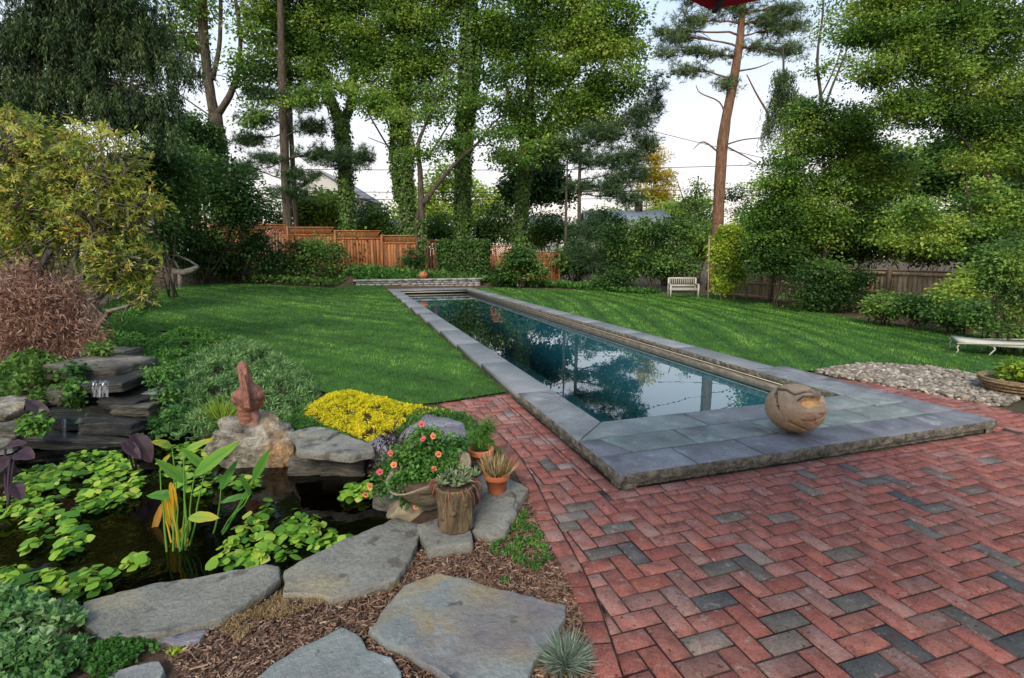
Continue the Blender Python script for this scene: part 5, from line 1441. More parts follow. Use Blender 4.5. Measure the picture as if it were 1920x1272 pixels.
def driftwood_bench():
    D = 20.5; c = A(336, 528, D); c[2] = T(c[0], c[1])
    root = thing('driftwood_bench', 'pale curved driftwood bench under shrubs at the far left', 'bench', c)
    f = lambda px, py, d=0: A(px, py, D + d)
    tube(MB(), [f(318, 505), f(330, 511), f(345, 511), f(360, 507), f(372, 500)], [.10, .12, .13, .12, .06], 9, .08).obj('seat', M['driftwood'], root, True)
    tube(MB(), [f(372, 500), f(355, 489), f(335, 480), f(318, 478)], [.045, .035, .035, .03], 7).obj('arched_rod', M['driftwood'], root, True)
    tube(MB(), [f(318, 478), f(314, 492), f(320, 506)], [.03, .045, .06], 7).obj('back_branch', M['driftwood'], root, True)
    tube(MB(), [f(312, 496, .1), f(326, 488, .1), f(336, 505)], [.03, .04, .05], 7).obj('brace', M['driftwood'], root, True)
    for px in (337, 322): tube(MB(), [f(px, 510), np.array([*f(px, 526)[:2], T(*f(px, 526)[:2]) - .05])], [.09, .08], 9, .05).obj('leg', M['driftwood'], root, True)
driftwood_bench()
def parasol():
    tip = A(1332, 19, 2.25); back = -np.array([SY, CY, 0]); rgt = np.array([CY, -SY, 0])
    ctr = tip + unit(back * 1 + rgt * .12) * 1.5; apex = ctr + np.array([0, 0, .55])
    root = thing('parasol', 'red parasol canopy corner hanging at the top edge', 'umbrella', (ctr[0], ctr[1], 0))
    a0 = math.atan2(tip[1] - ctr[1], tip[0] - ctr[0]); k = 8
    rim = [ctr + np.array([math.cos(a0 + i * 2 * math.pi / k), math.sin(a0 + i * 2 * math.pi / k), 0]) * 1.5 for i in range(k)]
    for i in range(k):
        a, b = rim[i], rim[(i + 1) % k]; V, Q = [], []; n = 8
        for u in range(n + 1):
            for v in range(n + 1):
                e_ = a + (b - a) * v / n; p = apex + (e_ - apex) * u / n; p[2] -= .05 * math.sin(math.pi * v / n) * u / n * -1 * .6; V.append(p)
        for u in range(n):
            for v in range(n): Q.append((u * (n + 1) + v, u * (n + 1) + v + 1, (u + 1) * (n + 1) + v + 1, (u + 1) * (n + 1) + v))
        MB().add(V, Q).obj('canopy_panel', M['red_fabric'], root)
        beam(MB(), apex - np.array([0, 0, .03]), rim[i] * .98 + ctr * .02 - np.array([0, 0, .02]), .02, .015).obj('rib', M['dark_metal'], root)
    tube(MB(), [(ctr[0], ctr[1], 0), (ctr[0], ctr[1], apex[2])], .022, 12).obj('pole', M['dark_metal'], root, True)
    lathe(MB(), (ctr[0], ctr[1], 0), [(.24, 0), (.24, .05), (.05, .08), (.035, .3)], 24).obj('base', M['dark_metal'], root, True)
parasol()

# ================================================================== GROUND-LEVEL PLANTING
def in_poly(px_poly, n, zf=None, dz=0.0):
    poly = np.array([G(*p)[:2] for p in px_poly]) if px_poly[0][1] > 60 else np.array(px_poly, float); lo, hi = poly.min(0), poly.max(0); out = np.zeros((0, 2))
    while len(out) < n:
        q = RNG.uniform(lo, hi, (n * 3, 2)); out = np.concatenate([out, q[sdist(poly, q[:, 0], q[:, 1]) > 0]])
    out = out[:n]; return out, poly
# bark mulch
def mulch():
    q, poly = in_poly([(360, 1290), (300, 1215), (420, 1165), (540, 1110), (700, 1105), (790, 1030), (890, 1020), (960, 940), (985, 905), (1010, 985), (1060, 1080), (1085, 1140), (1105, 1220), (1122, 1290), (900, 1320)], 20000)
    n = len(q); d = rand_dirs(n, -.15, .3); u = unit(np.cross(d, rand_dirs(n, .3, 1))); nn = np.cross(u, d)
    L = RNG.uniform(.010, .034, n)[:, None] * (1 + 1.2 * (RNG.random(n)[:, None] > .96)); W = RNG.uniform(.002, .007, n)[:, None]
    P = np.column_stack([q, terrain(q[:, 0], q[:, 1]) + RNG.uniform(-.004, .014, n)])
    V = np.stack([P - d * L / 2 - u * W / 2, P + d * L / 2 - u * W / 2, P + d * L / 2 + u * W / 2, P - d * L / 2 + u * W / 2], 1).reshape(-1, 3)
    pal = np.array([(.30, .17, .11), (.20, .11, .07), (.40, .27, .19), (.12, .07, .05), (.34, .20, .15), (.52, .40, .30), (.26, .12, .08)])
    c = pal[RNG.choice(len(pal), n, p=[.24, .2, .16, .14, .14, .04, .08])] * RNG.uniform(.4, .95, (n, 1))
    mb = MB(); mb.add(V, np.arange(4 * n).reshape(n, 4), None, None, np.repeat(c, 4, 0)); return mb.obj('bark_mulch', M['chip'], col=True)
tag(mulch(), 'reddish brown bark mulch between the flagstones', 'mulch', kind='stuff')

def cover(name, label, px_poly, n, leaf, L, W, hgt, tint=(.1, .9), cat='groundcover', up=.6, mound=None, disc=False, clump=.0, kind='stuff', sea=0.0):
    """low plants spread over an area of ground"""
    q, poly = in_poly(px_poly, int(n * 1.5))
    gn = np.array([noise.noise(Vector((a * 1.1 / (hgt + .05), b * 1.1 / (hgt + .05), 9.1))) for a, b in q]) + RNG.normal(0, .12, len(q)); q = q[np.argsort(-gn)[:n]]
    dd = sdist(poly, q[:, 0], q[:, 1])
    z = terrain(q[:, 0], q[:, 1]) + RNG.random(n) ** .6 * hgt * np.clip(dd / .12 + .25, .25, 1)
    nn = np.array([noise.noise(Vector((a * 3, b * 3, .5))) for a, b in q]); n2 = np.array([noise.noise(Vector((a * 11, b * 11, 4.5))) for a, b in q])
    if mound: z += np.clip(mound * ss(dd, 0, .45) * (1 + 1.0 * nn + .5 * n2), 0, None)
    z += hgt * .5 * n2
    P = np.column_stack([q, z + .01]); mb = MB()
    tt = np.clip(RNG.uniform(*tint, n) * .45 + .28 + .25 * nn + .35 * n2, .01, .99)
    if disc:
        N = RNG.standard_normal((n, 3)) * .45; N[:, 2] += 1; add_discs(mb, P, N, L * RNG.uniform(.6, 1.2, n), tt, 6)
    else:
        d = rand_dirs(n, -.2, 1.0); d[:, 2] += up * .5; N = RNG.standard_normal((n, 3)) * .6; N[:, 2] += .7
        add_leaves(mb, P, d, N, L * RNG.uniform(.6, 1.3, n), W, tt)
    return tag(mb.obj(name, L_[leaf]), label, cat, kind=kind)

cover('creeping_juniper', 'mound of grey green creeping juniper left of the statue', [(320, 690), (400, 660), (480, 650), (540, 680), (590, 715), (600, 745), (570, 775), (540, 800), (440, 800), (390, 830), (330, 830), (290, 790), (330, 735)], 26000, 'juniper', .060, .014, .07, mound=.16, cat='juniper')
cover('leafy_groundcover', 'bright green leafy groundcover between waterfall and lawn', [(245, 690), (260, 660), (300, 635), (400, 632), (450, 645), (400, 668), (330, 700), (310, 740), (255, 740)], 15000, 'cover', .040, .026, .06, mound=.10, cat='groundcover')
cover('leafy_groundcover', 'dark green groundcover at the lawn edge near the rhododendron', [(205, 640), (230, 595), (265, 600), (300, 630), (250, 665), (215, 668)], 7000, 'cover', .05, .03, .07, tint=(.0, .6), mound=.06)
cover('yellow_sedum', 'bright yellow sedum groundcover beside the lawn', [(556, 790), (580, 765), (620, 742), (655, 735), (690, 745), (725, 752), (770, 765), (800, 770), (830, 775), (862, 782), (872, 792), (800, 782), (765, 790), (745, 815), (700, 838), (650, 815), (600, 800)], 14000, 'sedum', .024, .015, .05, mound=.07, up=.3)
cover('leafy_groundcover', 'low green leaves between the boulder and the yellow sedum', [(500, 795), (560, 765), (600, 800), (690, 838), (640, 838), (540, 822)], 2600, 'cover', .03, .02, .05, tint=(.1, .8))
cover('leafy_groundcover', 'dark leaves around the purple boulder slab', [(735, 825), (765, 785), (800, 770), (880, 785), (915, 815), (900, 860), (820, 880), (740, 870)], 4200, 'cover', .032, .02, .06, tint=(.0, .6))
cover('border_plants', 'low green plants between the lawn and cedar fence', [(-4.5, 26.4), (0, 25.2), (6.3, 24.9), (8.5, 25.5), (8.5, 27.2), (0, 29), (-4, 29.8)], 6000, 'deep', .18, .11, .28, tint=(.1, .9))
cover('leafy_groundcover', 'shaded green leaves under the rhododendron', [(130, 650), (200, 575), (270, 548), (300, 556), (262, 600), (232, 650), (180, 680)], 6000, 'cover', .06, .038, .14, tint=(.0, .6), mound=.08)
for lab_, lob_ in (('green leaves overhanging the right end of the waterfall', [(300, 700, 34, 22, 5.0), (316, 735, 26, 26, 4.8)]), ('dark green sprays drooping to the pond right of the waterfall', [(318, 785, 34, 26, 4.6), (300, 810, 22, 14, 4.5)])):
    mb = MB(); foliage(mb, lobes_px(lob_, 4.8), 70, 10, .06, .045, .028, .8, .4, (.1, .8), .3); tag(mb.obj('overhanging_plant', L_['cover']), lab_, 'plant', kind='stuff')
cover('leafy_groundcover', 'green sprigs in the mulch beside the brick edge', [(915, 1040), (950, 985), (985, 960), (1015, 1010), (1035, 1050), (1010, 1075), (960, 1060)], 900, 'cover', .022, .012, .02, tint=(.3, 1))
cover('moss_patch', 'dull green moss below the broad pond flagstone', [(470, 1130), (540, 1112), (640, 1120), (600, 1140), (520, 1165), (460, 1165)], 1800, 'tan', .02, .003, .012)
cover('moss_patch', 'dull green moss at the left end of the long flagstone', [(410, 1180), (470, 1130), (500, 1150), (450, 1210)], 700, 'tan', .02, .003, .012)
cover('mint_patch', 'variegated mint like foliage filling the bottom left corner', [(-60, 1160), (0, 1130), (60, 1120), (130, 1150), (165, 1185), (165, 1235), (110, 1290), (-60, 1330)], 4200, 'variegated', .034, .026, .10, mound=.07, tint=(.1, 1))
cover('leafy_groundcover', 'small clover leaves below the long pond flagstone', [(165, 1215), (280, 1190), (300, 1225), (240, 1250), (190, 1290), (150, 1250)], 900, 'cover', .022, .018, .03, tint=(.2, .9))
cover('ivy_patch', 'dark ivy spilling over the rocks left of the waterfall', [(-40, 745), (0, 700), (90, 690), (150, 700), (165, 735), (150, 780), (110, 760), (60, 775), (0, 770)], 2600, 'ivy', .06, .05, .10, tint=(.1, .8), mound=.22)
cover('border_plants', 'low green plants on the bank above the far wall', [(.4, 24.85), (6.4, 24.85), (6.4, 25.6), (.4, 25.6)], 4200, 'cover', .16, .10, .15, tint=(.0, .9))
cover('border_plants', 'low mixed border plants along the far right lawn edge', [(6.6, 24.3), (10, 23.4), (13, 20.9), (14.5, 21.5), (12, 25), (8, 26)], 4200, 'cover', .16, .10, .18, tint=(.0, .8))
for nm, lab, pts, lf in (('ivy_trail', 'ivy strand hanging beside the upper waterfall', [(140, 695, 40, 12, 4.85), (138, 730, 22, 26, 4.7), (150, 765, 12, 24, 4.55)], 'cover'), ('ivy_trail', 'bright ivy sprig in front of the pale stones far left', [(66, 795, 22, 18, 4.2)], 'cover'), ('ivy_trail', 'dark ivy hanging under the bronze maple near the waterfall', [(90, 700, 60, 18, 5.1)], 'ivy'), ('ivy_trail', 'ivy tuft behind the capstone above the waterfall', [(190, 655, 34, 14, 5.6)], 'ivy')):
    mb = MB(); foliage(mb, lobes_px(pts, 4.8), 42, 8, .05, .05, .042, .9, .35, (.2, .9), .2); tag(mb.obj(nm, L_[lf]), lab, 'ivy', kind='stuff')
for i, (px, py, lab, lf) in enumerate([(945, 965, 'tiny green succulent in the mulch, left of two', 'cover'), (965, 985, 'tiny lime succulent in the mulch, right of two', 'lime'), (1003, 1068, 'lone bright green sprig near the brick edge', 'cover'), (945, 1093, 'tiny green weed behind the big stepping stone', 'cover'), (740, 1105, 'small weed between the two flagstones', 'tan'), (328, 1228, 'tiny bright sprout in the mulch at lower left', 'lime')]):
    b = G(px, py); n = 36; mb = MB(); d = rand_dirs(n, .1, 1); add_leaves(mb, b + RNG.standard_normal((n, 3)) * np.array([.014, .014, .004]) + np.array([0, 0, .008]), d, rand_dirs(n), RNG.uniform(.012, .03, n), .010, RNG.random(n)); tag(mb.obj('seedling', L_[lf]), lab, 'plant')

# ---- floating pond plants
def floaters(label, px_poly, n, kind=None, L=.031):
    n = int(n * .82)
    poly = np.array([Gz(*p, POND_Z + .03)[:2] for p in px_poly]); lo, hi = poly.min(0), poly.max(0); q = np.zeros((0, 2))
    while len(q) < n:
        r = RNG.uniform(lo, hi, (n * 2, 2)); q = np.concatenate([q, r[sdist(poly, r[:, 0], r[:, 1]) > 0]])
    q = q[:n]; mb = MB()
    for c in q:
        m = RNG.integers(4, 8); th = RNG.uniform(0, 6.28, m); rr = RNG.uniform(.012, .05, m)
        P = np.column_stack([c[0] + np.cos(th) * rr, c[1] + np.sin(th) * rr, POND_Z + RNG.uniform(.012, .065, m)])
        N = np.column_stack([np.cos(th) * .4, np.sin(th) * .4, np.ones(m)]) + RNG.standard_normal((m, 3)) * .22
        add_discs(mb, P, N, L * RNG.uniform(.45, 1.2, m), np.clip(RNG.normal(.45, .16) + RNG.normal(0, .18, m), .02, .98), 8, -.12)
    kind = 'stuff' if 'statue boulder' in label or 'short trail' in label or 'lone floating' in label or 'planter rock' in label else kind
    o = mb.obj('floating_plants', L_['pond']); return tag(o, label, 'water plant', kind=kind)
floaters('large raft of lime green floating pond plants at left', [(10, 960), (30, 900), (80, 870), (150, 850), (230, 845), (255, 870), (268, 915), (230, 945), (160, 960), (90, 985), (20, 1000)], 175, 'stuff')
for lab, pts, n in [('round clump of floating plants in the left pond water', [(50, 1030), (80, 985), (140, 975), (168, 1005), (140, 1035), (80, 1045)], 24), ('small floating clump in the middle of the pond', [(225, 1055), (260, 1040), (290, 1048), (265, 1068)], 6), ('floating plants along the near pond edge at left', [(0, 1075), (60, 1062), (150, 1070), (235, 1072), (190, 1105), (100, 1120), (0, 1110)], 34), ('floating clump by the gap between two flagstones', [(385, 1040), (430, 1000), (490, 985), (510, 1030), (470, 1060), (410, 1060)], 34), ('floating clump right of the canna, under the broad flagstone edge', [(515, 1030), (530, 985), (560, 960), (600, 975), (580, 1020), (540, 1050)], 30), ('floating clump nearest the broad flagstone corner', [(580, 1030), (610, 1005), (650, 995), (655, 1012), (600, 1035)], 14), ('floating plants in front of the statue boulder', [(290, 870), (330, 830), (400, 830), (420, 880), (500, 905), (490, 925), (440, 935), (370, 925), (310, 900)], 52), ('floating plants beside the flower planter rock', [(640, 925), (655, 908), (685, 905), (705, 922), (690, 940), (655, 940)], 26), ('short trail of floating plants above the flagstone gap', [(455, 985), (480, 955), (505, 935), (500, 965), (480, 990)], 10), ('lone floating clump at the left edge behind the raft', [(-30, 960), (0, 930), (20, 945), (10, 975)], 8)]:
    floaters(lab, pts, n)

# ---- canna with big leaves
def big_leaf(base, tip, width, droop, tint0, tint1, parent, mat='canna', nrm=None, name='leaf', nseg=9, fold=.18, side=None):
    base, tip = np.asarray(base, float), np.asarray(tip, float); ax = tip - base; Ln = np.linalg.norm(ax); d = ax / Ln
    view = unit(np.array([0, 0, CAM_H]) - (base + tip) / 2); nrm = unit(view + np.array([0, 0, .5])) if nrm is None else unit(nrm)
    s = unit(np.cross(d, nrm)); u = np.cross(s, d); V, Q, tt = [], [], []
    for i in range(nseg + 1):
        t = i / nseg; w = width * (np.sin(np.pi * min(1, t * .97 + .03) ** .8) ** .8) / 2 + .0006; c = base + ax * t + u * droop * math.sin(math.pi * t) * Ln
        for k, f in [(-1 + .25 * j_, 0) for j_ in range(9)]:
            V.append(c + s * w * k + u * w * fold * abs(k) + u * .004 * math.sin(t * 17 + k * 3)); tt.append(tint0 + (tint1 - tint0) * (t * .6 + .4 * abs(k)) - (.06 if k == 0 else 0) + (.022 if int(round(k * 4)) % 2 else -.022) + RNG.normal(0, .012))
    for i in range(nseg):
        for k in range(8): Q.append((i * 9 + k, i * 9 + k + 1, i * 9 + k + 10, i * 9 + k + 9))
    return MB().add(V, Q, None, np.clip(tt, 0, 1)).obj(name, L_[mat], parent, True)
def canna():
    D = 2.95; base = Gz(335, 1035, POND_Z); f = lambda px, py, d=0.0: A(px, py, D + d)
    root = thing('canna_plant', 'tall pond canna with broad green and yellow leaves', 'plant', base)
    LV = [((365, 890), (450, 828), .085, .25, .45), ((330, 875), (350, 905), .05, .2, .4), ((385, 880), (338, 838), .05, .2, .35), ((350, 905), (290, 860), .062, .25, .4), ((322, 838), (282, 828), .05, .38, .72), ((345, 845), (402, 822), .045, .35, .68), ((330, 928), (274, 930), .060, .1, .25),
          ((414, 918), (446, 862), .052, .12, .28), ((474, 900), (506, 842), .058, .15, .3), ((465, 928), (410, 944), .040, .12, .25), ((470, 925), (448, 892), .035, .2, .35), ((355, 970), (412, 972), .065, .45, .70), ((312, 925), (318, 990), .050, .66, .78), ((352, 980), (328, 1042), .050, .64, .76), ((304, 945), (284, 1012), .038, .88, .98), ((320, 905), (330, 960), .035, .70, .80), ((300, 880), (320, 850), .03, .4, .72)]
    for i, ((a, b), (c, d), w, t0, t1) in enumerate(LV):
        dd = RNG.normal(0, .06); big_leaf(f(a, b, dd), f(c, d, dd + RNG.normal(-.03, .05)), w, RNG.uniform(-.02, .10), t0, t1, root)
        s = base + np.array([RNG.normal(0, .03), RNG.normal(0, .03), -.1])
        if (a, b) in ((414, 918), (474, 900), (465, 928), (470, 925)): s = f(390 + i, 1030)
        mb = MB(); tube(mb, bend(s, f(a, b, dd), .0, 6, .004), [.007, .006, .006, .005, .004, .003], 6, tint=.3 if t0 < .6 else .72); mb.obj('stem', L_['canna'], root, True)
canna()
def elephant_ear(label, spots, base):
    root = thing('taro_plant', label, 'plant', base)
    for (a, b), (c, d), w, D in spots:
        p, q = A(a, b, D), A(c, d, D - .05)
        big_leaf(p, p + (q - p) * .85, w * .72, .06, .0, .75, root, 'purple', fold=.25)
        mb = MB(); tube(mb, bend(np.array([base[0], base[1], POND_Z - .1]), p, .05, 6), [.008] * 6, 6, tint=.4); mb.obj('stem', L_['purple'], root, True)
elephant_ear('dark purple taro leaves over the pond at the left edge', [((30, 850), (72, 862), .16, 3.55), ((20, 860), (-40, 900), .16, 3.5), ((25, 905), (45, 945), .12, 3.3), ((10, 838), (60, 830), .1, 3.7)], Gz(10, 960, POND_Z))
elephant_ear('purple brown taro leaf standing behind the floating plants', [((250, 815), (290, 878), .20, 3.75), ((232, 830), (270, 868), .12, 3.7)], Gz(255, 885, POND_Z))
elephant_ear('drooping purple leaf over the dark stones by the trickle', [((50, 752), (106, 790), .14, 4.3)], Gz(40, 800, POND_Z))

# ---- left border: rhododendron and bronze weeping maple
def whorls(mb, lobes, n, per, L, W, tint):
    P, wh = clumps_in(lobes, int(n * 1.5), .72); P = P[np.argsort(-patchy(P, 2.2, 5.0))[:n]]; m = n * per; ax = unit(rand_dirs(n, -.1, 1.0) + np.array([-SY, -CY, .3]) * .5); C = np.repeat(P, per, 0)
    th = np.tile(np.arange(per) / per * 2 * np.pi, n) + RNG.normal(0, .2, m); dz = RNG.uniform(-.35, .35, m)
    AX = np.repeat(ax, per, 0); e1 = unit(np.cross(AX, np.array([.3, .2, 1.0]))); e2 = np.cross(AX, e1)
    d = e1 * np.cos(th)[:, None] + e2 * np.sin(th)[:, None] + AX * (.15 + .5 * dz)[:, None]; d[:, 2] -= .25
    N = AX + RNG.standard_normal((m, 3)) * .25
    tt = np.clip(np.repeat(RNG.uniform(*tint, n), per) + RNG.normal(0, .09, m), .01, .93); tt = np.where(RNG.random(m) > .985, .98, tt)
    add_leaves(mb, C, d, N, L * RNG.uniform(.75, 1.2, m), W * RNG.uniform(.8, 1.2, m), tt, .10, .55); return P
def rhododendron():
    D = 8.0; LB = lobes_px([(30, 260, 70, 60), (110, 290, 80, 80), (200, 300, 80, 70), (60, 380, 110, 90), (180, 390, 105, 85), (255, 370, 60, 50), (230, 470, 75, 60), (190, 510, 75, 50), (265, 540, 40, 45), (40, 460, 90, 60), (-90, 330, 110, 130)], D)
    b = A(150, 600, D); b[2] = T(b[0], b[1]); root = thing('rhododendron', 'big yellow green rhododendron bush with bare twigs at left', 'shrub', b)
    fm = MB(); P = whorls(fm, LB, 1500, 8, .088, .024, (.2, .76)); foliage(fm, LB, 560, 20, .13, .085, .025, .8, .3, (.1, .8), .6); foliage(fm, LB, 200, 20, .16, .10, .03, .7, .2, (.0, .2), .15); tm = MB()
    s = b - np.array([0, 0, .1]); hubs = [l[0] - np.array([0, 0, .25]) for l in LB]
    for h in hubs: tube(tm, bend(s + RNG.standard_normal(3) * .1 * np.array([1, 1, 0]), h, .25, 8, .05), np.linspace(.05, .02, 8), 6)
    for p in P[::2]:
        h = hubs[int(np.argmin([np.linalg.norm(p - q) for q in hubs]))]; tube(tm, bend(h + RNG.standard_normal(3) * .12, p - np.array([0, 0, .01]), .03, 5, .03), [.016, .013, .010, .008, .006], 4, cap=False)
    tm.obj('branches', M['twig'], root, True); fm.obj('foliage', L_['rhodo'], root)
rhododendron()
def weeping_maple():
    D = 6.1; LB = lobes_px([(30, 540, 80, 65), (100, 560, 70, 60), (60, 610, 100, 55), (140, 600, 48, 50), (20, 640, 90, 40), (110, 650, 70, 28), (175, 640, 26, 36), (-70, 590, 80, 90)], D)
    b = A(60, 690, D); b[2] = T(b[0], b[1]); root = thing('weeping_maple', 'low weeping maple with bronze pink lacy leaves at left', 'shrub', b)
    fm = MB(); P, wh = clumps_in(LB, 900, .6); per = 22; m = 900 * per; C = np.repeat(P, per, 0) + RNG.standard_normal((m, 3)) * np.array([.07, .07, .05])
    d = RNG.standard_normal((m, 3)) * .45; d[:, 2] -= .75; d += np.repeat(unit(P - b) * .5, per, 0)
    add_leaves(fm, C, d, rand_dirs(m), RNG.uniform(.05, .10, m), .011, np.clip(np.repeat(RNG.uniform(.15, .8, 900), per) + RNG.normal(0, .15, m), .01, .99))
    tm = MB(); top = A(95, 470, D); tube(tm, bend(b - np.array([0, 0, .1]), top, .0, 8, .04), np.linspace(.05, .03, 8), 7)
    for l in LB:
        q = bend(top + RNG.standard_normal(3) * .08, l[0], .3, 8, .03); tube(tm, q, np.linspace(.013, .005, 8), 5)
    for p in P[:160]: tube(tm, bend(p + np.array([RNG.normal(0, .1), RNG.normal(0, .1), .22]), p, .05, 4), [.005, .004, .003, .002], 4, cap=False)
    tm.obj('branches', M['bark'], root, True); fm.obj('foliage', L_['jmaple'], root)
weeping_maple()

# ================================================================== HOUSES AND WIRES BEYOND THE GARDEN
def house(label, cx_px, D, width, z0, eave, ridge, depth, windows, chimney=None, gable_front=False, rot=0.0):
    c = A(cx_px, HORIZON, D); c[2] = z0; ang = -YAW + rot; X_ = np.array([math.cos(ang), math.sin(ang), 0]); Y_ = np.array([-X_[1], X_[0], 0]); Zv = np.array([0, 0, 1.0])
    root = thing('house', label, 'house', c); p = lambda x, y, z: c + X_ * x + Y_ * y + Zv * (z - z0); w = width / 2
    mb = MB(); V = [p(-w, 0, z0), p(w, 0, z0), p(w, depth, z0), p(-w, depth, z0), p(-w, 0, eave), p(w, 0, eave), p(w, depth, eave), p(-w, depth, eave)]
    mb.add(V, [(0, 1, 5, 4), (1, 2, 6, 5), (2, 3, 7, 6), (3, 0, 4, 7)])
    if gable_front: mb.add([p(-w, 0, eave), p(w, 0, eave), p(0, 0, ridge), p(-w, depth, eave), p(w, depth, eave), p(0, depth, ridge)], None, [(0, 1, 2), (4, 3, 5)])
    else: mb.add([p(-w, 0, eave), p(-w, depth, eave), p(-w, depth / 2, ridge), p(w, 0, eave), p(w, depth, eave), p(w, depth / 2, ridge)], None, [(0, 2, 1), (3, 4, 5)])
    mb.obj('wall', M['siding'], root)
    rf = MB(); o = .35; th = .12
    if gable_front: ends = [((-w - o, -o), (0, -o), (0, depth + o), (-w - o, depth + o), eave - .1, ridge), ((w + o, -o), (0, -o), (0, depth + o), (w + o, depth + o), eave - .1, ridge)]
    else: ends = [((-w - o, -o), (-w - o, depth / 2), (w + o, depth / 2), (w + o, -o), eave - .1, ridge), ((-w - o, depth + o), (-w - o, depth / 2), (w + o, depth / 2), (w + o, depth + o), eave - .1, ridge)]
    for a, b, c_, d, ze, zr in ends:
        V = [p(*a, ze), p(*b, zr), p(*c_, zr), p(*d, ze)]; V += [v + Zv * th for v in V]
        rf.add(V, [(0, 1, 2, 3), (4, 5, 6, 7), (0, 1, 5, 4), (1, 2, 6, 5), (2, 3, 7, 6), (3, 0, 4, 7)])
    ro = rf.obj('roof', M['shingle'], root)
    beam(MB(), p(-w - o, -o - .02, eave - .08), p(w + o, -o - .02, eave - .08), .06, .2).obj('fascia', M['white'], root)
    for z in np.arange(z0 + .2, eave, .22): beam(MB(), p(-w, -.012, z), p(w, -.012, z), .02, .012).obj('clapboard', M['siding'], root) if z - z0 < 9 else None
    for x, z, ww, hh in windows:
        f = MB(); 
        for a, b in (((x - ww / 2, z - hh / 2), (x + ww / 2, z - hh / 2)), ((x - ww / 2, z + hh / 2), (x + ww / 2, z + hh / 2)), ((x - ww / 2, z - hh / 2), (x - ww / 2, z + hh / 2)), ((x + ww / 2, z - hh / 2), (x + ww / 2, z + hh / 2)), ((x - ww / 2, z), (x + ww / 2, z)), ((x, z - hh / 2), (x, z + hh / 2))): beam(f, p(a[0], -.05, a[1]), p(b[0], -.05, b[1]), .08, .09)
        fo = f.obj('window', M['white'], root); box(MB(), p(x, -.03, z), (ww, .02, hh), ang).obj('pane', M['glass'], fo)
    if chimney: box(MB(), p(chimney, depth / 2, ridge + .3), (.7, .6, 1.4), ang).obj('chimney', M['joint'], ro)
house('white clapboard house with sash window glimpsed between left trunks', 612, 50, 7.0, 0.3, 6.9, 9.2, 8, [(-.2, 5.2, 1.1, 1.7), (-2.2, 5.2, 1.0, 1.7), (2.2, 5.2, 1.0, 1.7), (-.2, 2.2, 1.1, 1.6)], gable_front=True)
house('white house with grey shingle roof beyond the right shrubs', 1185, 50, 8.0, -1.0, 3.9, 5.9, 8, [(-2.4, 2.6, 1.0, 1.2), (.4, 2.6, 1.0, 1.2), (2.6, 2.6, 1.0, 1.2)], chimney=1.4)
house('white garage wall glimpsed behind the ivy trunk and fence', 728, 44, 2.6, 0, 3.6, 4.4, 4, [(-.2, 2.4, .8, .9)])
house('pale house side glimpsed between trunks right of centre', 1010, 54, 4.6, -1, 4.2, 5.6, 6, [(0, 2.8, 1, 1.2)])
def wire(label, a, b, sag): tag(tube(MB(), bend(a, b, -sag, 16), .022, 5).obj('power_line', M['wire']), label, 'wire')
wire('upper power line crossing the sky behind the pine', A(1100, 215, 38), A(1900, 395, 44), .3)
wire('lower power line at the yellow tree top behind the pine', A(560, 318, 36), A(1960, 282, 36), .5)
wire('low power line behind the central trunks', A(300, 355, 40), A(1500, 352, 40), .3)
wire('lowest power line behind the central trunks', A(300, 368, 40), A(1500, 366, 40), .3)

# ================================================================== TREES
IV = dict(dens=150, L=.15, thick=.09)
tree('hemlock_tree', 'dark hemlock with hanging branchlets at the upper left', [[(78, 640, 34), (76, 300, 30), (70, 0, 24), (66, -260, 14)]], 13.5,
     [(60, 60, 130, 60), (180, 70, 110, 55), (240, 130, 90, 45), (120, 150, 120, 45), (30, 170, 100, 50), (270, 60, 70, 50), (210, 200, 90, 40), (290, 170, 60, 35), (100, 230, 100, 35), (-80, 120, 100, 120), (150, -40, 180, 80), (280, -20, 90, 60), (340, 110, 50, 28), (240, 250, 70, 30), (200, 215, 110, 40), (300, 235, 60, 30), (260, 180, 90, 40)],
     'hemlock', n=3300, per=34, cr=.62, L=.12, W=.026, mode='hang', tint=(.02, .75), twigs=.25)
tree('ivy_clad_tree', 'forked ivy clad tree, leftmost trunk behind the garden', [[(414, 440, 36), (410, 300, 38), (402, 215, 40)], [(402, 220, 28), (390, 150, 26), (380, 60, 26), (378, -80, 22), (380, -260, 14)], [(408, 215, 22), (432, 180, 18), (448, 130, 14), (452, 70, 11), (440, -10, 9)], [(398, 150, 16), (412, 90, 12), (414, 20, 10), (412, -120, 7)]], 31,
     [(330, 60, 60, 40), (340, 20, 80, 40), (420, -60, 110, 60), (470, 40, 50, 50), (350, 95, 40, 26), (400, -170, 140, 80), (300, -60, 90, 70), (480, 120, 40, 40), (322, 150, 30, 18)], 'maple', n=360, per=46, cr=.6, L=.20, W=.12, ivy=dict(IV, on=[0], to=9), extra=[([(412, 230, 5), (340, 180, 4), (290, 150, 2)], 31), ([(450, 190, 4), (430, 145, 3), (400, 140, 2)], 31)])
tree('pine_tree', 'dark pine with flat sprays, second trunk from the left', [[(540, 440, 26), (534, 300, 26), (528, 120, 22), (524, -80, 16)]], 30.5,
     [(485, 225, 55, 20), (585, 240, 55, 22), (470, 265, 60, 20), (600, 290, 60, 23), (500, 300, 60, 20), (650, 300, 55, 27), (560, 330, 60, 20), (460, 320, 40, 23), (560, 190, 60, 23), (500, 180, 50, 20), (545, 360, 60, 20), (680, 295, 30, 23)], 'pine', n=1700, per=22, L=.30, W=.026, mode='needle', tint=(.02, .6), twigs=.12)
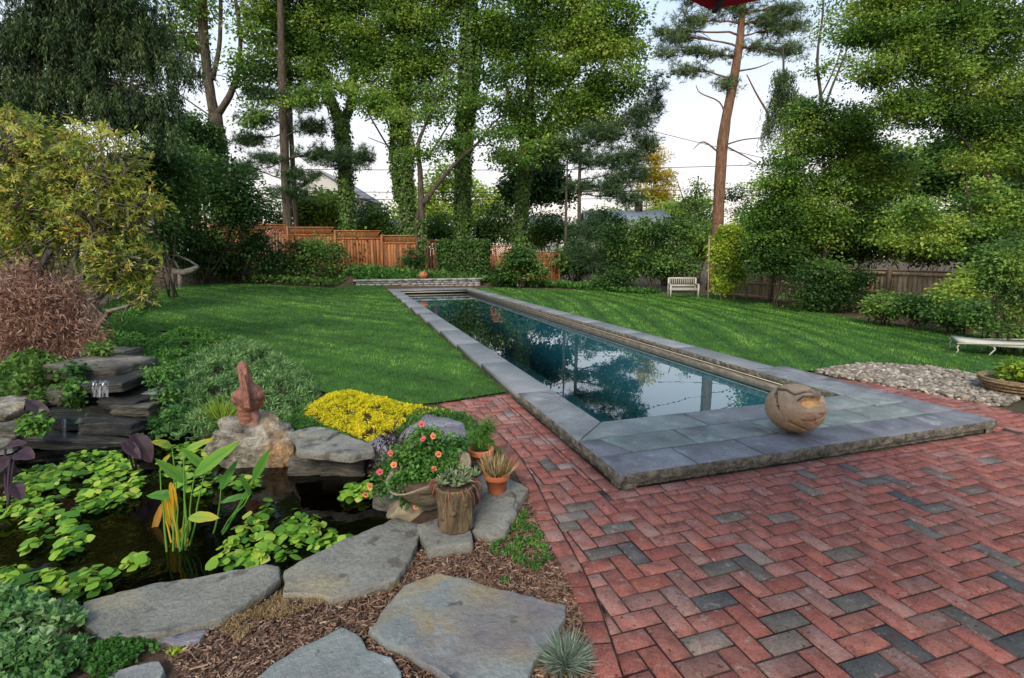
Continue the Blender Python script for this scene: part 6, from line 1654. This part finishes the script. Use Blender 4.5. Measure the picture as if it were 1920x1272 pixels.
tree('maple_tree', 'leafy green maple rising behind the dark pine', [[(556, 430, 14), (545, 250, 14), (540, 60, 12), (540, -150, 8)]], 32.5,
     [(470, 215, 40, 26, 30), (520, 200, 46, 24, 29), (590, 175, 36, 20, 29), (455, 130, 30, 40, 30), (510, 60, 60, 60), (560, 110, 60, 50), (500, 130, 50, 40), (560, 30, 70, 50), (600, 80, 60, 60), (520, -60, 110, 70), (640, 20, 60, 50), (470, 170, 30, 28), (560, 165, 50, 24), (610, -60, 90, 60), (680, 90, 40, 60)], 'maple', n=920, per=48, cr=.58, L=.19, W=.115)
tree('ivy_clad_tree', 'forked ivy clad tree in the left centre with wide Y', [[(655, 450, 38), (648, 330, 36), (640, 225, 38)], [(640, 230, 28), (615, 180, 26), (596, 120, 24), (588, 30, 22), (580, -120, 16)], [(646, 225, 20), (664, 175, 18), (660, 90, 16), (652, -20, 14), (650, -200, 8)]], 31.5,
     [(690, 190, 40, 26, 30), (630, 160, 34, 22, 30), (715, 150, 30, 40), (590, 60, 50, 60), (670, 60, 55, 60), (640, -20, 90, 50), (610, 130, 40, 28), (690, 130, 40, 40), (600, -120, 120, 70), (720, -60, 80, 70)], 'maple', n=540, per=48, cr=.55, L=.19, W=.115, ivy=dict(IV))
tree('ivy_clad_tree', 'ivy clad twin trunk tree left of the pool axis', [[(766, 450, 40), (762, 330, 36), (756, 230, 34), (752, 120, 30), (752, 0, 24), (752, -160, 16)], [(748, 380, 18), (738, 300, 16), (738, 220, 14), (742, 130, 12)]], 31,
     [(830, 190, 40, 30, 29.5), (770, 220, 50, 18, 29.5), (715, 200, 30, 24, 29.5), (760, 40, 70, 50), (720, 30, 60, 60), (800, 60, 60, 50), (770, 110, 60, 46), (810, 130, 44, 40), (740, 160, 50, 30), (790, 180, 46, 30), (760, -70, 120, 70), (700, 120, 34, 40), (830, 30, 40, 50)], 'maple', n=720, per=48, cr=.55, L=.19, W=.115, ivy=dict(IV), extra=[([(742, 300, 6), (700, 230, 5), (670, 175, 3)], 31), ([(740, 270, 5), (715, 200, 4), (690, 150, 2)], 31), ([(745, 280, 4), (690, 258, 2)], 31)])
tree('young_tree', 'multi stemmed young tree planted in front of the cedar fence', [[(790, 500, 16), (792, 440, 16), (790, 380, 20), (788, 320, 16), (782, 270, 12), (800, 230, 8), (820, 180, 6)], [(792, 385, 17), (820, 345, 14), (860, 300, 10), (900, 265, 7), (945, 220, 4)], [(786, 310, 9), (770, 250, 7), (760, 200, 4)], [(800, 300, 6), (850, 220, 4), (870, 180, 3)], [(784, 470, 10), (778, 420, 9), (788, 390, 10)]], 27.5,
     [(790, 290, 50, 14), (850, 270, 40, 16), (930, 250, 50, 20), (740, 215, 36, 14), (820, 210, 46, 20), (880, 190, 40, 18), (960, 300, 40, 18), (760, 250, 40, 14)], 'maple', n=170, per=26, cr=.5, L=.17, W=.10, ivy=dict(IV, on=[0], to=3.6, dens=80), twigs=.8)
tree('ivy_clad_tree', 'straight thick ivy covered column trunk at the centre', [[(867, 455, 40), (868, 350, 40), (870, 250, 44), (876, 150, 42), (878, 40, 38), (880, -100, 30), (880, -250, 16)], [(880, 240, 18), (892, 150, 16), (898, 60, 12)]], 30.5,
     [(900, 200, 44, 26, 29), (860, 170, 30, 24, 29), (915, 150, 36, 30, 29), (870, -30, 70, 50), (920, 30, 50, 50), (840, -90, 110, 60), (930, 100, 30, 40), (840, 110, 24, 50), (900, -130, 120, 70)], 'maple', n=430, per=46, cr=.5, L=.18, W=.11, ivy=dict(IV, dens=170), extra=[([(880, 290, 6), (920, 235, 5), (960, 200, 3)], 30.5)])
tree('maple_tree', 'large full crowned green tree right of centre', [[(976, 455, 34), (980, 350, 34), (988, 260, 34), (995, 150, 28), (1000, 20, 22), (1000, -150, 12)], [(992, 270, 14), (1040, 200, 11), (1090, 120, 8)], [(990, 280, 12), (960, 200, 9), (940, 130, 6)]], 31,
     [(960, 290, 50, 24, 29.5), (1030, 280, 50, 22, 29.5), (1140, 230, 50, 26), (1000, 60, 80, 60), (1080, 50, 80, 60), (1140, 90, 70, 50), (1060, 140, 90, 50), (960, 130, 60, 50), (1170, 150, 50, 34), (980, 200, 70, 40), (1080, 210, 80, 36), (1150, 30, 60, 50), (1040, -50, 140, 70), (930, 60, 40, 60), (1190, 100, 30, 26), (1010, 240, 60, 26), (1120, 180, 60, 34), (960, 240, 40, 26), (1200, 200, 24, 14)], 'maple', n=1290, per=52, cr=.58, L=.19, W=.115, ivy=dict(IV, to=10), tint=(.08, .95))
tree('pine_tree', 'dark pine with drooping sprays below the full crowned tree', [[(1086, 470, 12), (1086, 330, 10), (1090, 270, 6)], [(1060, 470, 10), (1062, 360, 7), (1064, 300, 4)]], 29.5,
     [(1130, 255, 70, 27), (1060, 275, 70, 27), (1170, 300, 60, 30), (1100, 300, 60, 23), (1200, 220, 36, 44), (1230, 185, 26, 51), (1150, 350, 46, 34), (1190, 330, 40, 23), (1020, 300, 46, 23), (1210, 270, 40, 27), (1180, 375, 40, 20), (1090, 350, 50, 20)], 'pine', n=2000, per=22, L=.30, W=.026, mode='needle', tint=(.02, .6), twigs=.12)
tree('pine_tree', 'tall leaning red barked pine on the right', [[(1340, 500, 36), (1346, 420, 34), (1350, 330, 32), (1358, 240, 30), (1372, 170, 27), (1386, 90, 22), (1394, 0, 17), (1398, -120, 10)]], 27,
     [(1270, 70, 52, 23), (1300, 40, 63, 20), (1340, 105, 52, 17), (1250, 100, 35, 17), (1290, 135, 52, 20), (1440, 40, 63, 23), (1470, 20, 52, 20), (1420, 90, 48, 17), (1480, 95, 48, 20), (1380, 20, 52, 23), (1410, -40, 94, 44), (1330, -20, 94, 40), (1365, 160, 35, 20), (1300, 95, 42, 15), (1460, 60, 42, 17), (1500, 50, 31, 17), (1235, 60, 23, 13)], 'pine', n=2600, per=22, L=.24, W=.022, mode='needle', bark='bark_red', tint=(.1, .95), twigs=.2,
     extra=[([(1352, 290, 6), (1318, 262, 4), (1300, 280, 2)], 27), ([(1362, 225, 5), (1352, 190, 4), (1310, 175, 3), (1305, 160, 2)], 27), ([(1352, 275, 6), (1390, 262, 4), (1435, 258, 3)], 27), ([(1352, 270, 5), (1395, 292, 4), (1425, 310, 2)], 27), ([(1375, 135, 6), (1420, 128, 4), (1450, 115, 2)], 27), ([(1440, 260, 7), (1442, 215, 6), (1420, 180, 5), (1400, 140, 3)], 28)])
tree('sunlit_tree', 'conifer painted sunlit yellow far behind the right fence', [[(1232, 470, 10), (1230, 380, 8), (1226, 270, 4)]], 62,
     [(1226, 270, 10, 14), (1230, 300, 24, 16), (1228, 330, 36, 18), (1232, 365, 40, 20), (1236, 400, 40, 24), (1205, 345, 20, 20), (1256, 345, 14, 10)], 'sunlit_gold', n=260, per=28, cr=.7, L=.42, W=.14, flat=.35, droop=-.1)
tree('lime_tree', 'bright lime green tree far behind the central trunks', [[(830, 460, 10), (830, 380, 8), (832, 320, 4)]], 55,
     [(835, 340, 40, 46), (880, 370, 50, 40), (800, 380, 50, 40), (930, 380, 50, 36), (850, 410, 90, 36), (770, 400, 30, 24)], 'lime', n=300, per=30, cr=1.1, L=.36, W=.22)
tree('lime_tree', 'sunlit green tree far behind the roofed house', [[(1290, 470, 10), (1290, 420, 8), (1280, 370, 4)]], 58,
     [(1260, 400, 40, 26), (1290, 430, 40, 30), (1200, 375, 40, 16), (1170, 400, 36, 16), (1310, 380, 24, 20)], 'lime', n=200, per=28, cr=1.0, L=.36, W=.2, tint=(0, .7))
tree('sparse_tree', 'sparse leafy small tree left of the leaning pine', [[(1300, 470, 6), (1300, 400, 5), (1310, 330, 3)], [(1302, 420, 4), (1280, 370, 3), (1270, 340, 2)]], 33,
     [(1310, 345, 28, 26), (1290, 385, 34, 24), (1380, 365, 30, 26), (1320, 405, 40, 24), (1270, 420, 34, 30), (1400, 400, 30, 24)], 'deep', n=120, per=30, cr=.4, L=.16, W=.10)
tree('bare_tree', 'nearly bare branching tree behind the right dogwood', [[(1545, 320, 10), (1542, 200, 9), (1530, 110, 7), (1545, 20, 5), (1540, -60, 3)], [(1543, 210, 7), (1565, 150, 6), (1590, 90, 4), (1600, 40, 2)], [(1540, 180, 5), (1570, 120, 4), (1585, 60, 2)]], 30,
     [(1560, 60, 40, 30), (1600, 110, 40, 26), (1580, 20, 60, 30), (1530, 130, 26, 20), (1620, 60, 40, 40)], 'maple', n=70, per=34, cr=.5, L=.17, W=.1, tint=(.2, .9), twigs=.9)
tree('weeping_conifer', 'weeping conifer with hanging sprays right of the leaning pine', [[(1478, 480, 12), (1476, 300, 10), (1470, 150, 7), (1468, 90, 4)]], 25,
     [(1470, 140, 30, 16), (1480, 170, 40, 16), (1460, 190, 30, 14), (1500, 185, 26, 14), (1470, 215, 40, 14), (1440, 230, 20, 10), (1510, 215, 24, 10)], 'hemlock', n=360, per=26, cr=1.1, L=.13, W=.035, mode='hang', tint=(.1, .95), twigs=.2)
tree('dogwood_tree', 'broad bright green dogwood over the right fence', [[(1545, 560, 12), (1545, 480, 12), (1550, 380, 10), (1560, 280, 6)], [(1548, 480, 9), (1600, 400, 7), (1640, 330, 4)], [(1546, 470, 8), (1490, 400, 6), (1460, 330, 3)]], 18.5,
     [(1470, 330, 60, 60), (1540, 260, 70, 60), (1610, 250, 60, 60), (1590, 340, 80, 50), (1500, 400, 80, 50), (1440, 410, 46, 60), (1560, 430, 80, 40), (1460, 460, 60, 36), (1650, 330, 60, 50), (1630, 420, 80, 40), (1510, 210, 40, 30)], 'maple', n=1500, per=44, cr=.36, L=.105, W=.065, tint=(.1, .9), flat=.4)
tree('oak_tree', 'tall overhanging tree filling the upper right', [[(1905, 560, 40), (1890, 440, 36), (1862, 370, 26), (1842, 300, 18), (1845, 200, 14), (1850, 60, 10)], [(1895, 440, 22), (1930, 330, 20), (1950, 200, 16), (1940, 40, 12)], [(1850, 320, 10), (1790, 240, 8), (1720, 170, 5), (1660, 120, 3)], [(1843, 240, 9), (1780, 130, 7), (1700, 60, 4)]], 16,
     [(1700, 60, 80, 60), (1800, 50, 90, 60), (1880, 60, 80, 60), (1760, 140, 80, 50), (1850, 150, 90, 50), (1650, 130, 60, 40), (1920, 200, 80, 60), (1800, 210, 80, 40), (1720, 210, 60, 34), (1640, 30, 60, 50), (1870, 250, 70, 40), (1940, 300, 60, 50), (1760, -40, 180, 60), (1670, 190, 40, 26), (1600, 70, 30, 30), (1830, 300, 60, 26)], 'maple', n=1800, per=46, cr=.34, L=.10, W=.056, tint=(.1, .95), flat=.45)
tree('maple_tree', 'yellowish green small tree at the right fence, nearer the lounger', [[(1830, 560, 10), (1826, 480, 9), (1820, 400, 6), (1810, 340, 3)], [(1828, 470, 6), (1770, 410, 5), (1720, 380, 3)]], 14.5,
     [(1720, 400, 60, 36), (1790, 420, 60, 34), (1700, 445, 50, 26), (1860, 440, 60, 36), (1760, 460, 60, 24), (1900, 400, 50, 40), (1850, 360, 60, 30)], 'maple', n=330, per=40, cr=.28, L=.10, W=.06, tint=(.2, 1.0), flat=.45)

# ================================================================== SHRUBS
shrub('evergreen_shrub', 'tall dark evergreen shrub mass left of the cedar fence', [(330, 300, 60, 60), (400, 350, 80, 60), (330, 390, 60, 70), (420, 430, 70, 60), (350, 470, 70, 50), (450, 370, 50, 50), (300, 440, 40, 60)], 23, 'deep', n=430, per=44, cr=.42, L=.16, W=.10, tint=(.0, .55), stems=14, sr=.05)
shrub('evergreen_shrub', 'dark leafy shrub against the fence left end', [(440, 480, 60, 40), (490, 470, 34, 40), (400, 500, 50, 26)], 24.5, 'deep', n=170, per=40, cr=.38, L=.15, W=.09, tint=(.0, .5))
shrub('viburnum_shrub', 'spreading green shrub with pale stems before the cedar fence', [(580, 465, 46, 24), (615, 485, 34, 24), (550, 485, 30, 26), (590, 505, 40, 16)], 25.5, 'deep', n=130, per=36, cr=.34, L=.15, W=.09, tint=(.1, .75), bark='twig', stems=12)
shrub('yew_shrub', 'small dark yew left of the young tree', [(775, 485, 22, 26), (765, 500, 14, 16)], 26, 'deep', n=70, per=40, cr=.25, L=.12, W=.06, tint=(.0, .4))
def box_hedge(label, x0, x1, y0, y1, D, dep):
    c = A((x0 + x1) / 2, y1, D); gz = T(c[0], c[1]); root = thing('clipped_hedge', label, 'hedge', (c[0], c[1], gz))
    w = (x1 - x0) * D / FPX / 2; h = A(x0, y0, D)[2] - gz; n = 12000
    q = RNG.uniform(-1, 1, (n, 3)); ax = RNG.integers(0, 3, n); sg = np.where(RNG.random(n) > .5, 1, -1); q[np.arange(n), ax] = sg * (1 - .18 * RNG.random(n) ** 2); nn = np.zeros((n, 3)); nn[np.arange(n), ax] = sg
    q = np.sign(q) * np.abs(q) ** .9; p = np.stack([q[:, 0] * w, q[:, 1] * dep / 2, (q[:, 2] + 1) / 2 * h + .05], 1)
    p += .06 * RNG.standard_normal((n, 3)); rot = lambda a: np.stack([a[:, 0] * CY + a[:, 1] * SY, -a[:, 0] * SY + a[:, 1] * CY, a[:, 2]], 1)
    mb = MB(); add_leaves(mb, rot(p) + np.array([c[0], c[1], gz]), rot(nn) * .4 + rand_dirs(n), rot(nn) + .5 * rand_dirs(n), .15 * RNG.uniform(.7, 1.3, n), .085, RNG.uniform(0, .65, n)); mb.obj('foliage', L_['deep'], root)
    tm = MB()
    for k in range(6): tube(tm, bend((c[0] + RNG.normal(0, .2), c[1] + RNG.normal(0, .1), gz - .05), (c[0] + RNG.uniform(-w, w) * .7, c[1], gz + h * .7), 0, 5, .03), np.linspace(.03, .01, 5), 5)
    tm.obj('branches', M['bark'], root)
box_hedge('clipped dark box hedge right of the young tree', 826, 914, 457, 514, 27, 1.2)
shrub('laurel_shrub', 'rounded glossy laurel in front of the fence right end', [(975, 495, 42, 24), (1000, 510, 26, 16), (950, 515, 22, 14), (985, 480, 26, 16)], 25, 'deep', n=130, per=36, cr=.3, L=.17, W=.09, tint=(.1, .8), stems=10)
shrub('dark_conifer_shrub', 'dark bushy conifer at the corner of the right lawn', [(1110, 430, 46, 34), (1100, 480, 50, 34), (1150, 460, 34, 36), (1080, 450, 26, 40), (1130, 505, 40, 20)], 26.5, 'pine', n=700, per=20, L=.24, W=.018, mode='needle', tint=(.0, .45))
shrub('azalea_shrub', 'low green azalea at the corner of the right lawn', [(1150, 520, 38, 18), (1120, 528, 22, 12)], 25, 'deep', n=70, per=34, cr=.24, L=.12, W=.07, tint=(.2, .8))
shrub('lilac_shrub', 'mid green shrub left of the white bench', [(1215, 440, 50, 30), (1160, 440, 40, 26), (1270, 435, 50, 34), (1205, 500, 34, 28), (1290, 490, 36, 26), (1240, 490, 40, 24), (1190, 475, 30, 24)], 25, 'deep', n=270, per=40, cr=.34, L=.14, W=.09, tint=(.2, .95), stems=10)
def espalier():
    D = 21.5; b = A(1365, 552, D); b[2] = T(b[0], b[1]); root = thing('trellis_shrub', 'yellow green shrub trained on a trellis beside the bench', 'shrub', b)
    fm = MB(); foliage(fm, lobes_px([(1365, 470, 38, 50, D, .35), (1365, 520, 40, 30, D, .35), (1372, 445, 26, 28, D, .3)], D), 380, 24, .18, .13, .085, .9, .4, (.2, 1.0), .5); fm.obj('foliage', L_['lime'], root)
    for px, t in ((1330, 1328), (1352, 1352), (1375, 1378), (1388, 1402)):
        a, c = A(px, 440 if px < 1385 else 470, D), A(t, 551, D - .1); c[2] = T(c[0], c[1]) - .05; beam(MB(), c, a, .06, .04).obj('stake', M['oldwood'], root)
    for y in (450, 490, 525): beam(MB(), A(1328, y, D + .05), A(1400, y, D + .05), .03, .04).obj('crossbar', M['oldwood'], root)
espalier()
shrub('vine_shrub', 'tangled dark shrub covering the middle of the right fence', [(1545, 510, 60, 26), (1510, 545, 36, 26), (1570, 545, 46, 28), (1600, 520, 36, 24), (1540, 570, 46, 16)], 17.0, 'deep', n=240, per=40, cr=.26, L=.10, W=.06, tint=(.0, .6), stems=12)
shrub('evergreen_shrub', 'dark dense shrub at the foot of the dogwood', [(1460, 470, 40, 36), (1500, 485, 40, 30), (1430, 500, 30, 16)], 18.5, 'deep', n=170, per=40, cr=.28, L=.12, W=.07, tint=(.0, .5))
for i, (px, py, D, lab) in enumerate([(1660, 572, 13.6, 'low leafy shrub at fence foot, leftmost of the border row'), (1720, 578, 12.8, 'low leafy shrub at fence foot, second of the border row'), (1790, 585, 11.9, 'low leafy shrub at fence foot, third of the border row'), (1860, 590, 11.0, 'low leafy shrub behind the lounger, rightmost of the border row')]):
    shrub('border_shrub', lab, [(px, py, 46, 22), (px + 18, py + 8, 30, 14), (px - 24, py + 6, 24, 14)], D, 'deep', n=110, per=30, cr=.17, L=.085, W=.055, tint=(.1, .85), group='shrubs along the right border')
shrub('forsythia_shrub', 'bright green arching shrub in front of right fence posts', [(1810, 540, 60, 18), (1850, 520, 50, 22), (1780, 555, 40, 14)], 12.6, 'maple', n=150, per=32, cr=.2, L=.10, W=.065, tint=(.4, 1.0), stems=12)
shrub('arching_shrub', 'leafy arching branches hanging over the lounger at right', [(1890, 520, 50, 40), (1915, 570, 40, 40), (1900, 480, 50, 36), (1880, 615, 36, 14), (1940, 620, 40, 30)], 8.6, 'deep', n=300, per=30, cr=.15, L=.065, W=.036, tint=(.2, 1.0), stems=16, sr=.012)
shrub('front_shrub', 'dark shrub along the fence in front of the oak trunk', [(1900, 470, 46, 40), (1860, 480, 36, 26)], 13.8, 'deep', n=130, per=36, cr=.2, L=.085, W=.05, tint=(.0, .7))
# low hedge line and trees of the neighbouring plots, seen between trunks
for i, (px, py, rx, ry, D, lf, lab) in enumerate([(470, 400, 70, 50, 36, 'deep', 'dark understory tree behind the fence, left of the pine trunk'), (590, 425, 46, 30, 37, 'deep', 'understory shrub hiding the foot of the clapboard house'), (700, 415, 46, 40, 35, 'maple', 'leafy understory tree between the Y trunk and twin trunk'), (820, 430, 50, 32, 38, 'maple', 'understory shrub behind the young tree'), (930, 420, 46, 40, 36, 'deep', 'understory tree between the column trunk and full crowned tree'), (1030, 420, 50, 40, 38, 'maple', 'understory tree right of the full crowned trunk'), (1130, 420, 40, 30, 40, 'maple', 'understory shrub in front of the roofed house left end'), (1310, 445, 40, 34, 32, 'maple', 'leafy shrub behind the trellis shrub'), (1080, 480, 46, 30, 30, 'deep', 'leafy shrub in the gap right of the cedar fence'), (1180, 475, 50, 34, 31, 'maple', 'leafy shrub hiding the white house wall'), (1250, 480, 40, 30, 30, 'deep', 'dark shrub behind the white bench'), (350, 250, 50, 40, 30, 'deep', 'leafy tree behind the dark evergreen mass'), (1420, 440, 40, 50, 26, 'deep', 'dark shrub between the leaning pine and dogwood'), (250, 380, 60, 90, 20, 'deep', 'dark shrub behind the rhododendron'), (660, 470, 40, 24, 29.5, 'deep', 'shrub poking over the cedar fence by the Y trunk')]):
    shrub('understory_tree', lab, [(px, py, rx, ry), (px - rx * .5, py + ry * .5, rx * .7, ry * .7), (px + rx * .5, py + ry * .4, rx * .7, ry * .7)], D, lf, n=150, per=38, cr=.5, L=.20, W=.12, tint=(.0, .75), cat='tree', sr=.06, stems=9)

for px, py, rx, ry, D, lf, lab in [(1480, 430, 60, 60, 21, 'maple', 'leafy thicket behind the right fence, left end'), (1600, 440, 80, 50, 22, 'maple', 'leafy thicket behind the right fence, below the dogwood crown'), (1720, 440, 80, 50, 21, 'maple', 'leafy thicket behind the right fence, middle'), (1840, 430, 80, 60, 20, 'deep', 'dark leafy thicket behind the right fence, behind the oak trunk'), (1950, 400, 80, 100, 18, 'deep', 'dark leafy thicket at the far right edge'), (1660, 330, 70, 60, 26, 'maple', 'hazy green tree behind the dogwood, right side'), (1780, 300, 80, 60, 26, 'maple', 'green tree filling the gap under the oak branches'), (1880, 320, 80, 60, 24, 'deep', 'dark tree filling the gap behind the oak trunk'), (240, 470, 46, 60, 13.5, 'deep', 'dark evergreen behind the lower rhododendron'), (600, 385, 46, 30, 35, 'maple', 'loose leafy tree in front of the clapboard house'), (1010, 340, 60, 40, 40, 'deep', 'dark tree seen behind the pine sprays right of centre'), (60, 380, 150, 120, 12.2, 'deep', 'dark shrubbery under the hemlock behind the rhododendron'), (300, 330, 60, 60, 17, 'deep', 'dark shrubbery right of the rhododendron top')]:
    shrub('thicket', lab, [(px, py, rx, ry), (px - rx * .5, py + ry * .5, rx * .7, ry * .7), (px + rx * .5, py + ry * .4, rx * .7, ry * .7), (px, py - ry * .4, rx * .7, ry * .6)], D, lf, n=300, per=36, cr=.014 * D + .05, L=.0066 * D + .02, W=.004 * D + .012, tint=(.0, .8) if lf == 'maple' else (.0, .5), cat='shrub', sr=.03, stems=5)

for px, py, a, lab in ((1068, 1063, .4, 'tiny fallen green leaf on the sailor brick edge'), (1392, 905, 1.2, 'small fallen brown leaf on the bricks before the platform'), (1650, 1015, 2.2, 'small fallen tan leaf on the bricks at right')):
    c = Gz(px, py, .006); mb = MB(); add_leaves(mb, [c], [(math.cos(a), math.sin(a), .05)], [(0, 0, 1.0)], .035, .018, .5); tag(mb.obj('fallen_leaf', L_['cover'] if 'green' in lab else L_['tan']), lab, 'leaf')
